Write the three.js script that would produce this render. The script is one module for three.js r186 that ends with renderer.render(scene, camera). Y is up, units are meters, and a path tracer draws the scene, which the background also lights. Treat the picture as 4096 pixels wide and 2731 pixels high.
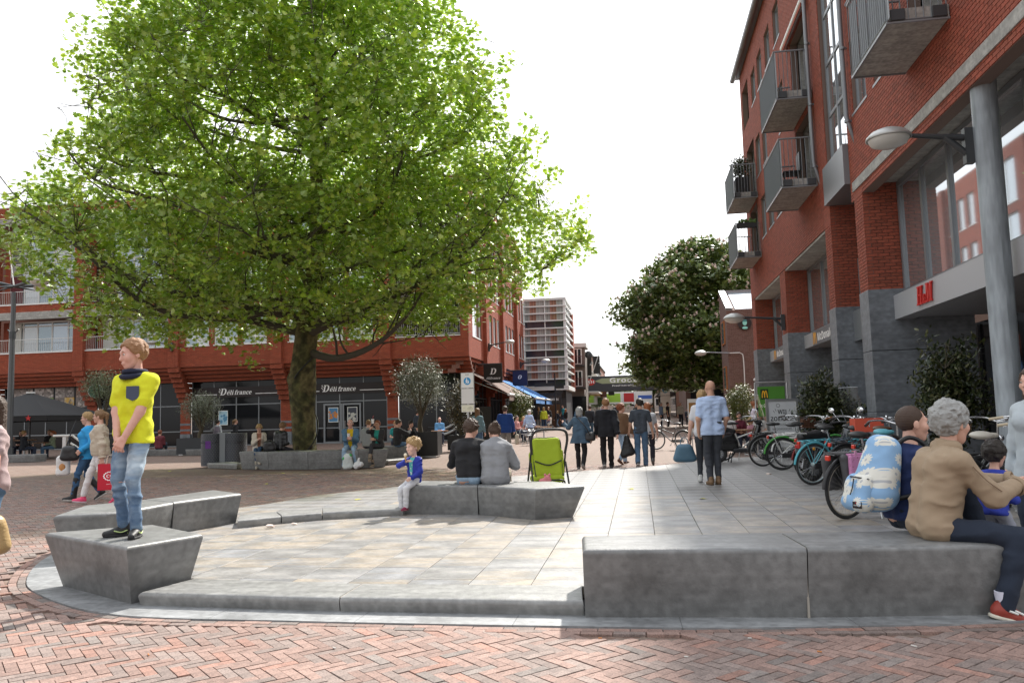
import * as THREE from 'three';
import { mergeGeometries, mergeVertices, toCreasedNormals } from 'three/addons/utils/BufferGeometryUtils.js';
import { TextGeometry } from 'three/addons/geometries/TextGeometry.js';
import { FontLoader } from 'three/addons/loaders/FontLoader.js';
import { RoundedBoxGeometry } from 'three/addons/geometries/RoundedBoxGeometry.js';

// ---------- camera, sky, sun, exposure ----------
const scene = new THREE.Scene();
const camera = new THREE.PerspectiveCamera(46.2, 1024 / 682, 0.1, 900);
camera.position.set(0, 1.38, 0);
{
  const yaw = 8.8 * Math.PI / 180, pit = Math.atan(172 / 1838);
  camera.lookAt(-Math.sin(yaw) * Math.cos(pit), 1.38 + Math.sin(pit), -Math.cos(yaw) * Math.cos(pit));
  camera.rotateZ(-0.027);
}
const renderer = new THREE.WebGLRenderer({ antialias: true });
renderer.setSize(1024, 682);
renderer.toneMapping = THREE.LinearToneMapping;
renderer.toneMappingExposure = 1.66;
renderer.shadowMap.enabled = true;
renderer.shadowMap.type = THREE.PCFSoftShadowMap;

const SUN = new THREE.Vector3(0.2, 0.688, -0.697).normalize();
const sun = new THREE.DirectionalLight(new THREE.Color(1, 0.95, 0.87), 5);
sun.position.copy(SUN).multiplyScalar(90).add(new THREE.Vector3(-5, 0, -20));
sun.target.position.set(-5, 0, -20);
sun.castShadow = true; sun.shadow.radius = 3; sun.shadow.mapSize.set(4096, 4096);
Object.assign(sun.shadow.camera, { left: -45, right: 45, top: 45, bottom: -45, near: 1, far: 220 });
scene.add(sun, sun.target);

// thin bright high cloud over the whole sky, a broad glow round the veiled sun
{
  const W = 256, Hh = 128, d = new Float32Array(W * Hh * 4), v = new THREE.Vector3();
  for (let j = 0; j < Hh; j++) for (let i = 0; i < W; i++) {
    const th = (j + 0.5) / Hh * Math.PI - Math.PI / 2, ph = (i + 0.5) / W * 2 * Math.PI - Math.PI;
    v.set(Math.cos(th) * Math.cos(ph), Math.sin(th), Math.cos(th) * Math.sin(ph));
    const c = 0.5 + 0.5 * Math.sin(ph * 3 + Math.sin(th * 5) * 2) * Math.sin(ph * 7 + th * 9);
    const cg = v.dot(SUN), glow = 0.62 * Math.pow(0.5 + 0.5 * cg, 1.6) + 0.5 * Math.pow(Math.max(0, cg), 8); // bright veil round the sun, duller away from it
    const up = Math.max(0, v.y), L = 0.5 + 0.1 * c + glow, k = (j * W + i) * 4;
    d[k] = L * (1 - 0.07 * up); d[k + 1] = L * (1 - 0.02 * up); d[k + 2] = L * (1 + 0.06 * up); d[k + 3] = 1;
    if (v.y < -0.02) { d[k] = 0.3; d[k + 1] = 0.27; d[k + 2] = 0.25; }
  }
  const t = new THREE.DataTexture(d, W, Hh, THREE.RGBAFormat, THREE.FloatType);
  t.mapping = THREE.EquirectangularReflectionMapping; t.magFilter = t.minFilter = THREE.LinearFilter; t.needsUpdate = true;
  scene.background = t; scene.environment = t;
}

// ---------- helpers ----------
function RNG(a) { return () => { a |= 0; a = a + 0x6D2B79F5 | 0; let t = Math.imul(a ^ a >>> 15, 1 | a); t = t + Math.imul(t ^ t >>> 7, 61 | t) ^ t; return ((t ^ t >>> 14) >>> 0) / 4294967296; }; }
const rnd = RNG(7), rr = (a, b) => a + (b - a) * rnd();
const PI = Math.PI, V = (x, y, z) => new THREE.Vector3(x, y, z), lerp = (a, b, t) => a + (b - a) * t, clamp = (x, a = 0, b = 1) => Math.min(b, Math.max(a, x));
const C = (r, g, b) => Array.isArray(r) ? new THREE.Color().setRGB(...r) : g === undefined ? new THREE.Color(r) : new THREE.Color().setRGB(r, g, b);
const taken = {};
function numbered(n) { const k = taken[n] = (taken[n] ?? -1) + 1; return k ? n + '_' + String(k).padStart(3, '0') : n; }
function tag(o, label, category, group, kind) { Object.assign(o.userData, { label, category }); if (group) o.userData.group = group; if (kind) o.userData.kind = kind; return o; }
function thing(name, label, category, pos = [0, 0, 0], turn = 0, group) {
  const o = new THREE.Group(); o.name = numbered(name); o.position.set(...pos); o.rotation.y = turn; scene.add(o);
  return tag(o, label, category, group);
}
function fix(g) { // common attributes so that geometries merge
  if (g.index) g = g.toNonIndexed();
  if (!g.attributes.normal) g.computeVertexNormals();
  for (const k of Object.keys(g.attributes)) if (!['position', 'normal', 'uv'].includes(k)) g.deleteAttribute(k);
  if (!g.attributes.uv) metricUV(g);
  g.morphAttributes = {}; return g;
}
function metricUV(g) { // uv in metres, by the way each face points
  const p = g.attributes.position, uv = new Float32Array(p.count * 2), a = V(), b = V(), c = V(), n = V();
  for (let i = 0; i < p.count; i += 3) {
    a.fromBufferAttribute(p, i); b.fromBufferAttribute(p, i + 1); c.fromBufferAttribute(p, i + 2);
    n.copy(b).sub(a).cross(c.clone().sub(a));
    const x = Math.abs(n.x), y = Math.abs(n.y), z = Math.abs(n.z);
    [a, b, c].forEach((q, j) => { const k = (i + j) * 2; if (y >= x && y >= z) { uv[k] = q.x; uv[k + 1] = q.z; } else if (x >= z) { uv[k] = q.z; uv[k + 1] = q.y; } else { uv[k] = q.x; uv[k + 1] = q.y; } });
  }
  g.setAttribute('uv', new THREE.BufferAttribute(uv, 2)); return g;
}
function merge(list) { list = [list].flat(); return list.length === 1 ? fix(list[0]) : mergeGeometries(list.map(fix)); }
function obj(name, geos, m, parent = scene) {
  const o = new THREE.Mesh(Array.isArray(geos) ? merge(geos) : geos, m); o.castShadow = o.receiveShadow = true;
  o.name = parent === scene ? numbered(name) : name; parent.add(o); return o;
}
function struct(name, geos, m, label) { const o = obj(name, geos, m); o.userData.kind = 'structure'; if (label) o.userData.label = label; return o; }
function box(w, h, d, x = 0, y = 0, z = 0, ry = 0) { const g = new THREE.BoxGeometry(w, h, d).toNonIndexed(); metricUV(g); if (ry) g.rotateY(ry); return g.translate(x, y, z); }
const box2 = (x0, x1, y0, y1, z0, z1) => box(Math.abs(x1 - x0), Math.abs(y1 - y0), Math.abs(z1 - z0), (x0 + x1) / 2, (y0 + y1) / 2, (z0 + z1) / 2);
const rbox = (w, h, d, r, x = 0, y = 0, z = 0, s = 2) => new RoundedBoxGeometry(w, h, d, s, r).translate(x, y, z);
function rod(a, b, r, r2 = r, seg = 6) {
  a = Array.isArray(a) ? V(...a) : a; b = Array.isArray(b) ? V(...b) : b; const d = b.clone().sub(a), L = d.length();
  const g = new THREE.CylinderGeometry(r2, r, L, seg, 1); g.translate(0, L / 2, 0);
  g.applyQuaternion(new THREE.Quaternion().setFromUnitVectors(V(0, 1, 0), d.normalize())); return g.translate(a.x, a.y, a.z);
}
const pipe = (pts, r, n = 24, seg = 6, closed = false) => new THREE.TubeGeometry(new THREE.CatmullRomCurve3(pts.map(p => V(...p)), closed, 'centripetal'), n, r, seg, closed);
const sph = (r, x, y, z, sx = 1, sy = 1, sz = 1, n = 12) => new THREE.SphereGeometry(r, n, Math.max(6, n * .7 | 0)).scale(sx, sy, sz).translate(x, y, z);
const cyl = (r, h, x, y, z, n = 16, r2 = r) => new THREE.CylinderGeometry(r2, r, h, n).translate(x, y, z);
function inPoly(P, x, z) { let c = false; for (let i = 0, j = P.length - 1; i < P.length; j = i++) if ((P[i][1] > z) !== (P[j][1] > z) && x < (P[j][0] - P[i][0]) * (z - P[i][1]) / (P[j][1] - P[i][1]) + P[i][0]) c = !c; return c; }
function distPoly(P, x, z, closed = true) { let m = 1e9; for (let i = 0; i < P.length - (closed ? 0 : 1); i++) { const a = P[i], b = P[(i + 1) % P.length], dx = b[0] - a[0], dz = b[1] - a[1], t = clamp(((x - a[0]) * dx + (z - a[1]) * dz) / (dx * dx + dz * dz)); m = Math.min(m, Math.hypot(x - a[0] - t * dx, z - a[1] - t * dz)); } return m; }
const groundY = z => Math.max(0, (-z - 36) * 0.014);

// ---------- noise and textures ----------
function hash(x, y, z) { let h = Math.imul(x | 0, 374761393) ^ Math.imul(y | 0, 668265263) ^ Math.imul(z | 0, 1274126177); h = Math.imul(h ^ h >>> 13, 1274126177); return ((h ^ h >>> 16) >>> 0) / 4294967296; }
function noise3(x, y, z) {
  const X = Math.floor(x), Y = Math.floor(y), Z = Math.floor(z), s = t => t * t * (3 - 2 * t), u = s(x - X), v = s(y - Y), w = s(z - Z);
  const L = (a, b, t) => a + (b - a) * t, h = (i, j, k) => hash(X + i, Y + j, Z + k);
  return L(L(L(h(0, 0, 0), h(1, 0, 0), u), L(h(0, 1, 0), h(1, 1, 0), u), v), L(L(h(0, 0, 1), h(1, 0, 1), u), L(h(0, 1, 1), h(1, 1, 1), u), v), w) * 2 - 1;
}
function tile(size, fx, fy, oct, seed, gain = .5) { // tileable value noise 0..1
  const out = new Float32Array(size * size); let amp = 1, tot = 0;
  for (let o = 0; o < oct; o++, fx *= 2, fy *= 2, amp *= gain) {
    tot += amp;
    for (let j = 0; j < size; j++) for (let i = 0; i < size; i++) {
      const x = i / size * fx, y = j / size * fy, X = Math.floor(x), Y = Math.floor(y), sx = x - X, sy = y - Y, u = sx * sx * (3 - 2 * sx), v = sy * sy * (3 - 2 * sy);
      const h = (a, b) => hash((X + a) % fx, (Y + b) % fy, seed + o * 17);
      out[j * size + i] += amp * lerp(lerp(h(0, 0), h(1, 0), u), lerp(h(0, 1), h(1, 1), u), v);
    }
  }
  for (let i = 0; i < out.length; i++) out[i] = clamp((out[i] / tot - .5) * 1.7 + .5);
  return out;
}
function dataTex(size, fn, rep = 1, srgb = true, h = size) {
  const d = new Uint8Array(size * h * 4);
  for (let j = 0; j < h; j++) for (let i = 0; i < size; i++) { const c = fn(i, j, j * size + i), k = (j * size + i) * 4; for (let q = 0; q < 3; q++) d[k + q] = clamp(Array.isArray(c) ? c[q] : c) * 255; d[k + 3] = 255; }
  const t = new THREE.DataTexture(d, size, h); t.wrapS = t.wrapT = THREE.RepeatWrapping; t.magFilter = THREE.LinearFilter; t.minFilter = THREE.LinearMipmapLinearFilter; t.generateMipmaps = true;
  t.repeat.set(rep, rep); if (srgb) t.colorSpace = THREE.SRGBColorSpace; t.needsUpdate = true; return t;
}
const mix3 = (a, b, t) => [lerp(a[0], b[0], t), lerp(a[1], b[1], t), lerp(a[2], b[2], t)];
function canvas(w, h, draw) { const c = document.createElement('canvas'); c.width = w; c.height = h; const x = c.getContext('2d'); draw(x, w, h); const t = new THREE.CanvasTexture(c); t.colorSpace = THREE.SRGBColorSpace; return t; }
const matCache = {};
function std(color, rough = .7, o = {}) {
  const key = JSON.stringify([color, rough, o.metalness, o.emissive, Object.keys(o).length]);
  if (!Object.keys(o).some(k => /map|vertex|trans|clear|sheen/i.test(k)) && matCache[key]) return matCache[key];
  return matCache[key] = new THREE.MeshPhysicalMaterial({ color: C(color), roughness: rough, ...o });
}
const N1 = tile(256, 4, 4, 5, 1), N2 = tile(256, 8, 8, 5, 2), N3 = tile(256, 3, 24, 4, 3), N4 = tile(256, 32, 32, 3, 4);
const stoneMap = dataTex(256, (i, j, k) => { const v = .6 + .09 * (N1[k] - .5) + .09 * (N3[k] - .5) + .11 * (N4[k] - .5) + .05 * (N2[k] - .5); return [v * 1.0, v * .997, v * .985]; }, .7);
const stoneBump = dataTex(256, (i, j, k) => .5 * N2[k] + .5 * N4[k], 3, false);
const fineBump = dataTex(256, (i, j, k) => N4[k] * .7 + N2[k] * .3, 4, false);
const slabMap = dataTex(512, (i, j) => { const k = (j >> 1) * 256 + (i >> 1), q = ((j * 3 + 77) & 255) * 256 + ((i + 90) & 255); const rust = clamp((N1[k] * .6 + N3[q] * .4 - .47) * 4); const v = .58 + .16 * (N2[k] - .5) + .1 * (N4[q] - .5); return mix3([v * .98, v * .985, v], [v * 1.16, v * 1.06, v * .93], rust * .65); }, 0.55);
const clothBump = dataTex(128, (i, j) => .5 + .25 * Math.sin(i * PI / 2) + .25 * Math.sin(j * PI / 2), 28, false);
const M = {
  stone: std([.46, .465, .47], .46, { ior: 1.6, map: stoneMap, bumpMap: stoneBump, bumpScale: .0012 }),
  border: std([.66, .68, .71], .6, { map: stoneMap, bumpMap: stoneBump, bumpScale: .001 }),
  kerb: std([.66, .66, .655], .46, { ior: 1.6, map: stoneMap, bumpMap: stoneBump, bumpScale: .0012 }),
  mortar: std([.33, .3, .26], .95), sand: std([.085, .075, .06], .95),
  concrete: std([.98, .97, .93], .85, { map: stoneMap, bumpMap: fineBump, bumpScale: .001 }),
  darkMetal: std([.06, .065, .07], .45, { metalness: .4 }), greyMetal: std([.22, .235, .25], .4, { metalness: .35 }), steel: std([.55, .56, .57], .3, { metalness: .9 }), chrome: std([.75, .76, .78], .16, { metalness: 1 }),
  white: std([.76, .76, .74], .5), offwhite: std([.62, .62, .6], .6), black: std([.012, .012, .013], .5), rubber: std([.02, .02, .021], .75), dark: std([.02, .021, .024], .6),
  glass: std([.3, .36, .4], .04, { metalness: .55 }), darkGlass: std([.012, .013, .015], .06, { specularIntensity: .6 }), mirrorGlass: std([.62, .66, .69], .03, { metalness: .85 }),
  leather: std([.02, .02, .022], .38), wood: std([.16, .08, .04], .6),
};
// ---------- ground ----------
const cs = new THREE.Color();
const farBrick = dataTex(512, (i, j) => { const h = 8, w = 32, r = Math.floor(j / h), o = (r % 2) * 16, c = Math.floor((i + o) / w), e = (j % h) < 1 || ((i + o) % w) < 1; const q = hash(c % 16, r, 5); const n = N2[(j & 255) * 256 + (i & 255)]; return e ? [.36, .32, .28] : mix3([.60, .46, .40], [.54, .49, .45], q).map(a => a * (.84 + .2 * q + .18 * (n - .5))); }, .62);
{
  const g = new THREE.PlaneGeometry(520, 420, 8, 210).rotateX(-PI / 2).translate(0, 0, -160).toNonIndexed(), p = g.attributes.position;
  for (let i = 0; i < p.count; i++) p.setY(i, groundY(p.getZ(i)) - .016);
  g.computeVertexNormals(); metricUV(g);
  struct('ground', g, std([.72, .70, .68], .85, { map: farBrick }), 'brick paved square and shopping street');
}
const outerEdge = new THREE.CatmullRomCurve3([[-6.75, -9.5], [-6.37, -7.95], [-5.55, -6.65], [-5.05, -6.18], [-3.92, -5.53], [-2.37, -5.4], [-.63, -5.36], [.33, -5.36], [1.35, -5.46], [2.1, -5.57], [3.2, -5.83], [5, -6.3]].map(p => V(p[0], 0, p[1])), false, 'centripetal').getSpacedPoints(90).map(p => [p.x, p.z]);
const farEdge = [[5, -23.2], [2.2, -22.7], [.53, -20], [-1.29, -18.5], [-3.1, -16.9], [-4.6, -15], [-5.6, -13.5], [-5.9, -12.1], [-6.4, -11]];
const plaza = [...outerEdge, ...farEdge];
// herringbone clay pavers, each a real brick
{
  const W = .0685, n = 3, top = 0, items = [], s = Math.SQRT1_2;
  const put = (u, v, vert) => {
    const cu = u + (vert ? .5 : n / 2), cv = v + (vert ? n / 2 : .5), a = cu * W, b = cv * W, x = (a + b) * s, z = (b - a) * s;
    const X = x, Z = -z; return [X, Z, vert ? PI / 4 : -PI / 4];
  };
  const R = Math.ceil(40 / W);
  for (let v = -R; v < R; v++) for (let u = -R; u < R; u++) {
    const k = (((u - v) % (2 * n)) + 2 * n) % (2 * n); if (k !== 0 && k !== 2 * n - 1) continue;
    const [X, Z, a] = put(u, v, k !== 0); if (Z > -3.4 || Z < -26) continue;
    const dep = -Z * .988 - X * .153, lat = X * .988 - Z * .153; if (Math.abs(lat) > dep * .74 + 1.2) continue;
    if (dep > 22) continue;
    if (inPoly(plaza, X, Z) || distPoly(outerEdge, X, Z, false) < .175) continue;
    items.push([X, Z, a, dep]);
  }
  // two courses laid along the stone border
  for (let row = 0; row < 2; row++) {
    const off = .038 + row * .07; let acc = row * .1;
    for (let i = 0; i < outerEdge.length - 1; i++) {
      const [x0, z0] = outerEdge[i], [x1, z1] = outerEdge[i + 1], L = Math.hypot(x1 - x0, z1 - z0), dx = (x1 - x0) / L, dz = (z1 - z0) / L;
      while (acc < L) { items.push([x0 + dx * acc - dz * off, z0 + dz * acc + dx * off, Math.atan2(-dz, dx), -z0]); acc += .206; } acc -= L;
    }
  }
  const tone = () => { const t = rnd(), v = rr(.82, 1.16); return t < .5 ? [.315 * v, .205 * v, .17 * v] : t < .85 ? [.27 * v, .205 * v, .18 * v] : t < .93 ? [.36 * v, .2 * v, .155 * v] : [.24 * v, .2 * v, .18 * v]; };
  const pm = std([1, 1, 1], .82, { map: dataTex(128, (i, j) => { const v = .86 + .22 * (N4[(j * 2) * 256 + i * 2] - .5) + .18 * (N1[j * 256 + i] - .5); return v; }, 5), bumpMap: fineBump, bumpScale: .0015 });
  const pave = struct('brick_pavement', box(.1, .01, .1, 0, -.2, -5), M.sand, 'herringbone clay brick pavement');
  items.sort((a, b) => a[3] - b[3]);
  const geo = new RoundedBoxGeometry(.2, .05, .063, 1, .004), near = items.splice(0, 300);
  const mats = Array.from({ length: 14 }, () => { const m = pm.clone(); m.color.setRGB(...tone()); return m; });
  for (const [X, Z, a] of near) { const b = obj('paving_brick', geo, mats[rnd() * 14 | 0], pave); b.position.set(X, -.025 + rr(-.003, .003), Z); b.rotation.set(rr(-.012, .012), a, rr(-.012, .012)); }
  const im = new THREE.InstancedMesh(box(.2, .05, .063), pm, items.length), o = new THREE.Object3D();
  items.forEach(([X, Z, a], i) => { o.position.set(X, -.025 + rr(-.003, .003), Z); o.rotation.set(rr(-.01, .01), a, rr(-.01, .01)); o.updateMatrix(); im.setMatrixAt(i, o.matrix); im.setColorAt(i, cs.setRGB(...tone())); });
  im.name = 'paving_bricks'; im.userData.kind = 'stuff'; im.receiveShadow = true; pave.add(im);
  // moss in the joints, bits of litter
  const moss = []; for (let i = 0; i < 420; i++) { const q = near[rnd() * near.length | 0], a = q[2], sx = rr(-.1, .1), g = new THREE.IcosahedronGeometry(rr(.003, .007), 0).scale(1.6, .7, 1); g.translate(q[0] + Math.cos(a) * sx - Math.sin(a) * .034, -.001, q[1] - Math.sin(a) * sx - Math.cos(a) * .034); moss.push(g); }
  const mo = obj('joint_moss', moss, std([.1, .13, .03], .95)); tag(mo, 'tufts of green moss growing in the paving joints', 'moss', null, 'stuff');
}
// stone paved plaza in a square grid
const slabPoly = [[-3.7, -6.33], [-2.2, -6.16], [-.47, -6.15], [1, -6.2], [2.1, -6.3], [3.2, -6.45], [4.95, -6.9], ...farEdge, [-5.9, -10.4], [-5.3, -9.9], [-5.5, -8.84], [-5.55, -7.9], [-5.2, -7.2], [-4.5, -6.9]];
{
  const clip = (P, axis, val, sgn) => { const out = []; for (let i = 0; i < P.length; i++) { const a = P[i], b = P[(i + 1) % P.length], da = sgn * (a[axis] - val), db = sgn * (b[axis] - val); if (da >= 0) out.push(a); if ((da >= 0) !== (db >= 0)) { const t = da / (da - db); out.push([lerp(a[0], b[0], t), lerp(a[1], b[1], t)]); } } return out; };
  const S = .49, gap = .0025, full = [], cut = [];
  for (let i = -15; i < 11; i++) for (let j = -50; j < -11; j++) {
    const x0 = i * S + gap + .12, x1 = (i + 1) * S - gap + .12, z0 = j * S + gap, z1 = (j + 1) * S - gap;
    let P = slabPoly; P = clip(P, 0, x0, 1); if (P.length > 2) P = clip(P, 0, x1, -1); if (P.length > 2) P = clip(P, 1, z0, 1); if (P.length > 2) P = clip(P, 1, z1, -1);
    if (P.length < 3) continue; let A = 0; P.forEach((a, q) => { const b = P[(q + 1) % P.length]; A += a[0] * b[1] - b[0] * a[1]; }); A = Math.abs(A / 2); if (A < .004) continue;
    (A > S * S * .95 ? full : cut).push([(x0 + x1) / 2, (z0 + z1) / 2, P]);
  }
  const base = struct('stone_plaza', new THREE.ExtrudeGeometry(new THREE.Shape(slabPoly.map(p => new THREE.Vector2(p[0], -p[1]))), { depth: .07, bevelEnabled: false }).rotateX(-PI / 2).translate(0, .012, 0), M.mortar, 'raised plaza of sandstone grey slabs');
  const tints = []; for (let i = 0; i < 12; i++) { const m = new THREE.MeshPhysicalMaterial({ roughness: .42, bumpMap: stoneBump, bumpScale: .0012 }); m.map = slabMap.clone(); m.map.offset.set(rnd(), rnd()); m.map.repeat.set(.55 * (rnd() < .5 ? 1 : -1), .55); m.map.needsUpdate = true; const v = rr(.94, 1.06), w = rr(0.25, .9); m.color.setRGB(v * lerp(.74, .84, w), v * lerp(.75, .80, w), v * lerp(.77, .74, w)); tints.push(m); }
  full.sort((a, b) => Math.hypot(a[0], a[1]) - Math.hypot(b[0], b[1]));
  const geo = new RoundedBoxGeometry(S - 2 * gap, .03, S - 2 * gap, 1, .003); metricUV(fix(geo));
  const rest = [];
  full.forEach(([x, z], i) => { if (i < 240) { const b = obj('slab', geo, tints[rnd() * 12 | 0], base); b.position.set(x, .085 + rr(-.0012, .0012), z); b.rotation.y = (rnd() < .5 ? 0 : PI); } else rest.push(box(S - 2 * gap, .03, S - 2 * gap, x, .085, z)); });
  cut.forEach(([, , P], i) => { const g = new THREE.ExtrudeGeometry(new THREE.Shape(P.map(p => new THREE.Vector2(p[0], -p[1]))), { depth: .03, bevelEnabled: false }).rotateX(-PI / 2).translate(0, .07, 0); g.deleteAttribute('uv'); const q = fix(g); if (i < 60) obj('slab', q, tints[rnd() * 12 | 0], base); else rest.push(q); });
  obj('slabs', rest, tints[0], base).userData.kind = 'stuff';
}
// pale stone border let in flush round the plaza
{
  const bord = thing('stone_border', 'pale bluestone border strip curving round the plaza kerb', 'border'); bord.userData.kind = 'structure';
  const inner = outerEdge.map((p, i) => { const a = outerEdge[Math.max(0, i - 1)], b = outerEdge[Math.min(outerEdge.length - 1, i + 1)], L = Math.hypot(b[0] - a[0], b[1] - a[1]); return [p[0] + (b[1] - a[1]) / L * .75, p[1] - (b[0] - a[0]) / L * .75]; });
  for (let i = 3; i < 86; i += 7) {
    const sh = []; for (let k = i; k <= i + 7 && k < 90; k++) sh.push(outerEdge[k]); for (let k = Math.min(i + 7, 89); k >= i; k--) sh.push(inner[k]);
    sh[0] = [lerp(sh[0][0], sh[1][0], .02), lerp(sh[0][1], sh[1][1], .02)]; sh[sh.length - 1] = [lerp(sh.at(-1)[0], sh.at(-2)[0], .02), lerp(sh.at(-1)[1], sh.at(-2)[1], .02)];
    const g = new THREE.ExtrudeGeometry(new THREE.Shape(sh.map(p => new THREE.Vector2(p[0], -p[1]))), { depth: .03, bevelEnabled: false }).rotateX(-PI / 2).translate(0, -.02, 0); g.deleteAttribute('uv'); obj('border_slab', [g], M.border, bord);
  }
}
// ---------- stone blocks ----------
function insetPoly(P, off) { // off: inset per edge (edge i runs from P[i] to P[i+1]); P must turn so that the inside lies at (dz,-dx)
  const n = P.length, out = [];
  for (let i = 0; i < n; i++) {
    const a = P[(i + n - 1) % n], b = P[i], c = P[(i + 1) % n], e = (p, q, o) => { const L = Math.hypot(q[0] - p[0], q[1] - p[1]), nx = -(q[1] - p[1]) / L, nz = (q[0] - p[0]) / L; return [nx, nz, nx * p[0] + nz * p[1] + o]; };
    const E1 = e(a, b, off[(i + n - 1) % n]), E2 = e(b, c, off[i]), det = E1[0] * E2[1] - E1[1] * E2[0];
    if (Math.abs(det) < .05) out.push([b[0] + E2[0] * off[i], b[1] + E2[1] * off[i]]);
    else out.push([(E1[2] * E2[1] - E1[1] * E2[2]) / det, (E1[0] * E2[2] - E1[2] * E2[0]) / det]);
  }
  return out;
}
function stoneBlock(P, yT, yB, ins, r = .03) {
  let A = 0; P.forEach((a, i) => { const b = P[(i + 1) % P.length]; A += a[0] * b[1] - b[0] * a[1]; });
  ins = Array.isArray(ins) ? ins.slice() : P.map(() => ins);
  if (A < 0) { P = P.slice().reverse(); const q = ins.slice(); const n = P.length; ins = P.map((_, i) => q[(2 * n - 2 - i) % n]); }
  const rad = ins.map(q => q > 0 ? r : .006), rings = [];
  const at = (y, f) => { const q = insetPoly(P, f); rings.push(q.map(p => [p[0], y, p[1]])); };
  at(yB, ins); at(lerp(yB, yT - r, .5), ins.map(i => i * .5)); at(yT - r, ins.map(() => 0));
  for (let k = 1; k <= 4; k++) { const a = k / 4 * PI / 2; at(yT - r + r * Math.sin(a), rad.map(q => q * (1 - Math.cos(a)))); }
  const pos = [], tri = (a, b, c) => pos.push(...a, ...b, ...c), n = P.length;
  for (let k = 0; k < rings.length - 1; k++) for (let i = 0; i < n; i++) { const a = rings[k][i], b = rings[k][(i + 1) % n], c = rings[k + 1][(i + 1) % n], d = rings[k + 1][i]; tri(a, c, b); tri(a, d, c); }
  const T = rings.at(-1), f = THREE.ShapeUtils.triangulateShape(T.map(p => new THREE.Vector2(p[0], p[2])), []);
  for (const t of f) tri(T[t[0]], T[t[2]], T[t[1]]);
  let g = new THREE.BufferGeometry(); g.setAttribute('position', new THREE.Float32BufferAttribute(pos, 3)); g.computeVertexNormals();
  g = toCreasedNormals(g, .7); metricUV(g); return g;
}
function bench(name, label, cat, blocks, group) { const t = thing(name, label, cat, [0, 0, 0], 0, group); for (const b of blocks) obj('stone_block', stoneBlock(...b), cat === 'kerb' ? M.kerb : M.stone, t); return t; }
function joint(t, p, q, y0, y1) { const dx = q[0] - p[0], dz = q[1] - p[1], L = Math.hypot(dx, dz); obj('mortar_joint', [box(L - .03, y1 - y0, .014, (p[0] + q[0]) / 2, (y0 + y1) / 2, (p[1] + q[1]) / 2, Math.atan2(-dz, dx))], M.mortar, t); }
bench('stone_bench', 'wedge shaped bluestone bench the boy stands on, corner chipped', 'bench', [[[[-5.22, -6.46], [-3.9, -5.69], [-3.66, -6.36], [-4.5, -6.97]], .47, 0, .1, .035]]);
bench('stone_bench', 'bent bluestone bench behind the boy, pointed at its end', 'bench', [
  [[[-6.07, -7.62], [-5.62, -7.84], [-5.5, -8.1], [-5.47, -8.84], [-6.1, -9.2], [-6.45, -8.6]], .48, 0, [.09, .09, .09, 0, .09, .09], .04],
  [[[-5.467, -8.855], [-5.162, -9.9], [-5.87, -10.48], [-6.097, -9.215]], .48, 0, [.05, .09, .09, 0], .04]]);
bench('stone_bench', 'bluestone bench the couple and the little girl sit on', 'bench', [
  [[[-3.19, -10.62], [-2.138, -10.46], [-2.2, -11.15], [-3.2, -11.38]], .49, .05, [.04, 0, .06, .02], .03],
  [[[-2.128, -10.456], [-1.285, -9.864], [-.706, -10.196], [-1.164, -10.93], [-2.19, -11.15]], .49, .05, [.06, .1, .15, .06, 0], .03]]);
const longBench = bench('stone_bench', 'long bluestone bench with two seated men, in front of bicycles', 'bench', [
  [[[-.41, -5.53], [1.055, -5.59], [1.0, -6.27], [-.46, -6.16]], .47, 0, [.06, 0, .04, .004], .035],
  [[[1.063, -5.59], [2.5, -5.74], [2.62, -6.45], [1.008, -6.27]], .47, 0, [.06, 0, .04, 0], .035],
  [[[2.508, -5.742], [3.8, -6.1], [3.7, -6.85], [2.628, -6.45]], .47, 0, [.06, .05, .04, 0], .035]]);
joint(longBench, [1.056, -5.615], [1.006, -6.25], .01, .462); joint(longBench, [2.502, -5.77], [2.622, -6.43], .01, .462);
const frontKerb = bench('stone_kerb', 'low rounded stone kerb along the front of the plaza', 'kerb', [
  [[[-3.86, -5.78], [-2.195, -5.66], [-2.19, -6.16], [-3.72, -6.33]], .112, 0, [.02, 0, .01, .01], .035],
  [[[-2.187, -5.66], [-.425, -5.62], [-.47, -6.15], [-2.182, -6.16]], .112, 0, [.02, 0, .01, 0], .035]]);
joint(frontKerb, [-2.19, -5.675], [-2.186, -6.15], .01, .106);
bench('stone_kerb', 'low curved stone kerb between bent bench and couple bench', 'kerb', [
  [[[-4.93, -9.36], [-4.55, -9.76], [-4.86, -10.25], [-5.2, -9.93]], .2, .05, [.02, 0, .02, 0], .04],
  [[[-4.54, -9.77], [-4.14, -10.1], [-4.36, -10.62], [-4.85, -10.26]], .2, .05, [.02, 0, .02, 0], .04],
  [[[-4.13, -10.105], [-3.17, -10.52], [-3.2, -11.1], [-4.35, -10.625]], .2, .05, [.02, 0, .02, 0], .04]]);
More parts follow.
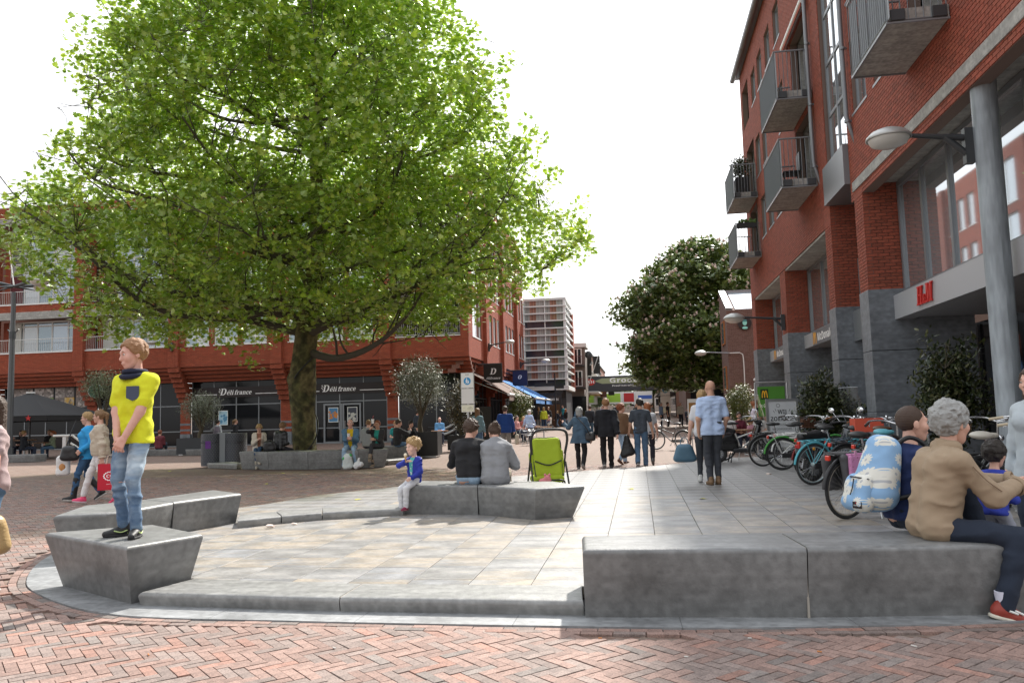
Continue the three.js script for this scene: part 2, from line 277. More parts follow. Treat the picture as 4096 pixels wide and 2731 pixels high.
// bench round the plane tree
bench('stone_bench', 'faceted bluestone bench ringing the big plane tree', 'bench', [
  [[[-12.1, -23.05], [-10.96, -22.6], [-10.9, -23.3], [-12.0, -23.9]], .53, 0, [.05, 0, .05, .08], .03],
  [[[-10.95, -22.6], [-9.6, -22.35], [-9.6, -23.1], [-10.89, -23.3]], .53, 0, [.05, 0, .05, 0], .03],
  [[[-9.59, -22.35], [-8.1, -22.5], [-8.2, -23.25], [-9.59, -23.1]], .53, 0, [.05, 0, .05, 0], .03],
  [[[-8.09, -22.5], [-7.35, -23.0], [-7.7, -23.65], [-8.19, -23.25]], .53, 0, [.05, .1, .05, 0], .03],
  [[[-8.9, -26.3], [-7.55, -25.7], [-7.4, -26.4], [-8.7, -27]], .5, 0, [.05, .08, .05, .05], .03]]);
bench('stone_kerb', 'low stone kerb stepping down from the tree bench', 'kerb', [
  [[[-13.7, -24.0], [-12.2, -23.1], [-12.3, -23.7], [-13.4, -24.8]], .16, 0, .03, .03],
  [[[-7.65, -23.9], [-6.95, -25.3], [-7.5, -25.6], [-8.1, -24.2]], .14, 0, .03, .03]]);
bench('low_wall', 'low stone edging wall in front of the terrace planters', 'wall', [[[[-23.6, -35], [-18.1, -33.6], [-18.1, -34.05], [-23.6, -35.5]], .28, 0, .02, .02]]);
bench('low_wall', 'pale stone base wall at the foot of the tall lamp post', 'wall', [[[[-31, -30.6], [-25.4, -30.7], [-25.3, -31.3], [-31, -31.2]], .32, 0, .02, .02]]);
// ---------- brick walls: every brick a piece, mortar bed set back ----------
const brickGeo = new THREE.BoxGeometry(1, 1, 1), brickTex = dataTex(128, (i, j) => .84 + .3 * (N4[(j * 2) * 256 + i * 2] - .5) + .2 * (N2[j * 256 + i] - .5), 1);
function brickSet(base, vary, seed) { const q = RNG(seed); return Array.from({ length: 10 }, () => { const v = 1 + (q() - .5) * vary, w = (q() - .5) * vary * .5; return [base[0] * v, base[1] * v * (1 + w), base[2] * v * (1 + w)]; }); }
const reds = brickSet([.40, .088, .04], .3, 3), redsR = brickSet([.34, .082, .045], .34, 5);
const brickMat = std([1, 1, 1], .85), mortarRed = std([.2, .1, .075], .95), mortarGrey = std([.17, .12, .1], .95);
function rectMinus(W, H, holes) { // rectangles that cover W x H without the holes
  const us = [...new Set([0, W, ...holes.flatMap(h => [clamp(h[0], 0, W), clamp(h[1], 0, W)])])].sort((a, b) => a - b), vs = [...new Set([0, H, ...holes.flatMap(h => [clamp(h[2], 0, H), clamp(h[3], 0, H)])])].sort((a, b) => a - b), out = [];
  for (let j = 0; j < vs.length - 1; j++) { let run = null; for (let i = 0; i < us.length - 1; i++) { const u = (us[i] + us[i + 1]) / 2, v = (vs[j] + vs[j + 1]) / 2, open = holes.some(h => u > h[0] && u < h[1] && v > h[2] && v < h[3]); if (open) run = null; else if (run) run[1] = us[i + 1]; else out.push(run = [us[i], us[i + 1], vs[j], vs[j + 1]]); } }
  return out;
}
class Walls { // collects the bricks of one building
  constructor(parent, tones, mortar, keep) { Object.assign(this, { parent, tones, mortar, keep, bricks: [], bed: [] }); }
  add(o, u, W, H, holes = [], { t = .1, ch = .0688, L = .22, soldier = false } = {}) { // o: lower corner, u: direction along the wall; outward = u x up reversed to face n
    const U = V(...u), N = V(0, 1, 0).cross(U).negate(), O = V(...o); // outward normal
    const at = (a, b, c) => O.clone().addScaledVector(U, a).addScaledVector(N, c).add(V(0, b, 0));
    const ang = Math.atan2(-U.z, U.x);
    for (const [a, b, c, d] of rectMinus(W, H, holes)) { const p = at((a + b) / 2, (c + d) / 2, -t / 2 - .01); this.bed.push(box(b - a, d - c, t, p.x, p.y, p.z, ang)); }
    const hh = ch * (soldier ? 3 : 1), lb = soldier ? ch : L;
    for (let r = 0; r * hh < H - .01; r++) {
      const v0 = r * hh, v1 = Math.min(H, v0 + hh), vm = (v0 + v1) / 2; let iv = [[0, W]];
      for (const h of holes) if (vm > h[2] && vm < h[3]) iv = iv.flatMap(([a, b]) => h[1] <= a || h[0] >= b ? [[a, b]] : [[a, h[0]], [h[1], b]].filter(q => q[1] - q[0] > .015));
      for (const [a, b] of iv) for (let k = Math.floor(a / lb) - 1; k * lb < b; k++) {
        const s = k * lb + (r % 2) * lb / 2, u0 = Math.max(a, s), u1 = Math.min(b, s + lb - .011); if (u1 - u0 < .02) continue;
        this.bricks.push([at((u0 + u1) / 2, vm + .004, -.003), u1 - u0, v1 - v0 - .011, ang, .022]);
      }
    }
  }
  done() {
    const { parent } = this; obj('mortar_bed', this.bed, this.mortar, parent);
    const B = this.bricks, dist = b => b[0].x * b[0].x + b[0].z * b[0].z + (b[0].y > 14 ? 1e4 : 0) + (Math.abs(b[0].x) > -b[0].z * .62 + 3 ? 1e5 : 0); B.forEach(b => b.d = dist(b)); B.sort((a, b) => a.d - b.d);
    const mats = this.tones.map(c => { const m = brickMat.clone(); m.color.setRGB(...c); m.map = brickTex; return m; });
    for (const [p, l, h, a, t] of B.splice(0, this.keep)) { const o = obj('brick', brickGeo, mats[rnd() * 10 | 0], parent); o.position.copy(p); o.scale.set(l, h, t); o.rotation.y = a; }
    const m = brickMat.clone(); m.map = brickTex; const im = new THREE.InstancedMesh(brickGeo, m, B.length), o = new THREE.Object3D();
    B.forEach(([p, l, h, a, t], i) => { o.position.copy(p); o.scale.set(l, h, t); o.rotation.y = a; o.updateMatrix(); im.setMatrixAt(i, o.matrix); const c = this.tones[rnd() * 10 | 0], v = rr(.9, 1.1); im.setColorAt(i, cs.setRGB(c[0] * v, c[1] * v, c[2] * v)); });
    im.name = 'bricks'; im.userData.kind = 'stuff'; im.castShadow = im.receiveShadow = true; parent.add(im);
  }
}
const brickWallTex = (a, b, m) => dataTex(256, (i, j) => { const h = 16, w = 64, r = j / h | 0, x = (i + (r % 2) * 32) % 256, c = x / w | 0; if (j % h < 2 || x % w < 2) return m; const q = hash(c, r, 9); return mix3(a, b, q).map(v => v * (.85 + .3 * (N4[j * 256 + i] - .5) + .15)); }, 1.1);
// window: frame part with panes below it; local x along U, faces N
function windowUnit(parent, o, u, w, h, { mx = [], my = [], f = .06, depth = .07, mat = M.white, glass = M.glass, curtain, sill, name = 'window', back } = {}) {
  const U = V(...u), ang = Math.atan2(-U.z, U.x), bar = [];
  bar.push(box2(0, w, 0, f, 0, depth), box2(0, w, h - f, h, 0, depth), box2(0, f, f, h - f, 0, depth), box2(w - f, w, f, h - f, 0, depth));
  const xs = [f, ...mx, w - f], ys = [f, ...my, h - f];
  mx.forEach(x => bar.push(box2(x - f / 2, x + f / 2, f, h - f, .004, depth - .004))); my.forEach(y => bar.push(box2(f, w - f, y - f / 2, y + f / 2, .008, depth - .008)));
  if (sill) bar.push(box2(-.05, w + .05, -.05, 0, -.02, depth + .1));
  const win = obj(name, bar, mat, parent); win.position.set(...o); win.rotation.y = ang;
  for (let i = 0; i < xs.length - 1; i++) for (let j = 0; j < ys.length - 1; j++) obj('pane', box2(xs[i] + (i ? f / 2 : 0), xs[i + 1] - (i < xs.length - 2 ? f / 2 : 0), ys[j] + (j ? f / 2 : 0), ys[j + 1] - (j < ys.length - 2 ? f / 2 : 0), depth * .4, depth * .4 + .012), Array.isArray(glass) ? glass[(i * 7 + j * 3) % glass.length] : glass, win);
  return win;
}
function railing(parent, a, b, y0, y1, mat, step = .11, name = 'railing') {
  const g = [], A = V(...a), B = V(...b), L = A.distanceTo(B), n = Math.round(L / step);
  g.push(rod(V(A.x, y1, A.z), V(B.x, y1, B.z), .022, .022, 6), rod(V(A.x, y0 + .08, A.z), V(B.x, y0 + .08, B.z), .014, .014, 4));
  const r = obj(name, g, mat, parent), bar = rod([0, 0, 0], [0, y1 - y0 - .08, 0], .009, .009, 4);
  for (let i = 0; i <= n; i++) { const p = A.clone().lerp(B, i / n), o = obj('bar', bar, mat, r); o.position.set(p.x, y0 + .08, p.z); }
  return r;
}
function lampHead(parent, x, y, z, s = 1) { // shallow dome with a pale glass bowl
  const d = new THREE.LatheGeometry([[0, .15], [.12, .14], [.24, .09], [.31, .02], [.32, -.015], [.3, -.02]].map(p => new THREE.Vector2(p[0] * s, p[1] * s)), 20).translate(x, y, z);
  const b = new THREE.LatheGeometry([[.29, -.02], [.25, -.09], [.14, -.135], [0, -.15]].map(p => new THREE.Vector2(p[0] * s, p[1] * s)), 20).translate(x, y, z);
  const h = obj('lamp_head', d, std([.4, .4, .38], .4, { metalness: .4 }), parent); obj('diffuser', b, std([.6, .6, .57], .35, { clearcoat: .4 }), h); return h;
}
function wallLamp(label, x, y, z, dx, dz, len = 1.35, s = 1) { // bracket on a wall, arm along (dx,dz)
  const t = thing('wall_lamp', label, 'lamp', [x, y, z]);
  obj('bracket', [box(.12, .5, .12, dx * .03, 0, dz * .03), rod([dx * .05, -.12, dz * .05], [dx * .35, .16, dz * .35], .045)], M.darkMetal, t);
  obj('arm', [rod([dx * .05, .12, dz * .05], [dx * len, .2, dz * len], .05, .03)], M.darkMetal, t);
  lampHead(t, dx * (len + .3 * s), .18, dz * (len + .3 * s), s); return t;
}
// ---------- building on the square: brick apartments over shops ----------
{
  const B = thing('brick_apartment_building', 'long red brick apartment building over shops, behind plane tree', 'building');
  const W = new Walls(B, reds, mortarRed, 300), zf = -43.12, zp = -42.9, zg = -44.3, X0 = -41, XC = -9.1, roof = 15;
  const piers = [[-39.65, -39], [-33.18, -32.52], [-27.01, -26.38], [-20.66, -20], [-14.19, -13.56]], sills = [5.98, 8.94, 11.9];
  // piers stand proud of the bays and step back to the shopfront plane
  piers.forEach(([a, b], i) => {
    W.add([a, 4.75, zp], [1, 0, 0], b - a, roof - 4.75); W.add([b, 4.75, zp], [0, 0, -1], 1.1, roof - 4.75); W.add([a, 4.75, zp - 1.1], [0, 0, 1], 1.1, roof - 4.75);
    for (let k = 0; k < 7; k++) { const y1 = 4.75 - k * .29, z = zp - .06 - k * .19; W.add([a - .03, y1 - .29, z], [1, 0, 0], b - a + .06, .27); W.add([b + .03, y1 - .29, z], [0, 0, -1], 1.5 - k * .17, .27); W.add([a - .03, y1 - .29, z - 1.5 + k * .17], [0, 0, 1], 1.5 - k * .17, .27); obj('corbel_step', [box2(a - .02, b + .02, y1 - .29, y1, z - .4, z - .012)], mortarRed, B); }
    W.add([a, .85, zg], [1, 0, 0], b - a, 1.9); obj('pier_base', [box2(a - .01, b + .01, 0, .85, zg - .3, zg + .02)], M.blueStone ??= std([.48, .53, .6], .45, { map: stoneMap }), B);
    for (const y of [1.02, 1.36]) obj('stone_band', [box2(a - .01, b + .01, y, y + .12, zg - .1, zg + .012)], M.blueStone, B);
  });
  const bays = [[-39, -33.18, 'loggia'], [-32.52, -27.01, 'loggia'], [-26.38, -20.66, 'win'], [-20, -14.19, 'win'], [-13.56, XC, 'corner']];
  const curtainG = [M.glass, std([.42, .48, .54], .06, { metalness: .45 }), M.glass, std([.5, .53, .55], .08, { metalness: .3 })];
  for (const [a, b, kind] of bays) {
    const w = b - a, holes = [];
    if (kind === 'win') for (const s of sills) for (let k = 0; k < 3; k++) holes.push([.38 + k * 1.79, .38 + k * 1.79 + 1.45, s - 4.75, s - 4.75 + 1.93]);
    else if (kind === 'loggia') { holes.push([0, w, 5.98 - 4.75, 8.48 - 4.75], [0, w, 8.94 - 4.75, 14.3 - 4.75]); }
    else for (const s of sills) holes.push([0.25, w - .46, s - 4.75, s + 2.5 - 4.75]);
    W.add([a, 4.75, zf], [1, 0, 0], w, roof - 4.75, holes, { t: .2 });
    // corbelled courses below the first floor, each set further back
    for (let k = 0; k < 4; k++) { const y1 = 4.75 - k * .21, z = zf - .14 - k * .23; W.add([a, y1 - .21, z], [1, 0, 0], w, .19, [], { soldier: false }); obj('corbel_course', [box2(a, b, y1 - .21, y1 - .005, z - .35, z - .012)], mortarRed, B); }
    obj('soffit', [box2(a, b, 4.0, 4.04, zg - .5, zf - 1)], mortarRed, B);
    if (kind === 'win') for (const s of sills) for (let k = 0; k < 3; k++) windowUnit(B, [a + .38 + k * 1.79, s, zf - .12], [1, 0, 0], 1.45, 1.93, { mx: [.725], my: [.42], glass: curtainG, sill: true });
    if (kind === 'loggia') {
      for (const [s, h] of [[5.98, 2.05], [8.94, 5.0]]) {
        obj('balcony_floor', [box2(a, b, s - .12, s - .02, zf - 1.3, zf - .2)], M.concrete, B); obj('sill', [box2(a - .02, b + .02, s - .03, s + .03, zf - .25, zf + .05)], M.white, B);
        railing(B, [a + .03, 0, zf - .06], [b - .03, 0, zf - .06], s, s + .82, M.offwhite, .125);
        windowUnit(B, [a + .35, s, zf - 1.2], [1, 0, 0], w - .7, h, { mx: [1.0, 2.0, 3.0, 4.1].filter(x => x < w - 1.1), my: h > 3 ? [2.2, 2.75, 4.6] : [1.75], glass: curtainG, f: .09, mat: M.offwhite });
        for (const x of [a, b - .35]) obj('reveal', [box2(x, x + .35, s, s + h, zf - 1.25, zf - 1.1)], std([.3, .07, .035], .9), B);
        const cur = []; for (let k = 0; k < 14; k++) cur.push(cyl(.04, Math.min(h, 2) - .1, a + .45 + k * .06, s + Math.min(h, 2) / 2, zf - 1.09, 6)); obj('curtain', cur, h > 3 ? std([.12, .03, .035], .9) : std([.6, .6, .56], .9), B);
      }
      obj('lintel', [box2(a, b, 8.03, 8.48, zf - .25, zf + .05), box2(a, b, 13.95, 14.3, zf - .25, zf + .06)], M.concrete, B);
    }
    if (kind === 'corner') for (const s of sills) {
      obj('sill', [box2(a + .25, b - .46, s - .05, s, zf - .25, zf + .05)], M.white, B); railing(B, [a + .3, 0, zf - .06], [b - .5, 0, zf - .06], s, s + .88, M.white, .11);
      obj('balcony_floor', [box2(a + .25, b - .1, s - .15, s - .05, zf - 2.5, zf - .2)], M.concrete, B); obj('ceiling', [box2(a + .25, b - .1, s + 2.3, s + 2.45, zf - 2.5, zf - .2)], M.concrete, B);
      windowUnit(B, [a + .25, s, zf - 2.4], [1, 0, 0], w - .5, 2.3, { mx: [2.0], my: [1.9], glass: M.darkGlass, mat: M.greyMetal, f: .08 });
    }
  }
  obj('inner_wall', [box2(X0, XC - .3, 4.2, roof - .1, -46.5, -46.2), box2(X0, XC - .3, roof - .3, roof - .1, -58, zf - .2)], mortarRed, B);
  obj('roof', [box2(X0, XC - .1, roof - .02, roof + .1, -64.8, zf - .1)], M.concrete, B);
  for (const x of [-30, -21, -12.4]) obj('chimney', [box2(x, x + 1.1, roof + .1, roof + 1, -47, -46), cyl(.12, .4, x + .5, roof + 1.15, -46.5)], M.concrete, B);
  // shopfronts, set back under the overhang
  for (const [a, b, kind] of bays) {
    const x0 = a + .02, w = b - a - .04, n = 4;
    const mx = Array.from({ length: n - 1 }, (_, i) => w * (i + 1) / n);
    windowUnit(B, [x0, 0.1, zg - .2], [1, 0, 0], w, 3.9, { mx, my: kind === 'corner' ? [2.4] : [.9, 2.42], f: .06, mat: M.greyMetal, glass: M.darkGlass, name: 'shopfront' });
  }
  // side that runs along the shopping street
  const S2 = new Walls(B, reds, mortarRed, 0), xs = XC, zs = [-47.9, -54.2, -60.7];
  const holes = []; for (const s of sills) { holes.push([64.8 - 46.8, 64.8 - 44.2, s - 4.75, s - 4.75 + 2.4]); for (const z0 of [-49.3, -55.6, -62]) for (let k = 0; k < 3; k++) holes.push([64.8 + z0 - 1.4 - k * 1.45 + .3, 64.8 + z0 - k * 1.45 - .1, s - 4.75, s - 4.75 + 1.9]); }
  S2.add([xs, 4.75, zf - .06], [0, 0, -1], 21.7, roof - 4.75, holes.map(h => [21.7 - h[1], 21.7 - h[0], h[2], h[3]]), { t: .2 });
  for (const h of holes) windowUnit(B, [xs - .14, h[2] + 4.75, -64.8 + h[1]], [0, 0, -1], h[1] - h[0], h[3] - h[2], { mx: [(h[1] - h[0]) / 2], f: .07, glass: M.mirrorGlass, sill: true });
  for (const z of zs) { S2.add([xs + .22, 4.4, z + .5], [0, 0, -1], .7, roof - 4.4); S2.add([xs, 4.4, z + .5], [1, 0, 0], .22, roof - 4.4); for (let k = 0; k < 6; k++) { S2.add([xs + .18 - k * .16, 4.4 - (k + 1) * .28, z + .5], [0, 0, -1], .7, .26); S2.add([xs - 1.2, 4.4 - (k + 1) * .28, z + .52], [1, 0, 0], 1.38 - k * .16, .26); } }
  for (let k = 0; k < 4; k++) { const y1 = 4.75 - k * .21; S2.add([xs - .14 - k * .23, y1 - .21, zf - .3], [0, 0, -1], 21.5, .19); obj('corbel_course', [box2(xs - .6 - k * .23, xs - .152 - k * .23, y1 - .21, y1 - .005, -64.8, zf - .3)], mortarRed, B); }
  S2.add([XC, 4.75, -64.8], [-1, 0, 0], 8, roof - 4.75);
  for (const z0 of [-44.4, -48.6, -54.9, -61.3]) windowUnit(B, [xs - 1.15, .1, z0], [0, 0, -1], z0 === -44.4 ? 3 : 5.2, 3.8, { mx: [1.3, 2.6, 3.9].filter(x => x < (z0 === -44.4 ? 2.7 : 5)), my: [2.5], f: .08, mat: M.darkMetal, glass: M.darkGlass, name: 'shopfront' });
  for (const z of [-47.6, -54.0, -60.4]) obj('shop_pier', [box2(xs - 1.25, xs - .95, 0, 4, z - .5, z + .2)], std([.3, .07, .035], .85, { map: brickWallTex([.9, .85, .8], [1, 1, 1], [.5, .6, .7]) }), B);
  W.done(); S2.done();
  // shop signs on the glass
  const sign = (txt, x0, x1) => {
    const tex = canvas(2048, 220, (c, w, h) => { c.fillStyle = '#1d0f10'; c.fillRect(0, 0, w, h); c.fillStyle = '#fff'; c.fillRect(60, 148, 520, 14); c.fillRect(1480, 148, 530, 14); c.font = 'italic bold 200px serif'; c.fillText('D', 640, 170); c.font = 'italic bold 128px serif'; c.fillText('éli', 800, 165); c.fillText('france', 985, 165, 400); for (let i = 0; i < 4; i++) { c.beginPath(); c.ellipse(640 + (i % 2) * 22 - i * 4, 40 + i * 24, 16, 8, i % 2 ? .7 : -.7, 0, 7); c.fill(); } });
    const s = thing('shop_sign', txt, 'sign', [(x0 + x1) / 2, 3.26, zg - .11]); obj('sign_panel', [box(x1 - x0, .62, .03)], M.black, s); const g = new THREE.PlaneGeometry(x1 - x0 - .01, .6).translate(0, 0, .019); obj('lettering', g, std([1, 1, 1], .5, { map: tex }), s);
  };
  sign('dark bakery shop sign with white script lettering, behind olive and bin', -26.3, -20.75); sign('dark bakery shop sign with white script lettering, above the glass doors', -19.9, -14.3);
  const t2 = canvas(512, 160, (c, w, h) => { c.fillStyle = '#0b0b0b'; c.fillRect(0, 0, w, h); c.fillStyle = '#eee'; c.font = 'italic 120px serif'; c.fillText('Vita', 150, 115); });
  const s2 = thing('shop_sign', 'black cafe sign with white handwritten name under photo panels', 'sign', [-34.5, 2.1, zg - .1]); obj('sign_panel', [box(3.2, .62, .03)], M.black, s2); obj('lettering', new THREE.PlaneGeometry(2.4, .6).translate(0, 0, .019), std([1, 1, 1], .5, { map: t2 }), s2);
  // photo print panels in the cafe's upper panes
  for (let k = 0; k < 4; k++) {
    const tex = canvas(256, 256, (c) => { const q = RNG(40 + k); for (let i = 0; i < 2; i++) for (let j = 0; j < 2; j++) { const v = 70 + q() * 110 | 0; c.fillStyle = k === 1 && i && j ? '#7fae3a' : k === 2 && i && j ? '#c9a24e' : k === 3 && !j ? '#8a6a52' : `rgb(${v + 12},${v + 4},${v})`; c.fillRect(i * 128, j * 128, 128, 128); for (let n = 0; n < 26; n++) { const g = 40 + q() * 190 | 0; c.fillStyle = `rgba(${g + 14},${g + 6},${g},.6)`; c.beginPath(); c.ellipse(i * 128 + 10 + q() * 108, j * 128 + 10 + q() * 108, 4 + q() * 20, 4 + q() * 16, q() * 3, 0, 7); c.fill(); } } });
    const x = -38.3 + k * 1.42; const p = obj('photo_panel', new THREE.PlaneGeometry(1.3, 1.25).translate(x + .65, 3.27, zg - .12), std([.9, .9, .9], .5, { map: tex })); tag(p, ['collage photo panel hidden mostly by lamp post', 'collage photo panel with green square', 'collage photo panel with bread roll and yellow square', 'collage photo panel beside round beer sign'][k], 'poster', 'photo panels in cafe window');
  }
  const rs = thing('round_sign', 'round green hanging sign on the cafe pier', 'sign', [-31.9, 3.55, zg + 1]); obj('disc', [cyl(.38, .12, 0, 0, 0, 24).rotateX(PI / 2).rotateY(.5)], std([.02, .09, .05], .4), rs); obj('rim', [new THREE.TorusGeometry(.38, .04, 6, 24).rotateY(.5)], std([.45, .5, .48], .4), rs); obj('bracket', [rod([0, .3, -1], [0, .3, 0], .025)], M.darkMetal, rs);
  // white loop emblem on the corner glass
  const e = thing('window_emblem', 'large pale curved emblem on the corner shop window', 'emblem', [-11.2, 2.0, zg - .1]); for (const r of [1.25, 1.55]) obj('stroke', [new THREE.TorusGeometry(r, .07, 4, 32, 2.2).rotateZ(-1.7).scale(1, 1, .2)], std([.45, .46, .46], .6), e);
  // glazed double door frame of the bakery
  const d = thing('glass_door', 'double glazed grey framed door of the bakery', 'door', [-18.05, .1, zg - .1]);
  for (let k = 0; k < 2; k++) { const dx = k * 1.15; obj('door_frame', [box2(dx, dx + 1.12, 0, .12, 0, .06), box2(dx, dx + 1.12, 2.2, 2.3, 0, .06), box2(dx, dx + .1, .12, 2.2, 0, .06), box2(dx + 1.02, dx + 1.12, .12, 2.2, 0, .06)], M.greyMetal, d); obj('handle', [rod([dx + (k ? .16 : .96), .8, .09], [dx + (k ? .16 : .96), 1.3, .09], .015)], M.steel, d); }
  const pcol = [['poster with blue and orange print on bakery door', '#4a7fa8', '#c77d3a'], ['dark poster with pale print on bakery door', '#3a3f4a', '#b9b9b0'], ['pale blue poster in bakery window behind olive', '#9cc0d0', '#4f86a8']];
  pcol.forEach(([l, a, b], k) => { const tex = canvas(64, 96, (c) => { c.fillStyle = '#e8e8e4'; c.fillRect(0, 0, 64, 96); c.fillStyle = a; c.fillRect(4, 4, 56, 88); const q = RNG(k + 3); c.fillStyle = b; for (let i = 0; i < 14; i++) { c.beginPath(); c.arc(8 + q() * 48, 30 + q() * 52, 3 + q() * 9, 0, 7); c.fill(); } }); tag(obj('poster', new THREE.PlaneGeometry(.6, .85).translate([-17.45, -16.3, -24.3][k], 1.75, zg - .08 + .04), std([1, 1, 1], .5, { map: tex })), l, 'poster'); });
  wallLamp('small wall lamp on the brick pier above the boy\'s head', -26.7, 5.95, -42.85, -.55, .84, .9, .9);
  wallLamp('wall lamp on the building corner pier, half hidden by leaves', -8.85, 5.6, -47.8, .8, .6, 1.6, .9); wallLamp('wall lamp reaching over the awnings at the building end', -8.85, 5.3, -61, .9, .45, 2.0, 1.1);
}
// ---------- building beside the bicycles: brick over a stone arcade ----------
{
  const B = thing('arcade_building', 'red brick building with steel balconies over dark stone arcade', 'building');
  const W = new Walls(B, redsR, mortarGrey, 300), X = 4.7, Zf = -33.1, zn = -6.5, T = 15.05, y0 = 5.72, u = z => z - Zf;
  const holes = [[u(-19.62), u(-17.7), 0, 15]];
  const wins = [];
  for (const [a, b] of [[-30.2, -29.2], [-28.7, -27.7], [-27, -26], [-25.3, -24.3], [-16.6, -15.6], [-14.6, -13.6], [-10.9, -9.9]]) wins.push([a, b, 12.72, 13.9]);
  for (const [a, b, s, t] of [[-29.9, -28.9, 9.9, 11.3], [-28.4, -27.5, 9.9, 11.3], [-29.45, -28.5, 7.53, 8.95], [-27.95, -26.95, 7.53, 8.95], [-26.4, -25.5, 7.53, 8.95], [-25.2, -24.3, 9.9, 11.3], [-17.15, -16.15, 7.48, 9], [-15.65, -15.05, 7.48, 9], [-15.65, -15.05, 9.9, 11.5], [-17.15, -16.15, 9.9, 11.5], [-10.9, -10, 7.48, 9]]) wins.push([a, b, s, t]);
  for (const [a, b, s, t] of wins) holes.push([u(a), u(b), s - y0, t - y0]);
  const doors = [[-23, -20.75, 9.3, 11.7], [-22.9, -20.75, 7.05, 9.1], [-32.2, -30.3, 9.3, 11.6], [-32.1, -30.3, 7.05, 9.1], [-13.6, -12.2, 7.05, 9.2], [-32.6, -31, 12.6, 14.2]];
  for (const [a, b, s, t] of doors) holes.push([u(a), u(b), s - y0, t - y0]);
  W.add([X, y0, Zf], [0, 0, 1], zn - Zf, T - y0, holes, { t: .22 });
  W.add([X + 9, 3.7, Zf], [-1, 0, 0], 9, T - 3.7); // far gable
  for (const [a, b, s, t] of wins) windowUnit(B, [X + .14, s, a], [0, 0, 1], b - a, t - s, { f: .06, depth: .06, glass: M.mirrorGlass, mat: M.greyMetal, sill: true });
  for (const [a, b, s, t] of doors) { obj('loggia', [box2(X + .2, X + 1.3, s - .1, s, a, b), box2(X + .2, X + 1.3, t, t + .1, a, b), box2(X + .2, X + 1.2, s, t, a - .08, a)], M.concrete, B); windowUnit(B, [X + 1.1, s, a], [0, 0, 1], b - a, t - s, { mx: [(b - a) * .4], f: .1, mat: M.offwhite, glass: M.glass }); }
  // glazed stair tower
  windowUnit(B, [X + .16, 7.06, -19.6], [0, 0, 1], 1.88, 7.9, { mx: [.85], my: [1.25, 2.5, 3.7, 5.2, 6.6], f: .08, mat: M.greyMetal, glass: M.mirrorGlass, name: 'stair_glazing' });
  obj('metal_box', [box2(X - .12, X + .9, 6.15, 7.04, -19.6, -17.72)], M.greyMetal, B);
  obj('louvre', Array.from({ length: 22 }, (_, i) => box(.12, .02, 1.85, X + .62, 4.9 + i * .055, -18.65)), M.darkMetal, B);
  windowUnit(B, [X + .6, 3.0, -19.58], [0, 0, 1], 1.86, 1.85, { f: .1, mat: M.greyMetal, glass: M.darkGlass });
  obj('panel', [box2(X + .35, X + .6, 2.9, 3.6, -19.58, -17.5)], M.greyMetal, B);
  // ceiling band, lintels
  obj('concrete_lintel', [box2(X - .03, X + 1.5, 5.9, 6.1, -17.5, zn)], M.concrete, B);
  for (const [a, b] of [[-25.7, -20.2], [-32.2, -26.6]]) obj('concrete_lintel', [box2(X + .02, X + 1.4, 5.66, 5.75, a, b)], M.concrete, B);
  // piers: brick above, bluestone below, each stone a block
  const bs = M.blueStone, seam = M.black;
  const pier = (a, b, top, d) => {
    W.add([X, 3.7, a], [0, 0, 1], b - a, top - 3.7); W.add([X, 3.7, b], [1, 0, 0], d, top - 3.7); W.add([X + d, 3.7, a], [-1, 0, 0], d, top - 3.7);
    let y = 0; for (const h of [1.22, 1.22, 1.24]) { obj('stone_block', [rbox(d + .06, h - .012, b - a + .04, .008, X - .03 + (d + .06) / 2, y + h / 2 + .05, (a + b) / 2, 1)], bs, B); y += h; }
  };
  pier(-17.5, -16.9, 5.9, 1.9); pier(-20.2, -19.6, 6.15, 1.6); pier(-26.6, -25.7, 5.7, 1.5); pier(-33.1, -32.2, 5.7, 1.5);
  // first floor bay windows over the arcade
  const bay = (a, b, s, t, d, mx) => { windowUnit(B, [X + d, s, a + .02], [0, 0, 1], b - a - .04, t - s, { mx, f: .09, depth: .1, mat: M.greyMetal, glass: [M.mirrorGlass, std([.5, .54, .57], .03, { metalness: .75 })], name: 'bay_window' }); };
  bay(-16.9, -11.4, 3.6, 5.88, .75, [1.3, 2.6, 3.9]); bay(-25.7, -20.2, 3.62, 5.66, .75, [1.8, 3.6]); bay(-32.2, -26.6, 3.62, 5.66, .75, [1.8, 3.6]);
  const fascia = (a, b, y1, y2) => obj('fascia', [box2(X + .45, X + .8, y1, y2, a + .01, b - .01), box2(X + .8, X + 3.2, y1 + .03, y1 + .1, a + .01, b - .01)], std([.42, .43, .45], .4, { metalness: .2 }), B);
  fascia(-16.9, -11.2, 3.1, 3.58); fascia(-25.7, -20.2, 3.2, 3.6); fascia(-32.2, -26.6, 3.2, 3.6);
  // recessed shopfronts, doors and the dark arcade interior
  obj('shopfront', [box2(X + 2.9, X + 3.1, 0, 3.2, Zf, zn)], M.darkGlass, B);
  for (let z = -32; z < -8; z += 1.6) obj('mullion', [box2(X + 2.84, X + 2.9, .1, 3.15, z, z + .07)], M.darkMetal, B);
  obj('inner_wall', [box2(X + 1.3, X + 1.5, 3.6, T, Zf, -20), box2(X + 1.5, X + 1.7, 3.6, T, -20, zn), box2(X + .2, X + 9, T - .3, T - .05, Zf, zn)], mortarGrey, B);
  // round column and dark end panels
  obj('column', [cyl(.165, 5.9, X + .2, 2.95, -11.6, 28)], std([.8, .9, 1], .42, { map: stoneMap }), B);
  obj('cladding_panel', [box2(X + .9, X + 2.2, 0, 5.9, -10.6, -10.4), box2(X + .85, X + .95, 2.7, 3.7, -10.3, -6.6)], M.darkMetal, B);
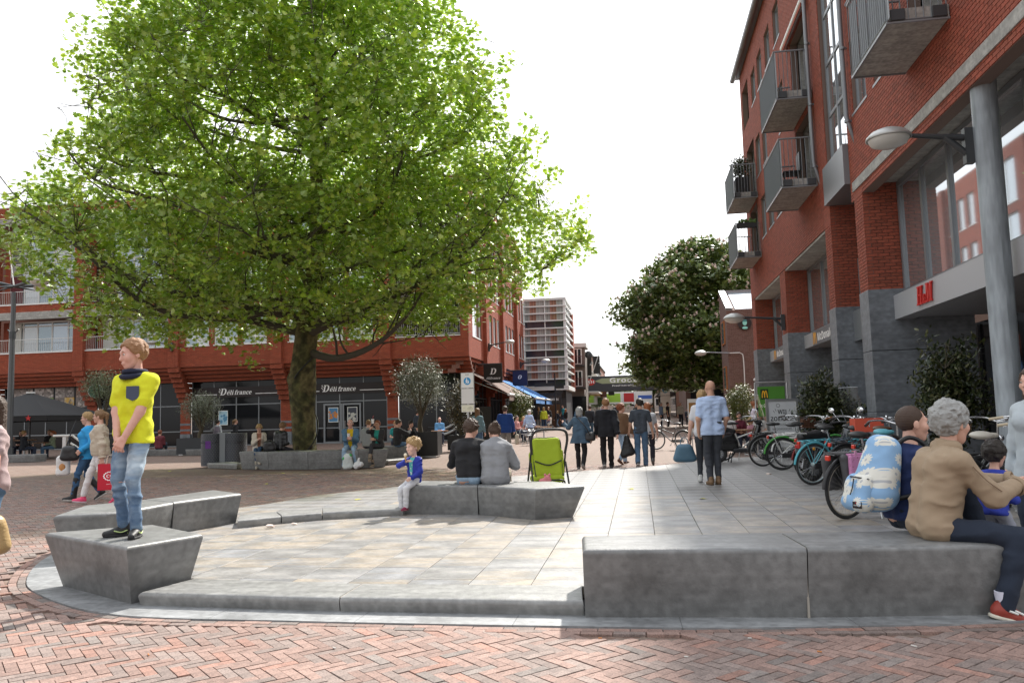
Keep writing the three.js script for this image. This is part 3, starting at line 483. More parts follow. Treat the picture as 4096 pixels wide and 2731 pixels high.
  obj('cladding_panel', [box2(X + .9, X + 1.1, 0, 5.88, -10.35, -6.6)], std([.07, .08, .095], .35, { metalness: .3 }), B);
  obj('cladding_panel', [box2(X + .62, X + .88, 2.7, 3.6, -10.4, -6.7)], M.offwhite, B);
  // eaves gutter and drainpipes
  obj('gutter', [rod([X - .25, T + .02, Zf - .3], [X - .25, T + .02, zn], .11, .11, 8), box2(X - .3, X + 2, T + .05, T + .2, Zf - .3, zn)], M.greyMetal, B);
  for (const [z, yb, yt] of [[-20.5, 6.8, T], [-17.3, 6.78, T], [-11.9, 7.3, T]]) { const p = [pipe([[X - .09, yt, z], [X - .09, yb + .12, z], [X - .08, yb, z + .02], [X + .05, yb - .03, z + .05]], .05, 10, 8)]; for (let y = yb + .6; y < yt; y += 1.6) p.push(cyl(.062, .05, X - .09, y, z, 8), box(.12, .03, .03, X - .03, y, z)); obj('drainpipe', p, M.greyMetal, B); }
  W.done();
  // balconies: slab, plates, bars
  const bal = (a, b, y, label) => {
    const x0 = X - .89, bl = thing('balcony', label, 'balcony', [0, 0, 0], 0, 'steel balconies'); obj('slab', [box2(x0 + .03, X - .02, y, y + .2, a, b)], M.concrete, bl); obj('edge_plate', [box2(x0, x0 + .03, y - .03, y + .03, a - .02, b + .02), box2(x0, X - .02, y - .025, y, b, b + .03), box2(x0, X - .02, y - .025, y, a - .03, a)], M.greyMetal, bl);
    railing(bl, [x0, 0, a], [x0, 0, b], y - .05, y + 1.25, M.greyMetal, .1); railing(bl, [x0, 0, b], [X - .05, 0, b], y - .05, y + 1.25, M.greyMetal, .11); railing(bl, [x0, 0, a], [X - .05, 0, a], y - .05, y + 1.25, M.greyMetal, .11);
    obj('screen', Array.from({ length: Math.round((b - a) / .52) }, (_, i) => box2(x0 + .014, x0 + .02, y + .02, y + 1.2, a + i * .52 + .02, a + i * .52 + .47)), std([.2, .215, .235], .45, { metalness: .3 }), bl);
    for (const px of [x0 + .16, X - .16]) obj('bolt_plate', [rbox(.2, .17, .02, .009, px, y + .1, b + .035)], M.darkMetal, bl); return bl;
  };
  bal(-13.85, -11.95, 6.95, 'largest steel balcony, cut by the top of the picture'); bal(-23.05, -20.6, 9.25, 'upper steel balcony beside the drainpipe'); bal(-23.05, -20.6, 6.95, 'lower steel balcony beside the drainpipe, dark chair on it');
  bal(-32.3, -29.95, 9.2, 'far upper steel balcony with a potted bush'); bal(-32.2, -29.85, 6.95, 'far lower steel balcony with flower box');
  const awn = thing('rolled_awning', 'white rolled awning above the upper balcony', 'awning', [X - .1, 11.85, -22]); obj('cassette', [rod([0, 0, -1.5], [0, 0, 1.35], .08, .08, 10)], M.white, awn); obj('valance', [box(.02, .12, 2.8, -.04, -.1, -.07)], std([.3, .06, .03], .9), awn);
  const ch = thing('balcony_chair', 'dark chair on the lower balcony', 'chair', [X - .45, 7.15, -21.6]); obj('seat', [rbox(.45, .06, .45, .02, 0, .42, 0)], M.black, ch); obj('backrest', [rbox(.06, .5, .45, .02, .22, .7, 0)], M.black, ch); for (const q of [-.2, .2]) for (const r of [-.2, .2]) obj('leg', [rod([q, 0, r], [q, .42, r], .015)], M.black, ch);
  const fl = thing('flower_box', 'dark flower box hung on far lower balcony', 'planter', [X - .5, 8.1, -29.75]); obj('box', [box(.7, .18, .18)], M.black, fl); obj('plants', Array.from({ length: 40 }, () => sph(.05, rr(-.35, .35), rr(.05, .25), rr(-.08, .08), 1, 1, 1, 5)), std([.07, .12, .03], .9), fl).userData.kind = 'stuff';
  // lettering on the fascias
  const fasciaSign = (label, tex, a, w, y, h, x = X + .448) => { const s = thing('fascia_sign', label, 'sign', [x, y, a]); const g = new THREE.PlaneGeometry(w, h).rotateY(-PI / 2).translate(-.012, 0, w / 2); obj('lettering', g, std([1, 1, 1], .45, { map: tex }), s); obj('backing', [box(.012, h + .02, w + .02, -.004, 0, w / 2)], M.greyMetal, s); };
  const mcd2 = canvas(1024, 150, (c, w, h) => { c.fillStyle = '#5d6165'; c.fillRect(0, 0, w, h); c.strokeStyle = '#f0a818'; c.lineWidth = 22; for (const x of [46, 106]) { c.beginPath(); c.ellipse(x, 138, 30, 116, 0, PI, 2 * PI); c.stroke(); } c.fillStyle = '#f4f4f2'; c.font = 'bold 116px sans-serif'; c.fillText("McDonald's", 190, 118); });
  fasciaSign('fast food fascia sign with yellow arches, nearer of two', mcd2, -24.4, 3.2, 3.4, .4); fasciaSign('fast food fascia sign with yellow arches, farther of two', mcd2, -31.2, 3.2, 3.4, .4);
  { const font = await new FontLoader().loadAsync('fonts/droid/droid_serif_bold.typeface.json'), s = thing('fascia_sign', 'red clothing shop letters on grey fascia', 'sign', [X + .44, 3.19, -15.5]); [['H', 0, .34], ['&', .3, .17], ['M', .44, .34]].forEach(([t, x, h]) => { const g = new TextGeometry(t, { font, size: h, depth: .03, curveSegments: 4 }); g.applyMatrix4(new THREE.Matrix4().makeShear(0, 0, .22, 0, 0, 0)); g.scale(.72, 1, 1).rotateY(-PI / 2).translate(0, 0, x); obj('letter', [g], std([.55, .02, .015], .4), s); }); }
  wallLamp('large street lamp on an arm from the round column', X + .02, 4.95, -11.7, -1, .05, .8, .95);
  wallLamp('lamp on an arm from the brick pier by the fast food signs', X - .05, 4.1, -26.1, -.98, .1, 1.25, 1.05);
}
// ---------- glass fronted building down the street ----------
{
  const B = thing('glass_front_building', 'three storey building with white framed glass front and curtains', 'building');
  const x0 = -9.3, x1 = -5.65, z0 = -66, y0 = 3.75, top = 11.05, z1 = -72.5;
  obj('body', [box2(x0, x1 - .25, y0, top - .2, z1, z0 - .7), box2(x0, x1 - .2, 0, y0 - .1, z1, z0 - .5)], std([.05, .05, .055], .6), B);
  obj('brick_end', [box2(x1 - 1.5, x1 + .05, y0 - .2, top - .4, z1 - 1.4, z1)], std([.36, .1, .06], .9, { map: brickWallTex([.9, .9, .9], [1, 1, 1], [.6, .6, .6]) }), B);
  const rows = [0, .75, 1.45, 2.2, 2.3, 3.05].length, H = top - y0, st = H / 3;
  const cur = canvas(256, 256, (c, w, h) => { for (let i = 0; i < 64; i++) { const v = 150 + 70 * hash(i, 2, 3) | 0; c.fillStyle = i > 48 || i < 5 ? `rgb(${v},${v * .72 | 0},${v * .62 | 0})` : `rgb(${v},${v + 4},${v + 4})`; c.fillRect(i * 4, 0, 4, 256); } });
  cur.wrapS = cur.wrapT = THREE.RepeatWrapping; cur.repeat.set(.58, .3);
  const curM = std([.75, .75, .75], .9, { map: cur }), pane = std([.62, .62, .6], .55, { map: cur, clearcoat: 1, clearcoatRoughness: .03 }), dk = std([.035, .04, .06], .1, { clearcoat: .5 });
  for (let s = 0; s < 3; s++) {
    const yb = y0 + s * st, L = [0, .62, 1.25, 1.85, st];
    obj('curtain', [box2(x0 + .1, x1 - .3, yb + .62, yb + st - .05, z0 - .5, z0 - .46)], curM, B);
    for (let k = 0; k < 4; k++) for (let c = 0; c < 2; c++) obj('pane', [box2(x0 + .22 + c * 1.72, x0 + 1.86 + c * 1.72, yb + L[k] + .04, yb + L[k + 1] - .04, z0 - .12, z0 - .1)], k === 0 ? dk : pane, B);
    for (let k = 0; k < 4; k++) { obj('transom', [box2(x0 - .15, x1 + .06, yb + L[k] - .05, yb + L[k] + .05, z0 - .16, z0 + .1), box2(x1 - .05, x1 + .08, yb + L[k] - .05, yb + L[k] + .05, z1, z0 - .17)], M.white, B); obj('pane', [box2(x1 - .12, x1 - .1, yb + L[k] + .05, yb + L[k + 1] - .05, z1, z0 - .3)], M.mirrorGlass, B); }
  }
  obj('mullion', [box2(x0, x0 + .2, y0, top, z0 - .18, z0 + .03), box2(x0 + 1.87, x0 + 1.94, y0, top, z0 - .17, z0 + .02), box2(x1 - .2, x1, y0, top, z0 - .3, z0 + .03)], M.white, B);
  obj('parapet', [box2(x0 - .1, x1 + .05, top - .1, top + .1, z1, z0 + .05)], M.offwhite, B); obj('soffit_beam', [box2(x0 - .1, x1 + .1, y0 - .3, y0 - .06, z1, z0 + .08)], M.white, B);
  const sg = canvas(512, 96, (c) => { c.fillStyle = '#2c2724'; c.fillRect(0, 0, 512, 96); c.fillStyle = '#8f7a6a'; c.font = 'bold 54px sans-serif'; c.fillText('BROOD', 40, 74); c.fillStyle = '#d8d8d8'; c.font = '16px sans-serif'; c.fillText('UIT DE HAND GEMAAKT', 60, 22); c.fillStyle = '#4f7fd0'; c.font = 'bold 54px sans-serif'; c.fillText('ND', 330, 74); });
  const s = thing('shop_sign', 'dark sign with brown and blue letters on the glass building', 'sign', [-7.2, 3.1, z0 - .42]); obj('sign_panel', [box(2.6, .6, .06)], M.black, s); obj('lettering', new THREE.PlaneGeometry(2.5, .5).translate(0, 0, .034), std([1, 1, 1], .6, { map: sg }), s);
  obj('doorway', [box2(-7.6, -6.4, .4, 2.7, z0 - .52, z0 - .46)], std([.12, .06, .03], .7), B);
}
// ---------- building with dark balconies, street row beyond ----------
{
  const B = thing('bay_window_building', 'narrow building with wine red balconies and grey roof edge', 'building'), w = std([.16, .13, .11], .9), zz = -76;
  obj('wall', [box2(-9, -4.95, 0, 7.6, zz - 6, zz), box2(-6.1, -4.75, 3.7, 7.9, zz, zz + .6)], w, B); obj('cornice', [box2(-6.3, -4.6, 7.7, 8.1, zz - 3, zz + .75)], M.offwhite, B);
  for (const y of [4.0, 6.1]) { windowUnit(B, [-5.85, y, zz + .6], [1, 0, 0], .8, 1.5, { mx: [.4], f: .08, glass: M.darkGlass }); railing(B, [-5.95, 0, zz + .85], [-4.85, 0, zz + .85], y - .1, y + .75, std([.13, .02, .025], .6), .09); obj('balcony_floor', [box2(-6, -4.8, y - .2, y - .1, zz + .6, zz + .9)], M.dark, B); }
  obj('shop', [box2(-8, -4.8, .4, 3.1, zz + .02, zz + .1)], M.darkGlass, B);
  const dish = thing('satellite_dish', 'dark round satellite dish on the narrow building', 'dish', [-4.45, 7.0, zz]); obj('dish', [new THREE.SphereGeometry(.42, 14, 6, 0, 2 * PI, 0, 1).rotateX(PI / 2).scale(1, 1, .5)], M.darkMetal, dish); obj('arm', [rod([0, 0, 0], [0, 0, .3], .02), rod([0, 0, 0], [-.4, 0, -.1], .03)], M.steel, dish);
  // row on the left of the street
  const rowL = [[-92, -83, 6.4, [.5, .48, .44], 'white fronted shop house under hanging banners'], [-104, -93, 7.4, [.2, .12, .09], 'brown brick shop house in the street row'], [-120, -105, 6.2, [.55, .53, .5], 'pale plastered shop house in the street row'], [-140, -121, 7.2, [.3, .14, .1], 'red brick shop house far down the street']];
  rowL.forEach(([a, b, h, c, l], i) => { const X1 = -5.1 - i * .12, gy = groundY(b), t = thing('shop_house', l, 'building', [0, gy, 0], 0, 'shop houses down the street'); obj('wall', [box2(X1 - 9, X1, 0, h, a, b)], std(c, .9), t); obj('roof', [box2(X1 - 9, X1 + .15, h, h + .25, a, b)], M.dark, t); const n = Math.floor((b - a) / 2.6); for (let k = 0; k < n; k++) windowUnit(t, [X1 + .0, 4, b - .6 - k * 2.6], [0, 0, -1], 1.2, 1.6, { mx: [.6], glass: M.darkGlass }); obj('shopfront', [box2(X1, X1 + .1, .2, 2.9, a + .3, b - .3)], M.darkGlass, t); obj('canopy', [box2(X1, X1 + 1.1, 2.95, 3.1, a + .4, b - .4)], i % 2 ? std([.5, .4, .1], .8) : M.offwhite, t); });
  const rowR = [[-108, -88, 6.4, [.2, .11, .08], 'dark brick house with tall white windows past the chestnut'], [-135, -109, 6, [.3, .22, .18], 'brick house far down the street behind small tree']];
  rowR.forEach(([a, b, h, c, l]) => { const X1 = 4.1, gy = groundY(b), t = thing('shop_house', l, 'building', [0, gy, 0], 0, 'shop houses down the street'); obj('wall', [box2(X1, X1 + 9, 0, h, a, b)], std(c, .9), t); obj('roof', [box2(X1 - .2, X1 + 9, h, h + .3, a, b)], M.dark, t); for (let z = a + 1; z < b - 1; z += 2.2) windowUnit(t, [X1 - .05, 3.6, z], [0, 0, 1], 1.1, 1.8, { mx: [.55], glass: M.glass }); obj('shopfront', [box2(X1 - .08, X1, .2, 2.8, a + .3, b - .3)], M.darkGlass, t); obj('canopy', [box2(X1 - 1.4, X1, 2.75, 2.85, a, b)], M.dark, t); });
  // dark corner house behind the chestnut, closing the view
  const cb = thing('corner_house', 'dark brick corner house behind the chestnut trunk', 'building', [0, groundY(-72), 0]); obj('wall', [box2(4.2, 22, 0, 7.5, -84, -72)], std([.1, .055, .04], .9), cb); obj('roof', [box2(4, 22, 7.5, 7.8, -84, -71.8)], M.dark, cb); for (let k = 0; k < 6; k++) windowUnit(cb, [5 + k * 2.6, 3.8, -72], [1, 0, 0], 1.2, 1.8, { mx: [.6], glass: M.darkGlass }); obj('shopfront', [box2(4.6, 14, .1, 2.9, -71.9, -71.85)], M.darkGlass, cb);
  // end of the street
  const eb = thing('end_house', 'low pale house closing the far end of the street', 'building', [0, groundY(-150), 0]); obj('wall', [box2(-6, 9, 0, 3.6, -158, -150)], std([.34, .3, .27], .9), eb); obj('roof', [box2(-6.3, 9.3, 3.6, 4.3, -158, -149.7)], std([.2, .12, .1], .8), eb); for (let k = 0; k < 5; k++) windowUnit(eb, [-4 + k * 2.4, 1, -150], [1, 0, 0], 1, 1.4, { glass: M.darkGlass });
  const sp = thing('church_spire', 'small dark church turret above the street banner', 'tower', [1.3, groundY(-170), -170]); obj('tower', [box(1.6, 13, 1.6, 0, 6.5, 0)], std([.3, .28, .26], .9), sp); obj('spire', [new THREE.ConeGeometry(1.3, 2.2, 8).translate(0, 14.1, 0), rod([0, 15, 0], [0, 16.2, 0], .08)], M.dark, sp);
  // hanging shop banners
  [['dark vertical banner with white letters', 5.6, '#33302c', 'R', -82], ['brown vertical shop banner', 3.5, '#5a3a30', 'Wijsbar', -96], ['black vertical banner with white brush letter', 3.7, '#222', 'BL', -100], ['dark upper banner with two white letters', 6.0, '#2c2a2a', 'A', -88]].forEach(([l, y, col, tx, z], i) => { const t = thing('street_banner', l, 'banner', [-4.9 + (i === 1 ? .9 : i === 2 ? 1.7 : i === 3 ? .6 : 0), y + groundY(z), z]); const tex = canvas(64, 128, (c) => { c.fillStyle = col; c.fillRect(0, 0, 64, 128); c.fillStyle = '#ddd'; c.save(); c.translate(46, 120); c.rotate(-PI / 2); c.font = 'bold ' + (tx.length > 2 ? 26 : 46) + 'px serif'; c.fillText(tx, 4, 0); c.restore(); }); obj('cloth', [box(.75, 1.9, .04)], std([.8, .8, .8], .9, { map: tex }), t); obj('bracket', [rod([-.5, .97, 0], [.4, .97, 0], .03)], M.darkMetal, t); });
  // banner across the street with a flag pole line
  const bt = canvas(1024, 256, (c, w, h) => { c.fillStyle = '#4b4c50'; c.fillRect(0, 0, w, h); const g = c.createLinearGradient(200, 0, 1024, 0); g.addColorStop(0, '#7c8470'); g.addColorStop(1, '#a8adb0'); c.fillStyle = '#a9b08c'; c.beginPath(); c.moveTo(110, 80); c.lineTo(190, 36); c.lineTo(1024, 20); c.lineTo(1024, 120); c.lineTo(190, 126); c.fill(); c.fillStyle = '#c83a32'; c.beginPath(); c.arc(60, 92, 56, 0, 7); c.fill(); c.fillStyle = '#fff'; c.font = 'bold 60px serif'; c.fillText('AH', 16, 112); c.font = 'bold 110px sans-serif'; c.fillText('Groot', 270, 112); c.font = 'bold 36px sans-serif'; c.fillText('Proef het witte goud uit Limburg', 300, 176); });
  const bn = thing('banner', 'wide grey banner with red round logo hung across the street', 'banner', [-.6, 4.5, -84]); obj('cloth', new THREE.BoxGeometry(9.6, 1.6, .03, 24, 4, 1), std([.9, .9, .9], .85, { map: bt }), bn); obj('wire', [rod([-5, .8, 0], [5, .8, 0], .012)], M.dark, bn);
  const b2 = thing('banner', 'low banner with green, red and blue fields farther down the street', 'banner', [-1.4, 3.55, -112]); const fields = [['#9bc34a', -1.9, 1.9], ['#d4d4d4', 0.2, 2.0], ['#b83a3a', .2, 1.4], ['#4a6ab8', 2.4, 1.9]]; obj('cloth', [box(6.8, 1.6, .03)], M.white, b2); fields.forEach(([c, x, w], i) => obj('print', [box(w, i === 3 ? .5 : 1.2, .04 + i * .004, x, 0, 0)], std(c, .9), b2));
  const fp = thing('flag_pole', 'thin slanting flag pole above the street banner', 'pole', [-4.9, 4, -80]); obj('pole', [rod([0, 0, 0], [2.7, 7.2, .2], .05, .03)], M.offwhite, fp);
}
// ---------- dark brown brick house ----------
{
  const B = thing('brown_brick_house', 'dark brown brick house with slanted glass roof and portrait disc', 'building'), m = std([.16, .1, .085], .9, { map: brickWallTex([.9, .86, .84], [1.1, 1.02, 1], [.55, .52, .5]) }), z = -45, X = 5.0;
  const side = new THREE.Shape([[0, 0], [3.4, 0], [3.4, 8.3], [0, 6.85]].map(p => new THREE.Vector2(...p)));
  const g = new THREE.ExtrudeGeometry(side, { depth: 9, bevelEnabled: false }).rotateY(PI / 2).translate(X, 0, z); g.deleteAttribute('uv'); obj('wall', [g], m, B);
  { const a = Math.atan2(1.45, 3.4), q = box(3.2, .06, 3.6, 0, 0, 0); q.rotateX(a); obj('roof_glazing', [q.translate(X + 2.1, 7.6, z - 1.72)], M.mirrorGlass, B); const e = box(.35, .16, 3.75); e.rotateX(a); obj('roof_edge', [e.translate(X + .17, 7.66, z - 1.7), box2(X + .3, X + 9, 8.2, 8.45, z - 3.5, z - 3.3)], M.greyMetal, B); }
  for (const y of [1.9 + 3.7, 3.05]) { const o = obj('window', [box2(X - .07, X + .05, y - .5, y - .45, z - 2.4, z - 1.0), box2(X - .07, X + .05, y + .75, y + .8, z - 2.4, z - 1.0), box2(X - .07, X + .05, y - .45, y + .75, z - 1.06, z - 1.0), box2(X - .07, X + .05, y - .45, y + .75, z - 2.4, z - 2.34)], std([.42, .14, .03], .6), B); obj('pane', [box2(X - .06, X - .04, y - .45, y + .75, z - 2.3, z - 1.1)], M.glass, o); }
  obj('doorway', [box2(X + .0, X + .3, 0, 2.2, z + .02, z + .06)], M.dark, B);
  const d = thing('portrait_disc', 'round dark disc with pale turquoise face on brown wall', 'sign', [X + .95, 6.1, z + .06]); obj('disc', [cyl(.36, .06, 0, 0, 0, 28).rotateX(PI / 2)], M.black, d);
  obj('face', [sph(.12, 0, .03, .04, 1, 1.25, .12, 14), sph(.15, 0, -.25, .04, 1, .5, .1, 12)], std([.25, .62, .55], .7), d); obj('cap', [sph(.13, 0, .13, .04, 1, .55, .13, 12)], std([.05, .2, .2], .7), d);
  const cam = thing('camera_dome', 'small white camera dome on brown brick wall', 'camera', [X + 1.35, 3.0, z + .1]); obj('dome', [sph(.12, 0, 0, 0, 1, .8, 1, 10)], M.white, cam); obj('bracket', [box(.1, .06, .14, 0, .06, -.05)], M.white, cam);
  const L = thing('wall_lamp', 'lamp on a thin bracket over the brown house corner', 'lamp', [X + .75, 4.2, z + .1]); obj('pipe', [pipe([[0, -3.2, 0], [0, .2, 0], [-.05, .3, 0], [-.2, .3, 0], [-.8, .3, 0]], .03, 20)], M.offwhite, L); obj('arm', [rod([-.7, .3, 0], [-2, .38, .2], .05, .03)], M.greyMetal, L); lampHead(L, -2.25, .34, .25, 1.05);
}
// ---------- figures: joints -> smooth distance field -> surface ----------
function field(bones, cell, { k = .03, clips = [], noise = 0, nf = 9, ny = .5, seed = 0, fold = 0, quilt = 0 } = {}) {
  const lo = [1e9, 1e9, 1e9], hi = [-1e9, -1e9, -1e9];
  for (const b of bones) { const R = b.e ? Math.max(...b.r) : Math.max(b.ra, b.rb), ps = b.e ? [b.c] : [b.a, b.b]; for (const p of ps) for (let i = 0; i < 3; i++) { lo[i] = Math.min(lo[i], p[i] - R - noise); hi[i] = Math.max(hi[i], p[i] + R + noise); } }
  for (let i = 0; i < 3; i++) { lo[i] -= 2 * cell; hi[i] += 2 * cell; }
  const n = [0, 1, 2].map(i => Math.ceil((hi[i] - lo[i]) / cell) + 1), [nx, nyy, nz] = n, F = new Float32Array(nx * nyy * nz).fill(1);
  for (const b of bones) {
    const kk = b.k ?? k, R = (b.e ? Math.max(...b.r) : Math.max(b.ra, b.rb)) + Math.max(kk, cell * 2), ps = b.e ? [b.c] : [b.a, b.b];
    const i0 = [0, 1, 2].map(i => Math.max(0, Math.floor((Math.min(...ps.map(p => p[i])) - R - lo[i]) / cell))), i1 = [0, 1, 2].map(i => Math.min(n[i] - 1, Math.ceil((Math.max(...ps.map(p => p[i])) + R - lo[i]) / cell)));
    let dx, dy, dz, LL; if (!b.e) { dx = b.b[0] - b.a[0]; dy = b.b[1] - b.a[1]; dz = b.b[2] - b.a[2]; LL = dx * dx + dy * dy + dz * dz || 1e-9; }
    for (let z = i0[2]; z <= i1[2]; z++) for (let y = i0[1]; y <= i1[1]; y++) for (let x = i0[0]; x <= i1[0]; x++) {
      const X = lo[0] + x * cell, Y = lo[1] + y * cell, Z = lo[2] + z * cell; let d;
      if (b.e) { const px = (X - b.c[0]) / b.r[0], py = (Y - b.c[1]) / b.r[1], pz = (Z - b.c[2]) / b.r[2], k0 = Math.hypot(px, py, pz), k1 = Math.hypot(px / b.r[0], py / b.r[1], pz / b.r[2]); d = k1 > 1e-6 ? k0 * (k0 - 1) / k1 : -Math.min(...b.r); }
      else { const t = clamp(((X - b.a[0]) * dx + (Y - b.a[1]) * dy + (Z - b.a[2]) * dz) / LL); d = Math.hypot(X - b.a[0] - t * dx, Y - b.a[1] - t * dy, Z - b.a[2] - t * dz) - lerp(b.ra, b.rb, t); }
      const q = (z * nyy + y) * nx + x, f = F[q];
      if (b.sub) { const h = clamp(.5 - .5 * (f + d) / kk); F[q] = lerp(f, -d, h) + kk * h * (1 - h); }
      else if (b.u) F[q] = Math.min(f, d); else { const h = clamp(.5 + .5 * (d - f) / kk); F[q] = lerp(d, f, h) - kk * h * (1 - h); F[q] = Math.min(F[q], f); }
    }
  }
  if (clips.length || noise) for (let z = 0, q = 0; z < nz; z++) for (let y = 0; y < nyy; y++) for (let x = 0; x < nx; x++, q++) if (F[q] < .06) {
    const X = lo[0] + x * cell, Y = lo[1] + y * cell, Z = lo[2] + z * cell; let f = F[q];
    if (noise) { const w = noise3(X * 3 + seed, Y * 4, Z * 3 + 9) * .8; if (fold) { const sl = noise3(X * 1.5 + seed, Y * 1.5, Z * 1.5) * 9, a = noise3(X * 5 + seed + w, Y * 11 + X * sl + w, Z * 5 + w), b = noise3(X * 11 + 7, Y * 19 - X * sl + seed, Z * 11); f -= noise * (1 - 2.2 * Math.abs(a)) + noise * .45 * (1 - 2.2 * Math.abs(b)) - noise * .5; } else f += noise * (noise3(X * nf + seed + w, Y * nf * ny * 2 + w * 2, Z * nf + w) + .5 * noise3(X * nf * 2.1 + 7, Y * nf * 2.6 + seed, Z * nf * 2.1)); }
    if (quilt) f -= .007 * Math.abs(Math.sin(Y * 62)) - .004; for (const c of clips) f = Math.max(f, c(X, Y, Z)); F[q] = f;
  }
  // surface nets
  const id = new Int32Array(F.length).fill(-1), P = [], I = [];
  const off = [0, 1, nx, nx + 1, nx * nyy, nx * nyy + 1, nx * nyy + nx, nx * nyy + nx + 1], E = [[0, 1], [2, 3], [4, 5], [6, 7], [0, 2], [1, 3], [4, 6], [5, 7], [0, 4], [1, 5], [2, 6], [3, 7]];
  for (let z = 0; z < nz - 1; z++) for (let y = 0; y < nyy - 1; y++) for (let x = 0; x < nx - 1; x++) {
    const q = (z * nyy + y) * nx + x; let m = 0; for (let i = 0; i < 8; i++) if (F[q + off[i]] < 0) m |= 1 << i; if (!m || m === 255) continue;
    let sx = 0, sy = 0, sz = 0, c = 0; for (const [a, b] of E) if (((m >> a) & 1) !== ((m >> b) & 1)) { const fa = F[q + off[a]], fb = F[q + off[b]], t = fa / (fa - fb); sx += lerp(a & 1, b & 1, t); sy += lerp(a >> 1 & 1, b >> 1 & 1, t); sz += lerp(a >> 2, b >> 2, t); c++; }
    id[q] = P.length / 3; P.push(lo[0] + (x + sx / c) * cell, lo[1] + (y + sy / c) * cell, lo[2] + (z + sz / c) * cell);
  }
  const S = [1, nx, nx * nyy];
  for (let z = 1; z < nz - 1; z++) for (let y = 1; y < nyy - 1; y++) for (let x = 1; x < nx - 1; x++) { const q = (z * nyy + y) * nx + x, f = F[q] < 0; for (let ax = 0; ax < 3; ax++) { if (f === F[q + S[ax]] < 0) continue; const u = S[(ax + 1) % 3], v = S[(ax + 2) % 3], a = id[q], b = id[q - u], c = id[q - u - v], d = id[q - v]; if (a < 0 || b < 0 || c < 0 || d < 0) continue; if (f) I.push(a, b, c, a, c, d); else I.push(a, c, b, a, d, c); } }
  const g = new THREE.BufferGeometry(); g.setAttribute('position', new THREE.Float32BufferAttribute(P, 3)); g.setIndex(I); g.computeVertexNormals();
  const uv = new Float32Array(P.length / 3 * 2); for (let i = 0; i < P.length / 3; i++) { uv[2 * i] = P[3 * i] + P[3 * i + 2] * .7; uv[2 * i + 1] = P[3 * i + 1]; } g.setAttribute('uv', new THREE.BufferAttribute(uv, 2)); return g;
}
const cap = (a, b, ra, rb = ra, o) => ({ a, b, ra, rb, ...o }), ell = (c, r, o) => ({ e: 1, c, r, ...o });
const add3 = (a, b, s = 1) => [a[0] + b[0] * s, a[1] + b[1] * s, a[2] + b[2] * s], sub3 = (a, b) => add3(a, b, -1), len3 = a => Math.hypot(...a), mid3 = (a, b, t) => a.map((v, i) => lerp(v, b[i], t));
function ik(a, b, l1, l2, pole) { // joint between a and the reachable end nearest b
  let d = V(...sub3(b, a)), L = d.length(); const M0 = (l1 + l2) * .995; if (L > M0) { d.multiplyScalar(M0 / L); L = M0; b = add3(a, d.toArray()); }
  const n = d.clone().normalize(), x = (l1 * l1 - l2 * l2 + L * L) / (2 * L), h = Math.sqrt(Math.max(0, l1 * l1 - x * x)), p = V(...pole); p.addScaledVector(n, -p.dot(n)).normalize(); if (!p.lengthSq()) p.set(0, 0, 1);
  return [add3(add3(a, n.toArray(), x), p.toArray(), h), b];
}
const skin = { fair: [.62, .36, .27], tan: [.5, .28, .19], pale: [.68, .43, .34], pink: [.6, .33, .26] };
const hairCol = { blond: [.36, .23, .1], lightbrown: [.2, .11, .05], brown: [.055, .03, .018], dark: [.02, .014, .01], red: [.2, .055, .02], grey: [.3, .3, .29], white: [.55, .54, .5], strawblond: [.26, .13, .055], ginger: [.3, .1, .035] };
const fabricM = (c, r = .9, o = {}) => new THREE.MeshPhysicalMaterial({ color: C(c), roughness: r, bumpMap: clothBump, bumpScale: .0006, ...o });
const skinMats = {}, skinM = s => skinMats[s] ??= new THREE.MeshPhysicalMaterial({ color: C(skin[s]), roughness: .55, sheen: .2, sheenRoughness: .5, sheenColor: C(.4, .2, .15) });
const hairMats = {}, hairM = s => hairMats[s] ??= new THREE.MeshPhysicalMaterial({ color: C(hairCol[s]), roughness: .62, bumpMap: dataTex(64, (i, j) => N3[(j * 4) * 256 + i * 4] ?? .5, 30, false), bumpScale: .002 });
let personSeed = 0;
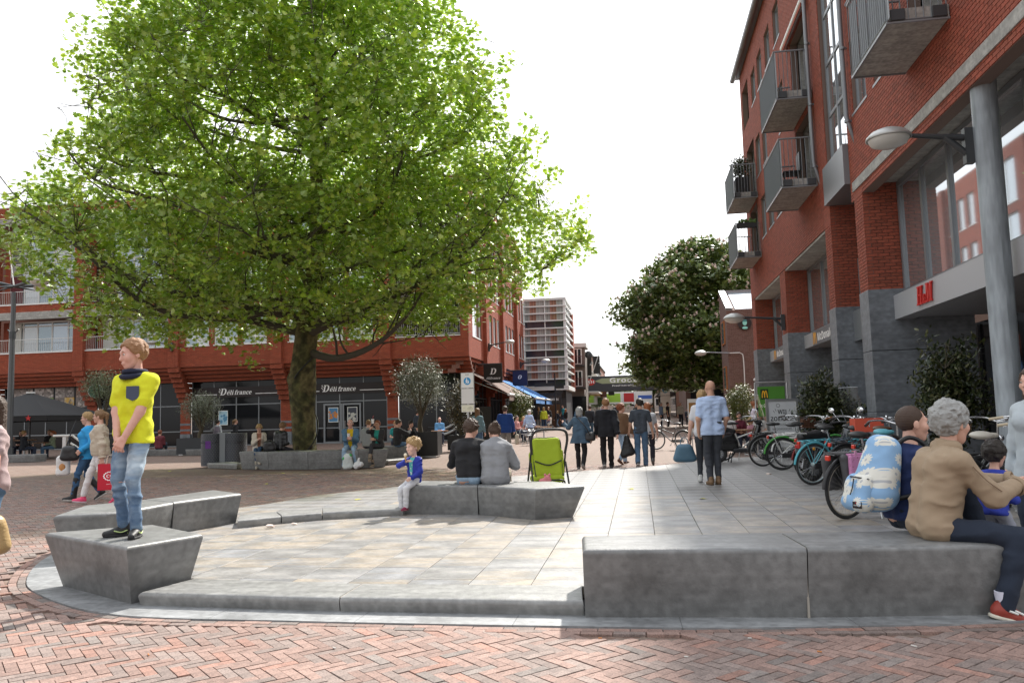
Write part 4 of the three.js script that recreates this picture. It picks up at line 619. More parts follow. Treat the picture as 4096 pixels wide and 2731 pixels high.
/* o: h height, at [x,y,z], turn (0 faces the viewer side +z), lod, sex, pose: lean, side, twist, head [yaw, pitch, roll], hl/hr wrist targets and fl/fr ankle targets (in units of a 1.75 m body, feet at 0), sit: pelvis height */
function person(o) {
  const lod = o.lod ?? 1, s = o.h / 1.75, fem = o.sex === 'f', seed = ++personSeed * 3.7, wB = (o.wide ?? 1);
  const cc = [.0115, .021, .034][lod], ch = [.0048, .0085, .016][lod], cf = [.0042, .0075, .013][lod];
  const T = thing('person', o.label, 'person', o.at, o.turn ?? 0, o.group);
  const py = o.sit ?? .95, P = [0, py, 0], lean = o.lean ?? .03, sd = o.side ?? 0, tw = o.twist ?? 0;
  const q = new THREE.Quaternion().setFromEuler(new THREE.Euler(lean, tw, sd, 'YXZ')), q2 = new THREE.Quaternion().setFromEuler(new THREE.Euler(lean * .45, tw * .4, sd * .5, 'YXZ'));
  const bend = o.bend ?? 0, qb = new THREE.Quaternion().setFromEuler(new THREE.Euler(lean + bend, tw, sd, 'YXZ'));
  const W1 = add3(P, V(0, .17, 0).applyQuaternion(q2).toArray()), sp = (x, y, z) => add3(W1, V(x, y, z).applyQuaternion(y > .2 ? qb : q).toArray());
  const kid = o.kid ?? 0, shw = (fem ? .155 : .178) * wB * (1 - kid * .1), N = sp(0, .335, -.01), SL = sp(shw, .258, -.005), SR = sp(-shw, .258, -.005), CH = sp(0, .17, .01), up = V(0, 1, 0).applyQuaternion(qb).toArray();
  const hw = fem ? .09 : .085, HL = add3(P, V(hw, -.02, 0).applyAxisAngle(V(0, 1, 0), tw * .3).toArray()), HR = add3(P, V(-hw, -.02, 0).applyAxisAngle(V(0, 1, 0), tw * .3).toArray());
  const [KL, AL] = ik(HL, o.fl ?? [.1, .085, 0], .435, .425, o.kl ?? [.08, 0, 1]), [KR, AR] = ik(HR, o.fr ?? [-.1, .085, 0], .435, .425, o.kr ?? [-.08, 0, 1]);
  const [EL, WL] = ik(SL, o.hl ?? [.27, py - .13, .06], .29, .26, o.el ?? [.5, -.1, -1]), [ER, WR] = ik(SR, o.hr ?? [-.27, py - .13, .06], .29, .26, o.er ?? [-.5, -.1, -1]);
  const fat = o.fat ?? 0;
  const torso = (e, bust = fem) => { const w = wB, L = [];
    for (const x of [-1, 1]) L.push(cap(add3(P, [x * .066 * w, -.01, -.012]), sp(x * .062 * w, .0, 0), .098 + e + fat * .5 + (fem ? .012 : 0), .088 + e + fat), cap(sp(x * .06 * w, .0, 0), sp(x * .078 * w, .21, -.005), .088 + e + fat, .1 + e), cap(sp(x * .07 * w, .2, -.005), sp(x * (shw - .035), .25, -.005), .09 + e, .054 + e), cap(sp(x * .03, .325, -.018), sp(x * (shw - .02), .256, -.008), .04 + e * .5, .048 + e * .7));
    L.push(cap(sp(0, .26, -.015), N, .07 + e, .058 + e)); if (fat) L.push(cap(sp(0, -.08, .05), sp(0, .08, .06), .07 + fat + e, .06 + fat + e)); if (bust) for (const x of [-1, 1]) L.push(ell(sp(x * .068, .155, .085), [.062 + e, .06 + e, .055 + e])); return L; };
  const arm = (S, E, Wr, e, t = 1) => t <= 1 ? [cap(S, mid3(S, E, t), .052 + e, lerp(.052, .041, t) + e)] : [cap(S, E, .052 + e, .042 + e), cap(E, mid3(E, Wr, t - 1), .041 + e, lerp(.041, .03, t - 1) + e * .8)];
  const leg = (Hh, K, A, e, e2 = e) => [cap(Hh, K, .083 + e + fat * .3, .056 + e2), cap(K, A, .054 + e2, .04 + e2 * 1.2), cap(add3(mid3(K, A, .12), [0, 0, -.012]), add3(mid3(K, A, .45), [0, 0, -.016]), .045 + e2, .043 + e2)];
  const sc = g => g.scale(s, s, s);
  // skin: trunk and limbs, head, hands joined into one surface
  const head0 = o.head ?? [0, 0, 0], qh = new THREE.Quaternion().setFromEuler(new THREE.Euler(head0[1], head0[0], head0[2] ?? 0, 'YXZ')), hs = (o.hs ?? 1) * (1 + kid * .1);
  const HC = add3(N, V(0, .142 * hs + .01, .022).applyQuaternion(new THREE.Quaternion().setFromEuler(new THREE.Euler(head0[1] * .6 + (o.lean ?? 0) * .5 + bend * .7, head0[0] * .5 + tw, 0, 'YXZ'))).toArray());
  const hm = new THREE.Matrix4().compose(V(...HC), qh.clone(), V(hs, hs, hs));
  const inH = p => V(...p).applyMatrix4(hm).toArray();
  const bones = [...torso(-.006, false), cap(add3(N, [0, -.03, 0]), inH([0, -.04, -.02]), .056, .05), ...arm(SL, EL, WL, 0, 2), ...arm(SR, ER, WR, 0, 2), ...leg(HL, KL, AL, -.006), ...leg(HR, KR, AR, -.006)];
  const parts = [field(bones, Math.max(cc, .02), { k: .025 })];
  const hb = [ell([0, .03, -.012], [.074, .087, .093]), ell([0, -.045, .028], [.055, .072, .06]), ell([0, -.098, .05], [.028, .022, .026], { k: .03 }), cap([0, .012, .082], [0, -.03, .1], .008, .0125, { k: .014 }), cap([-.032, .024, .076], [.032, .024, .076], .014, .014, { k: .02 }), cap([-.014, -.064, .083], [.014, -.064, .083], .0095, .0095, { k: .014 }),
    ...[-1, 1].flatMap(x => [ell([x * .04, -.025, .058], [.026, .03, .026], { k: .02 }), ell([x * .077, -.006, -.008], [.011, .031, .019], { k: .008 }), ell([x * .03, .006, .096], [.015, .01, .014], { sub: 1, k: .012 })])];
  parts.push(field(hb, ch, { k: .03 }).applyMatrix4(hm));
  const hand = (E, Wr, side, curl = .5, roll = 0) => {
    const d = V(...sub3(Wr, E)).normalize(), mtx = new THREE.Matrix4(), pal = V(-side, 0, 0).applyAxisAngle(d, 0); pal.addScaledVector(d, -pal.dot(d)).normalize(); if (roll) pal.applyAxisAngle(d, roll); const ax = d.clone().cross(pal); // x: across the palm, y: along the fingers, z: palm side
    mtx.makeBasis(ax, d, pal).setPosition(...Wr); const b = [cap([0, -.03, 0], [0, .02, 0], .026, .024)], fx = [-.03, -.0105, .0095, .028], fl = [.062, .074, .07, .054], th = side > 0 ? -1 : 1;
    fx.forEach((x, i) => { const X = x * (th > 0 ? -1 : 1) , r = .0092 + (lod === 2 ? .002 : 0), k0 = [X, .085, 0], a = curl * (.9 + i * .08), k1 = [X * 1.08, .085 + fl[i] * .5 * Math.cos(a), fl[i] * .5 * Math.sin(a)], k2 = [X * 1.1, k1[1] + fl[i] * .5 * Math.cos(a * 2.1), k1[2] + fl[i] * .5 * Math.sin(a * 2.1)]; b.push(cap([X * .55, .01, -.002], k0, .0145, .0125), cap(k0, k1, r + .001, r, { k: .006 }), cap(k1, k2, r, r - .0012, { k: .006 })); });
    const tx = th * -1; b.push(cap([tx * -.02, .015, .006], [tx * -.046, .05, .018], .015, .0118), cap([tx * -.046, .05, .018], [tx * -.05, .085, .026 + curl * .012], .011, .0095, { k: .006 })); return field(b, cf, { k: .01 }).applyMatrix4(mtx);
  };
  if (!o.nohands) parts.push(hand(EL, WL, 1, o.curl ?? .5, o.rl ?? 0), hand(ER, WR, -1, o.curl ?? .5, o.rr ?? 0));
  obj('body', sc(mergeGeometries(parts.map(g => g))), skinM(o.skin ?? 'fair'), T);
  // hair
  const hc = o.hair ?? ['short', 'brown'];
  if (hc[0] !== 'none') {
    const t = { short: .017, crop: .0045, bald: .004, curly: .03, bob: .022, long: .02, tail: .014, bun: .016, messy: .026 }[hc[0]] ?? .012, b = [ell([0, .034, -.016], [.076 + t, .088 + t, .092 + t])], cl = [];
    const ln = { bald: -.03, crop: .03, short: .012 }[hc[0]] ?? -.002;
    cl.push((x, y, z) => -(.68 * (y - .058) - .73 * (z - .07)) + ln * .4 + .014 * noise3(x * 55 + seed, y * 25, z * 55)); if (hc[0] === 'bald') cl.push((x, y, z) => y - .045 + Math.abs(x) * .2); if (hc[0] === 'crop') cl.push((x, y, z) => (z - .022) + (y - .06) * .1 - Math.abs(x) * .5);
    if (['short', 'messy', 'crop', 'curly'].includes(hc[0])) cl.push((x, y, z) => -y - .07);
    const L = hc[2] ?? .25;
    if (hc[0] === 'bob') { cl.length = 0; cl.push((x, y, z) => Math.min(z - .048 + Math.abs(x) * -.3, -(y - .068)) , (x, y) => -y - .13); b.push(ell([0, -.05, -.03], [.1, .1, .085])); }
    if (hc[0] === 'long') { cl.length = 0; cl.push((x, y, z) => Math.min(z - .045, -(y - .066) + Math.abs(x) * .5)); b.push(cap([0, -.02, -.05], [0, -.1 - L, -.085], .078, .05), cap([.05, 0, -.01], [.075, -.06 - L, -.03], .045, .03), cap([-.05, 0, -.01], [-.075, -.06 - L, -.03], .045, .03)); }
    if (hc[0] === 'tail') b.push(cap([0, .06, -.11], [0, .03, -.14], .026, .03), cap([0, .03, -.14], [.01, -.18, -.13], .034, .014));
    if (hc[0] === 'bun') b.push(ell([.01, .085, -.115], [.048, .044, .042]));
    const g = field(b, ch * 1.1, { k: .02, clips: cl, noise: { curly: .016, messy: .013, long: .009, bob: .008, crop: .001, bald: .001 }[hc[0]] ?? .007, nf: hc[0] === 'curly' ? 30 : 44, ny: hc[0] === 'long' || hc[0] === 'bob' ? .12 : .4, seed }); if (g.attributes.position.count) obj('hair', sc(g.applyMatrix4(hm)), hairM(hc[1]), T);
  }
  if (lod < 2) { const eb = [], ew = []; for (const x of [-1, 1]) { ew.push(sph(.0125, x * .031, .006, .0755, 1, .8, 1, 8)); eb.push(sph(.0062, x * .031, .006, .0845, 1, 1, .7, 8)); } const fx = g => sc(merge(g).applyMatrix4(hm)); obj('eyes', fx(ew), std([.6, .57, .54], .3), T); obj('iris', fx(eb), std([.03, .025, .02], .25), T);
    obj('eyebrows', fx([-1, 1].map(x => new THREE.CapsuleGeometry(.004, .026, 3, 6).rotateZ(PI / 2 + x * -.12).translate(x * .032, .031, .0885))), hairM(hc[1] ?? 'brown'), T); obj('lips', fx([new THREE.CapsuleGeometry(.0052, .03, 3, 8).rotateZ(PI / 2).scale(1, 1, .8).translate(0, -.064, .0885)]), std([.42, .15, .12], .5), T);
    if (o.glasses) obj('glasses', fx([...[-1, 1].flatMap(x => [new THREE.TorusGeometry(.021, .0022, 4, 16).scale(1.15, .8, 1).translate(x * .031, .004, .1), rod([x * .054, .008, .098], [x * .078, .004, .0], .002, .002, 4)]), rod([-.01, .008, .103], [.01, .008, .103], .002, .002, 4)]), M.black, T); }
  if (o.sunglasses) obj('sunglasses', sc(merge([-1, 1].map(x => sph(.022, x * .03, .004, .088, 1.1, .85, .5, 8))).applyMatrix4(hm)), M.black, T);
  // clothes
  const hem = o.hem ?? -.1, je = { tee: .012, shirt: .016, sweater: .018, jacket: .03, coat: .034, puffer: .045 }[o.top ?? 'tee'] ?? .014, sl = o.sleeve ?? (o.top === 'tee' ? .62 : 1.94), se = o.top === 'tee' ? je + .006 : je * .8;
  const pelv = V(0, 1, 0).applyQuaternion(q2), hemClip = (x, y, z) => -((x - P[0]) * pelv.x + (y - P[1]) * pelv.y + (z - P[2]) * pelv.z - hem), nk = add3(N, up, o.collar ?? .012), neckClip = (x, y, z) => (x - nk[0]) * up[0] + (y - nk[1]) * up[1] + (z - nk[2]) * up[2] - .0;
  const tb = [...torso(je), ...arm(SL, EL, WL, se, sl), ...arm(SR, ER, WR, se, sl)]; if (hem < -.1) for (const x of [-1, 1]) tb.push(cap(add3(P, [x * .07, 0, 0]), add3(P, [x * (.085 + (o.flare ?? 0)), hem - .06, (o.sit ? .1 : 0)]), .1 + je, .098 + je + (o.flare ?? 0)));
  if (o.collar > .03) tb.push(cap(add3(N, up, -.02), add3(N, up, o.collar), .082, .078, { k: .02 })); if (o.hood) tb.push(ell(sp(0, .29, -.105), [.12, .075, .075]), ell(sp(0, .33, -.08), [.1, .05, .06]));
  const open = o.open ? (x, y, z) => { const f = V(x - W1[0], y - W1[1], z - W1[2]).applyQuaternion(q.clone().invert()); return f.z > .02 ? o.open * (.7 + f.y) - Math.abs(f.x) : -1; } : null;
  const topM = o.topMat ?? fabricM(o.tc ?? [.1, .1, .1], o.tr ?? .88);
  obj(['jacket', 'coat', 'puffer'].includes(o.top) ? 'jacket' : 'shirt', sc(field(tb, cc, { k: .035, clips: [hemClip, neckClip, ...(open ? [open] : [])], noise: [.011, .008, .004][lod] * (o.top === 'puffer' ? .6 : o.top === 'tee' ? .75 : 1), nf: 8, ny: .8, seed, fold: o.top !== 'puffer', quilt: o.top === 'puffer' && !o.plain })), topM, T);
  if (o.open) obj('undershirt', sc(field(torso(.01), cc * 1.3, { k: .03, clips: [hemClip, (x, y, z) => neckClip(x, y, z) + .02] })), fabricM(o.uc ?? [.5, .5, .5]), T);
  const le = o.slim ? .006 : .016, ank = o.ank ?? .0, lb = [...torso(.004, false).slice(0, 1), ...torso(.004, false).slice(4, 5), ...leg(HL, KL, add3(AL, mid3([0, 0, 0], sub3(KL, AL), ank)), .01, le), ...leg(HR, KR, add3(AR, mid3([0, 0, 0], sub3(KR, AR), ank)), .01, le)];
  const wst = (x, y, z) => z > .17 ? -1 : (x - P[0]) * pelv.x + (y - P[1]) * pelv.y + (z - P[2]) * pelv.z - .09;
  obj('trousers', sc(field(lb, cc, { k: .02, clips: [wst, (x, y, z) => .05 - y - (o.feetUp ?? 0)], noise: [.009, .007, .003][lod], nf: 10, ny: .9, seed: seed + 5, fold: 1 })), o.botMat ?? fabricM(o.bc ?? [.03, .04, .07], .92), T);
  if (lod === 0 && ['jacket', 'coat', 'puffer', 'sweater'].includes(o.top)) for (const [E, Wr] of [[EL, WL], [ER, WR]]) { const p = mid3(E, Wr, .93), q3 = new THREE.Quaternion().setFromUnitVectors(V(0, 0, 1), V(...sub3(Wr, E)).normalize()); obj('cuff', sc(fix(new THREE.TorusGeometry(.036 + je * .75, .0085, 8, 18).scale(1, 1, 2.4).applyQuaternion(q3).translate(...p))), topM, T); }
  // shoes
  for (const [A, K, yaw] of [[AL, KL, o.ty ?? .15], [AR, KR, -(o.ty ?? .15)]]) {
    const sh = V(...sub3(A, K)).normalize(), tf = o.sit ? clamp(-sh.z * .4, -.2, .5) : clamp(sh.z * .9, -.9, .2) * -1, el = V(0, Math.sin(-tf * 0), 1), pitch = (A === AL ? o.pl : o.pr) ?? 0, m = new THREE.Matrix4().makeRotationFromEuler(new THREE.Euler(pitch, yaw + (A === AL ? o.yl ?? 0 : o.yr ?? 0), 0, 'YXZ')).setPosition(...A);
    const b = [cap([0, -.04, -.035], [0, -.045, .06], .036, .038), cap([0, -.05, .06], [0, -.058, .15], .04, .03), cap([0, -.02, -.01], [0, .03, -.012], .046, .043)];
    if (o.boots) b.push(cap([0, 0, -.01], V(...mid3([0, 0, 0], sub3(K, A), o.boots)).applyMatrix4(new THREE.Matrix4().extractRotation(m).invert()).toArray(), .05, .062));
    obj('shoe', sc(field(b, Math.max(cf * 1.4, .008), { k: .03, clips: [(x, y) => -.078 - y] }).applyMatrix4(m)), std(o.sc ?? [.04, .035, .03], .55), T);
    if (lod === 0 || o.sole) obj('sole', sc(field([cap([0, -.07, -.035], [0, -.07, .055], .043, .043), cap([0, -.07, .055], [0, -.07, .14], .044, .034)], .008, { clips: [(x, y) => -.084 - y, (x, y) => y + .062] }).applyMatrix4(m)), std(o.sole ?? [.5, .48, .45], .7), T);
  }
  T.userData.jt = { WL, WR, HC, P, N, SL, SR, EL, ER, AL, AR, s, hm }; const jt = T.userData.jt; delete T.userData.jt;
  return { T, ...jt, sc, at: (p) => V(...p).multiplyScalar(s).applyEuler(new THREE.Euler(0, o.turn ?? 0, 0)).add(V(...o.at)) };
}

// filled soft shapes: a pad over four corners, a bag
function pad(a, b, c, d, r, cell = .014, o = {}) { const n = Math.max(2, Math.ceil(Math.max(len3(sub3(b, a)), len3(sub3(c, d))) / r)), L = []; for (let i = 0; i <= n; i++) L.push(cap(mid3(a, b, i / n), mid3(d, c, i / n), r, r)); return field(L, cell, { k: r, ...o }); }
const bagGeo = (w, h, t, top = .8, cell = .015, noise = .004) => pad([-w / 2 + t, t, 0], [w / 2 - t, t, 0], [w / 2 * top - t, h - t, 0], [-w / 2 * top + t, h - t, 0], t, cell, { noise, nf: 9 });
// ---------- people ----------
const walk = (f = 1, st = .26) => ({ fl: [.09, f > 0 ? .085 : .15, f * st], fr: [-.09, f > 0 ? .15 : .085, -f * st], pl: f > 0 ? -.1 : .55, pr: f > 0 ? .55 : -.1, hl: [.26, .86, -f * .2], hr: [-.26, .86, f * .2] });
const sitP = (seat, h, o = {}) => ({ sit: (seat + .085) / (h / 1.75), fl: [.13, .085, o.reach ?? .42], fr: [-.13, .085, o.reach ?? .42], hl: [.1, (seat + .2) / (h / 1.75), .3], hr: [-.1, (seat + .2) / (h / 1.75), .3], hem: -.06, ...o });
const jeansTex = dataTex(128, (i, j) => { const y = j / 256, n = N1[j % 256 * 256 + i * 2], th = Math.exp(-Math.pow((y - .66) / .13, 2)) * clamp(Math.sin(i / 128 * 2 * PI) * .8 + .4), kn = Math.exp(-Math.pow((y - .45) / .05, 2)) * .5; const f = clamp(.36 + .55 * th + kn * .3 + (n - .5) * .0 + .3 * (N4[(j & 255) * 256 + i * 2] - .5)); return mix3([.17, .28, .42], [.72, .78, .82], f); }, 1, true, 256);
const denim = (c = [1, 1, 1]) => fabricM(c, .95, { map: jeansTex });
const lightDenim = fabricM([.3, .42, .55], .95), midDenim = fabricM([.075, .14, .23], .95), darkDenim = fabricM([.018, .026, .045], .95), blackCloth = fabricM([.012, .012, .014], .92);
// the boy on the bench
{
  const b = person({ lod: 0, h: 1.64, hs: 1.12, at: [-4.22, .47, -6.22], turn: -.12, label: 'boy in yellow t-shirt standing on the stone bench', top: 'tee', tc: [.66, .68, .02], sleeve: .72, hem: -.13, hair: ['short', 'strawblond'], skin: 'pink', lean: -.02, head: [-.5, .14, .04],
    hl: [.05, .83, .2], hr: [-.03, .83, .17], el: [.9, -.1, -.35], er: [-.9, -.1, -.35], curl: .55, rl: .9, rr: -.9, fl: [.1, .085, .06], fr: [-.1, .085, -.02], yl: .3, yr: -.55, kl: [.05, 0, 1], botMat: denim(), sc: [.012, .012, .013], sole: [.02, .02, .022], slim: 1, wide: .96 });
  const s = b.s, N = b.N;
  obj('neck_scarf', [new THREE.TorusGeometry(.083, .03, 8, 28).rotateX(PI / 2).scale(1, .8, 1).translate(N[0], N[1] + .012, N[2] + .012), new THREE.TorusGeometry(.094, .03, 8, 28).rotateX(PI / 2 + .25).scale(1, .85, 1).translate(N[0], N[1] - .02, N[2] + .03)].map(g => g.scale(s, s, s)), fabricM([.012, .016, .04]), b.T);
  const pk = new THREE.Shape([[-.055, .06], [.055, .06], [.055, -.045], [0, -.07], [-.055, -.045]].map(p => new THREE.Vector2(...p))); obj('chest_pocket', [new THREE.ExtrudeGeometry(pk, { depth: .006, bevelEnabled: false }).rotateY(.33).translate(.085, 1.27, .117).scale(s, s, s)], fabricM([.06, .075, .12]), b.T);
  for (const [A, y] of [[b.AL, .45], [b.AR, -.7]]) obj('shoe_stripe', [pipe([[.046, -.03, -.02], [.05, -.045, .03], [.046, -.03, .09]], .005, 10, 4), pipe([[-.046, -.03, -.02], [-.05, -.045, .03], [-.046, -.03, .09]], .005, 10, 4)].map(g => g.rotateY(y).translate(...A).scale(s, s, s)), std([.6, .75, .3], .4), b.T);
}
// little girl with an ice cream
{
  const h = 1.0, g = person({ lod: 0, h, hs: 1.5, kid: 1, at: [-3.06, .1, -10.72], turn: -.5, label: 'little girl in blue cardigan eating ice cream on the bench end', sex: 'm', skin: 'pale', top: 'jacket', tc: [.02, .035, .3], open: .075, uc: [.12, .5, .45], hair: ['curly', 'blond'], ...sitP(.39, h, { reach: .3 }), fl: [.06, .2, .36], fr: [-.1, .16, .34], hl: [.16, .86, .26], hr: [-.02, 1.24, .24], er: [-1, -.4, .1], head: [-.15, .1, 0], bc: [.6, .6, .62], sc: [.22, .02, .06], sole: [.3, .1, .12], hem: -.1, lean: .02 });
  const w = add3(g.WR, [.0, .06, .03]); const ic = thing('ice_cream', 'ice cream cone held to the little girl\'s mouth', 'ice cream'); const p = g.at(w); ic.position.copy(p); obj('cone', [new THREE.ConeGeometry(.022, .09, 10).rotateX(PI)], std([.5, .3, .12], .8), ic); obj('scoop', [sph(.026, 0, .055, 0, 1, 1, 1, 10)], std([.75, .66, .5], .6), ic);
  const dots = []; const q = RNG(5); for (let i = 0; i < 26; i++) { const a = q() * 6.28, y = .93 + q() * .36; dots.push(sph(.016, Math.cos(a) * .152, y, Math.sin(a) * .112 - .01, 1, 1, 1, 5)); } obj('dots', dots.map(d => d.scale(g.s, g.s, g.s)), std([.75, .75, .78], .9), g.T);
}
// the couple, backs turned
person({ lod: 0, h: 1.78, at: [-2.3, .1, -10.72], turn: PI + .05, label: 'man in black sweater on bench, back turned', top: 'sweater', tc: [.013, .013, .015], hair: ['messy', 'brown'], ...sitP(.39, 1.78), lean: .14, bend: .12, head: [-.6, .35, 0], hl: [.06, .74, .32], hr: [-.1, .74, .34], el: [1, -.9, -.3], er: [-1, -.9, -.3], botMat: lightDenim, hem: .0 });
person({ lod: 0, h: 1.68, sex: 'f', at: [-1.93, .1, -10.7], turn: PI + .1, label: 'woman in grey wool coat with hair bun on bench', top: 'coat', tc: [.24, .245, .26], hair: ['bun', 'brown'], collar: .05, ...sitP(.39, 1.68), hem: -.1, flare: .03, lean: .2, bend: .14, head: [.35, .4, 0], hl: [.08, .7, .3], hr: [-.08, .7, .32], el: [1, -1, -.3], er: [-1, -1, -.3], bc: [.3, .26, .2] });
// two men on the long bench
{
  const m = person({ lod: 0, h: 1.8, at: [2.0, 0, -6.62], turn: 1.8, label: 'man in navy hooded sweater with flowered backpack, in profile', hs: 1.1, top: 'sweater', tc: [.017, .032, .11], hood: 1, hair: ['crop', 'brown'], ...sitP(.47, 1.8), lean: .12, bend: .06, head: [-.12, -.02, 0], hl: [.14, .8, .36], hr: [-.16, .76, .36], botMat: darkDenim, skin: 'fair', sleeve: 1.9, hem: -.04 });
  const bp = thing('backpack', 'pale blue backpack with white flower print on the navy man\'s back', 'backpack'); const s = m.s; bp.position.set(2.0, 0, -6.62); bp.rotation.y = 1.8;
  const ft = canvas(512, 512, (c) => { c.fillStyle = '#8fb6dc'; c.fillRect(0, 0, 512, 512); const q = RNG(8); for (let i = 0; i < 26; i++) { const x = q() * 512, y = q() * 512, r = 34 + q() * 30; for (const [dx, dy] of [[0, 0], [512, 0], [-512, 0], [0, 512], [0, -512]]) { c.fillStyle = '#e4e2d8'; for (let k = 0; k < 12; k++) { c.beginPath(); c.ellipse(x + dx + Math.cos(k * PI / 6) * r * .6, y + dy + Math.sin(k * PI / 6) * r * .6, r * .42, r * .17, k * PI / 6, 0, 7); c.fill(); } c.fillStyle = '#b7b9bc'; c.beginPath(); c.arc(x + dx, y + dy, r * .22, 0, 7); c.fill(); } } }); ft.wrapS = ft.wrapT = THREE.RepeatWrapping; ft.repeat.set(2.3, 2.3);
  const fm = fabricM([.9, .9, .9], .85, { map: ft });
  obj('pack_body', field([cap([-.12, .72, -.24], [-.08, 1.06, -.14], .115, .075), cap([.12, .72, -.24], [.08, 1.06, -.14], .115, .075), cap([0, .72, -.28], [0, 1.07, -.17], .13, .09), cap([-.06, .72, -.26], [-.05, 1.06, -.16], .13, .085), cap([.06, .72, -.26], [.05, 1.06, -.16], .13, .085)], .011, { k: .05, noise: .007, nf: 9 }), fm, bp);
  obj('front_pocket', field([cap([-.1, .66, -.38], [.1, .66, -.38], .075, .075), cap([-.1, .76, -.36], [.1, .76, -.36], .065, .065), cap([-.1, .82, -.34], [.1, .82, -.34], .05, .05)], .011, { k: .05, noise: .005 }), fm, bp);
  obj('pocket_flap', [pipe([[-.15, .84, -.36], [0, .85, -.405], [.15, .84, -.36]], .006, 12, 4)], M.dark, bp); obj('zip_pull', [pipe([[-.06, .98, -.27], [-.08, .93, -.3], [-.075, .9, -.32]], .005, 8, 4), pipe([[-.04, .84, -.42], [-.04, .76, -.44], [-.045, .72, -.46]], .005, 8, 4)], M.black, bp);
  const lg = canvas(64, 40, c => { c.fillStyle = '#181214'; c.fillRect(0, 0, 64, 40); c.fillStyle = '#a02028'; c.fillRect(18, 4, 26, 8); c.fillStyle = '#ddd'; c.font = 'bold 11px sans-serif'; c.fillText('EASTPAK', 6, 26); }); obj('brand_patch', new THREE.PlaneGeometry(.08, .05).rotateY(PI + .45).translate(-.12, .65, -.448), std([1, 1, 1], .7, { map: lg }), bp);
  obj('strap', [pipe([[.1, 1.07, -.13], [.12, 1.14, .0], [.14, 1.06, .12], [.18, .88, .14], [.2, .74, .0], [.14, .68, -.18]], .018, 30, 6).scale(1, 1, 1)], M.black, bp); obj('strap', [pipe([[-.1, 1.07, -.13], [-.12, 1.14, .0], [-.14, 1.06, .12], [-.18, .88, .14], [-.2, .74, .0], [-.14, .68, -.18]], .018, 30, 6)], M.black, bp);
  obj('hand_loop', [pipe([[-.04, 1.1, -.16], [0, 1.14, -.17], [.04, 1.1, -.16]], .01, 8, 5)], M.black, bp);
}
{
  const seat = .47, h = 1.84, m = person({ lod: 0, h, at: [2.0, 0, -6.02], turn: 1.72, label: 'grey haired man in tan jacket, hands clasped round his knee', hs: 1.14, top: 'jacket', tc: [.34, .25, .165], tr: .8, hair: ['messy', 'grey'], collar: .055, ...sitP(seat, h), hem: -.09, lean: .2, bend: .12, wide: 1.1, head: [.35, -.02, 0], skin: 'fair',
    fl: [.1, .5, .34], kl: [0, 1, .45], fr: [-.36, .085, .2], kr: [-.6, .4, 1], hl: [-.02, .8, .52], hr: [-.1, .78, .5], el: [.8, -.6, -.2], er: [-.5, -1, -.1], rl: .8, rr: -.8, curl: .8, botMat: darkDenim, sc: [.3, .045, .03], sole: [.62, .58, .48], pr: .25 });
  obj('shoe_stripes', [rod([.05, -.02, .0], [.05, -.04, .05], .007), rod([.05, -.02, .035], [.05, -.045, .085], .007), rod([-.05, -.02, .0], [-.05, -.04, .05], .007), rod([-.05, -.02, .035], [-.05, -.045, .085], .007)].map(g => g.translate(...m.AR).scale(m.s, m.s, m.s)), M.white, m.T);
  const jm = fabricM([.24, .16, .1], .85), J = g => g.scale(m.s, m.s, m.s); obj('sleeve_patch', [J(pipe([add3(mid3(m.SR, m.ER, .25), [-.07, .03, -.01]), add3(mid3(m.SR, m.ER, .6), [-.075, .02, 0]), add3(mid3(m.SR, m.ER, .95), [-.07, .03, .02])], .0035, 12, 5))], jm, m.T); obj('collar', field([cap(add3(m.N, [-.05, .015, -.03]), add3(m.N, [.05, .015, -.03]), .05, .05), cap(add3(m.N, [-.06, .01, .02]), add3(m.N, [.06, .01, .02]), .05, .05)], .011, { k: .03, noise: .006 }).scale(m.s, m.s, m.s), fabricM([.34, .25, .165], .8), m.T);
  obj('sock', [rod([0, -.02, 0], [0, .09, -.01], .046, .042, 10).translate(...m.AR).scale(m.s, m.s, m.s)], std([.62, .62, .72], .9), m.T);
}
person({ lod: 1, h: 1.68, sex: 'f', at: [3.28, 0, -7.3], turn: -1.1, label: 'person in pale grey knitted sweater cut off by picture edge', top: 'sweater', tc: [.45, .5, .53], hair: ['long', 'brown', .1], botMat: darkDenim, hem: -.2, flare: .03 });
person({ lod: 1, h: 1.06, hs: 1.25, kid: 1, at: [2.7, 0, -6.8], turn: 2.3, label: 'dark haired child half hidden behind the tan jacket', top: 'sweater', tc: [.03, .05, .35], hair: ['messy', 'dark'], ...sitP(.47, 1.06), bc: [.35, .36, .42], lean: .2 });
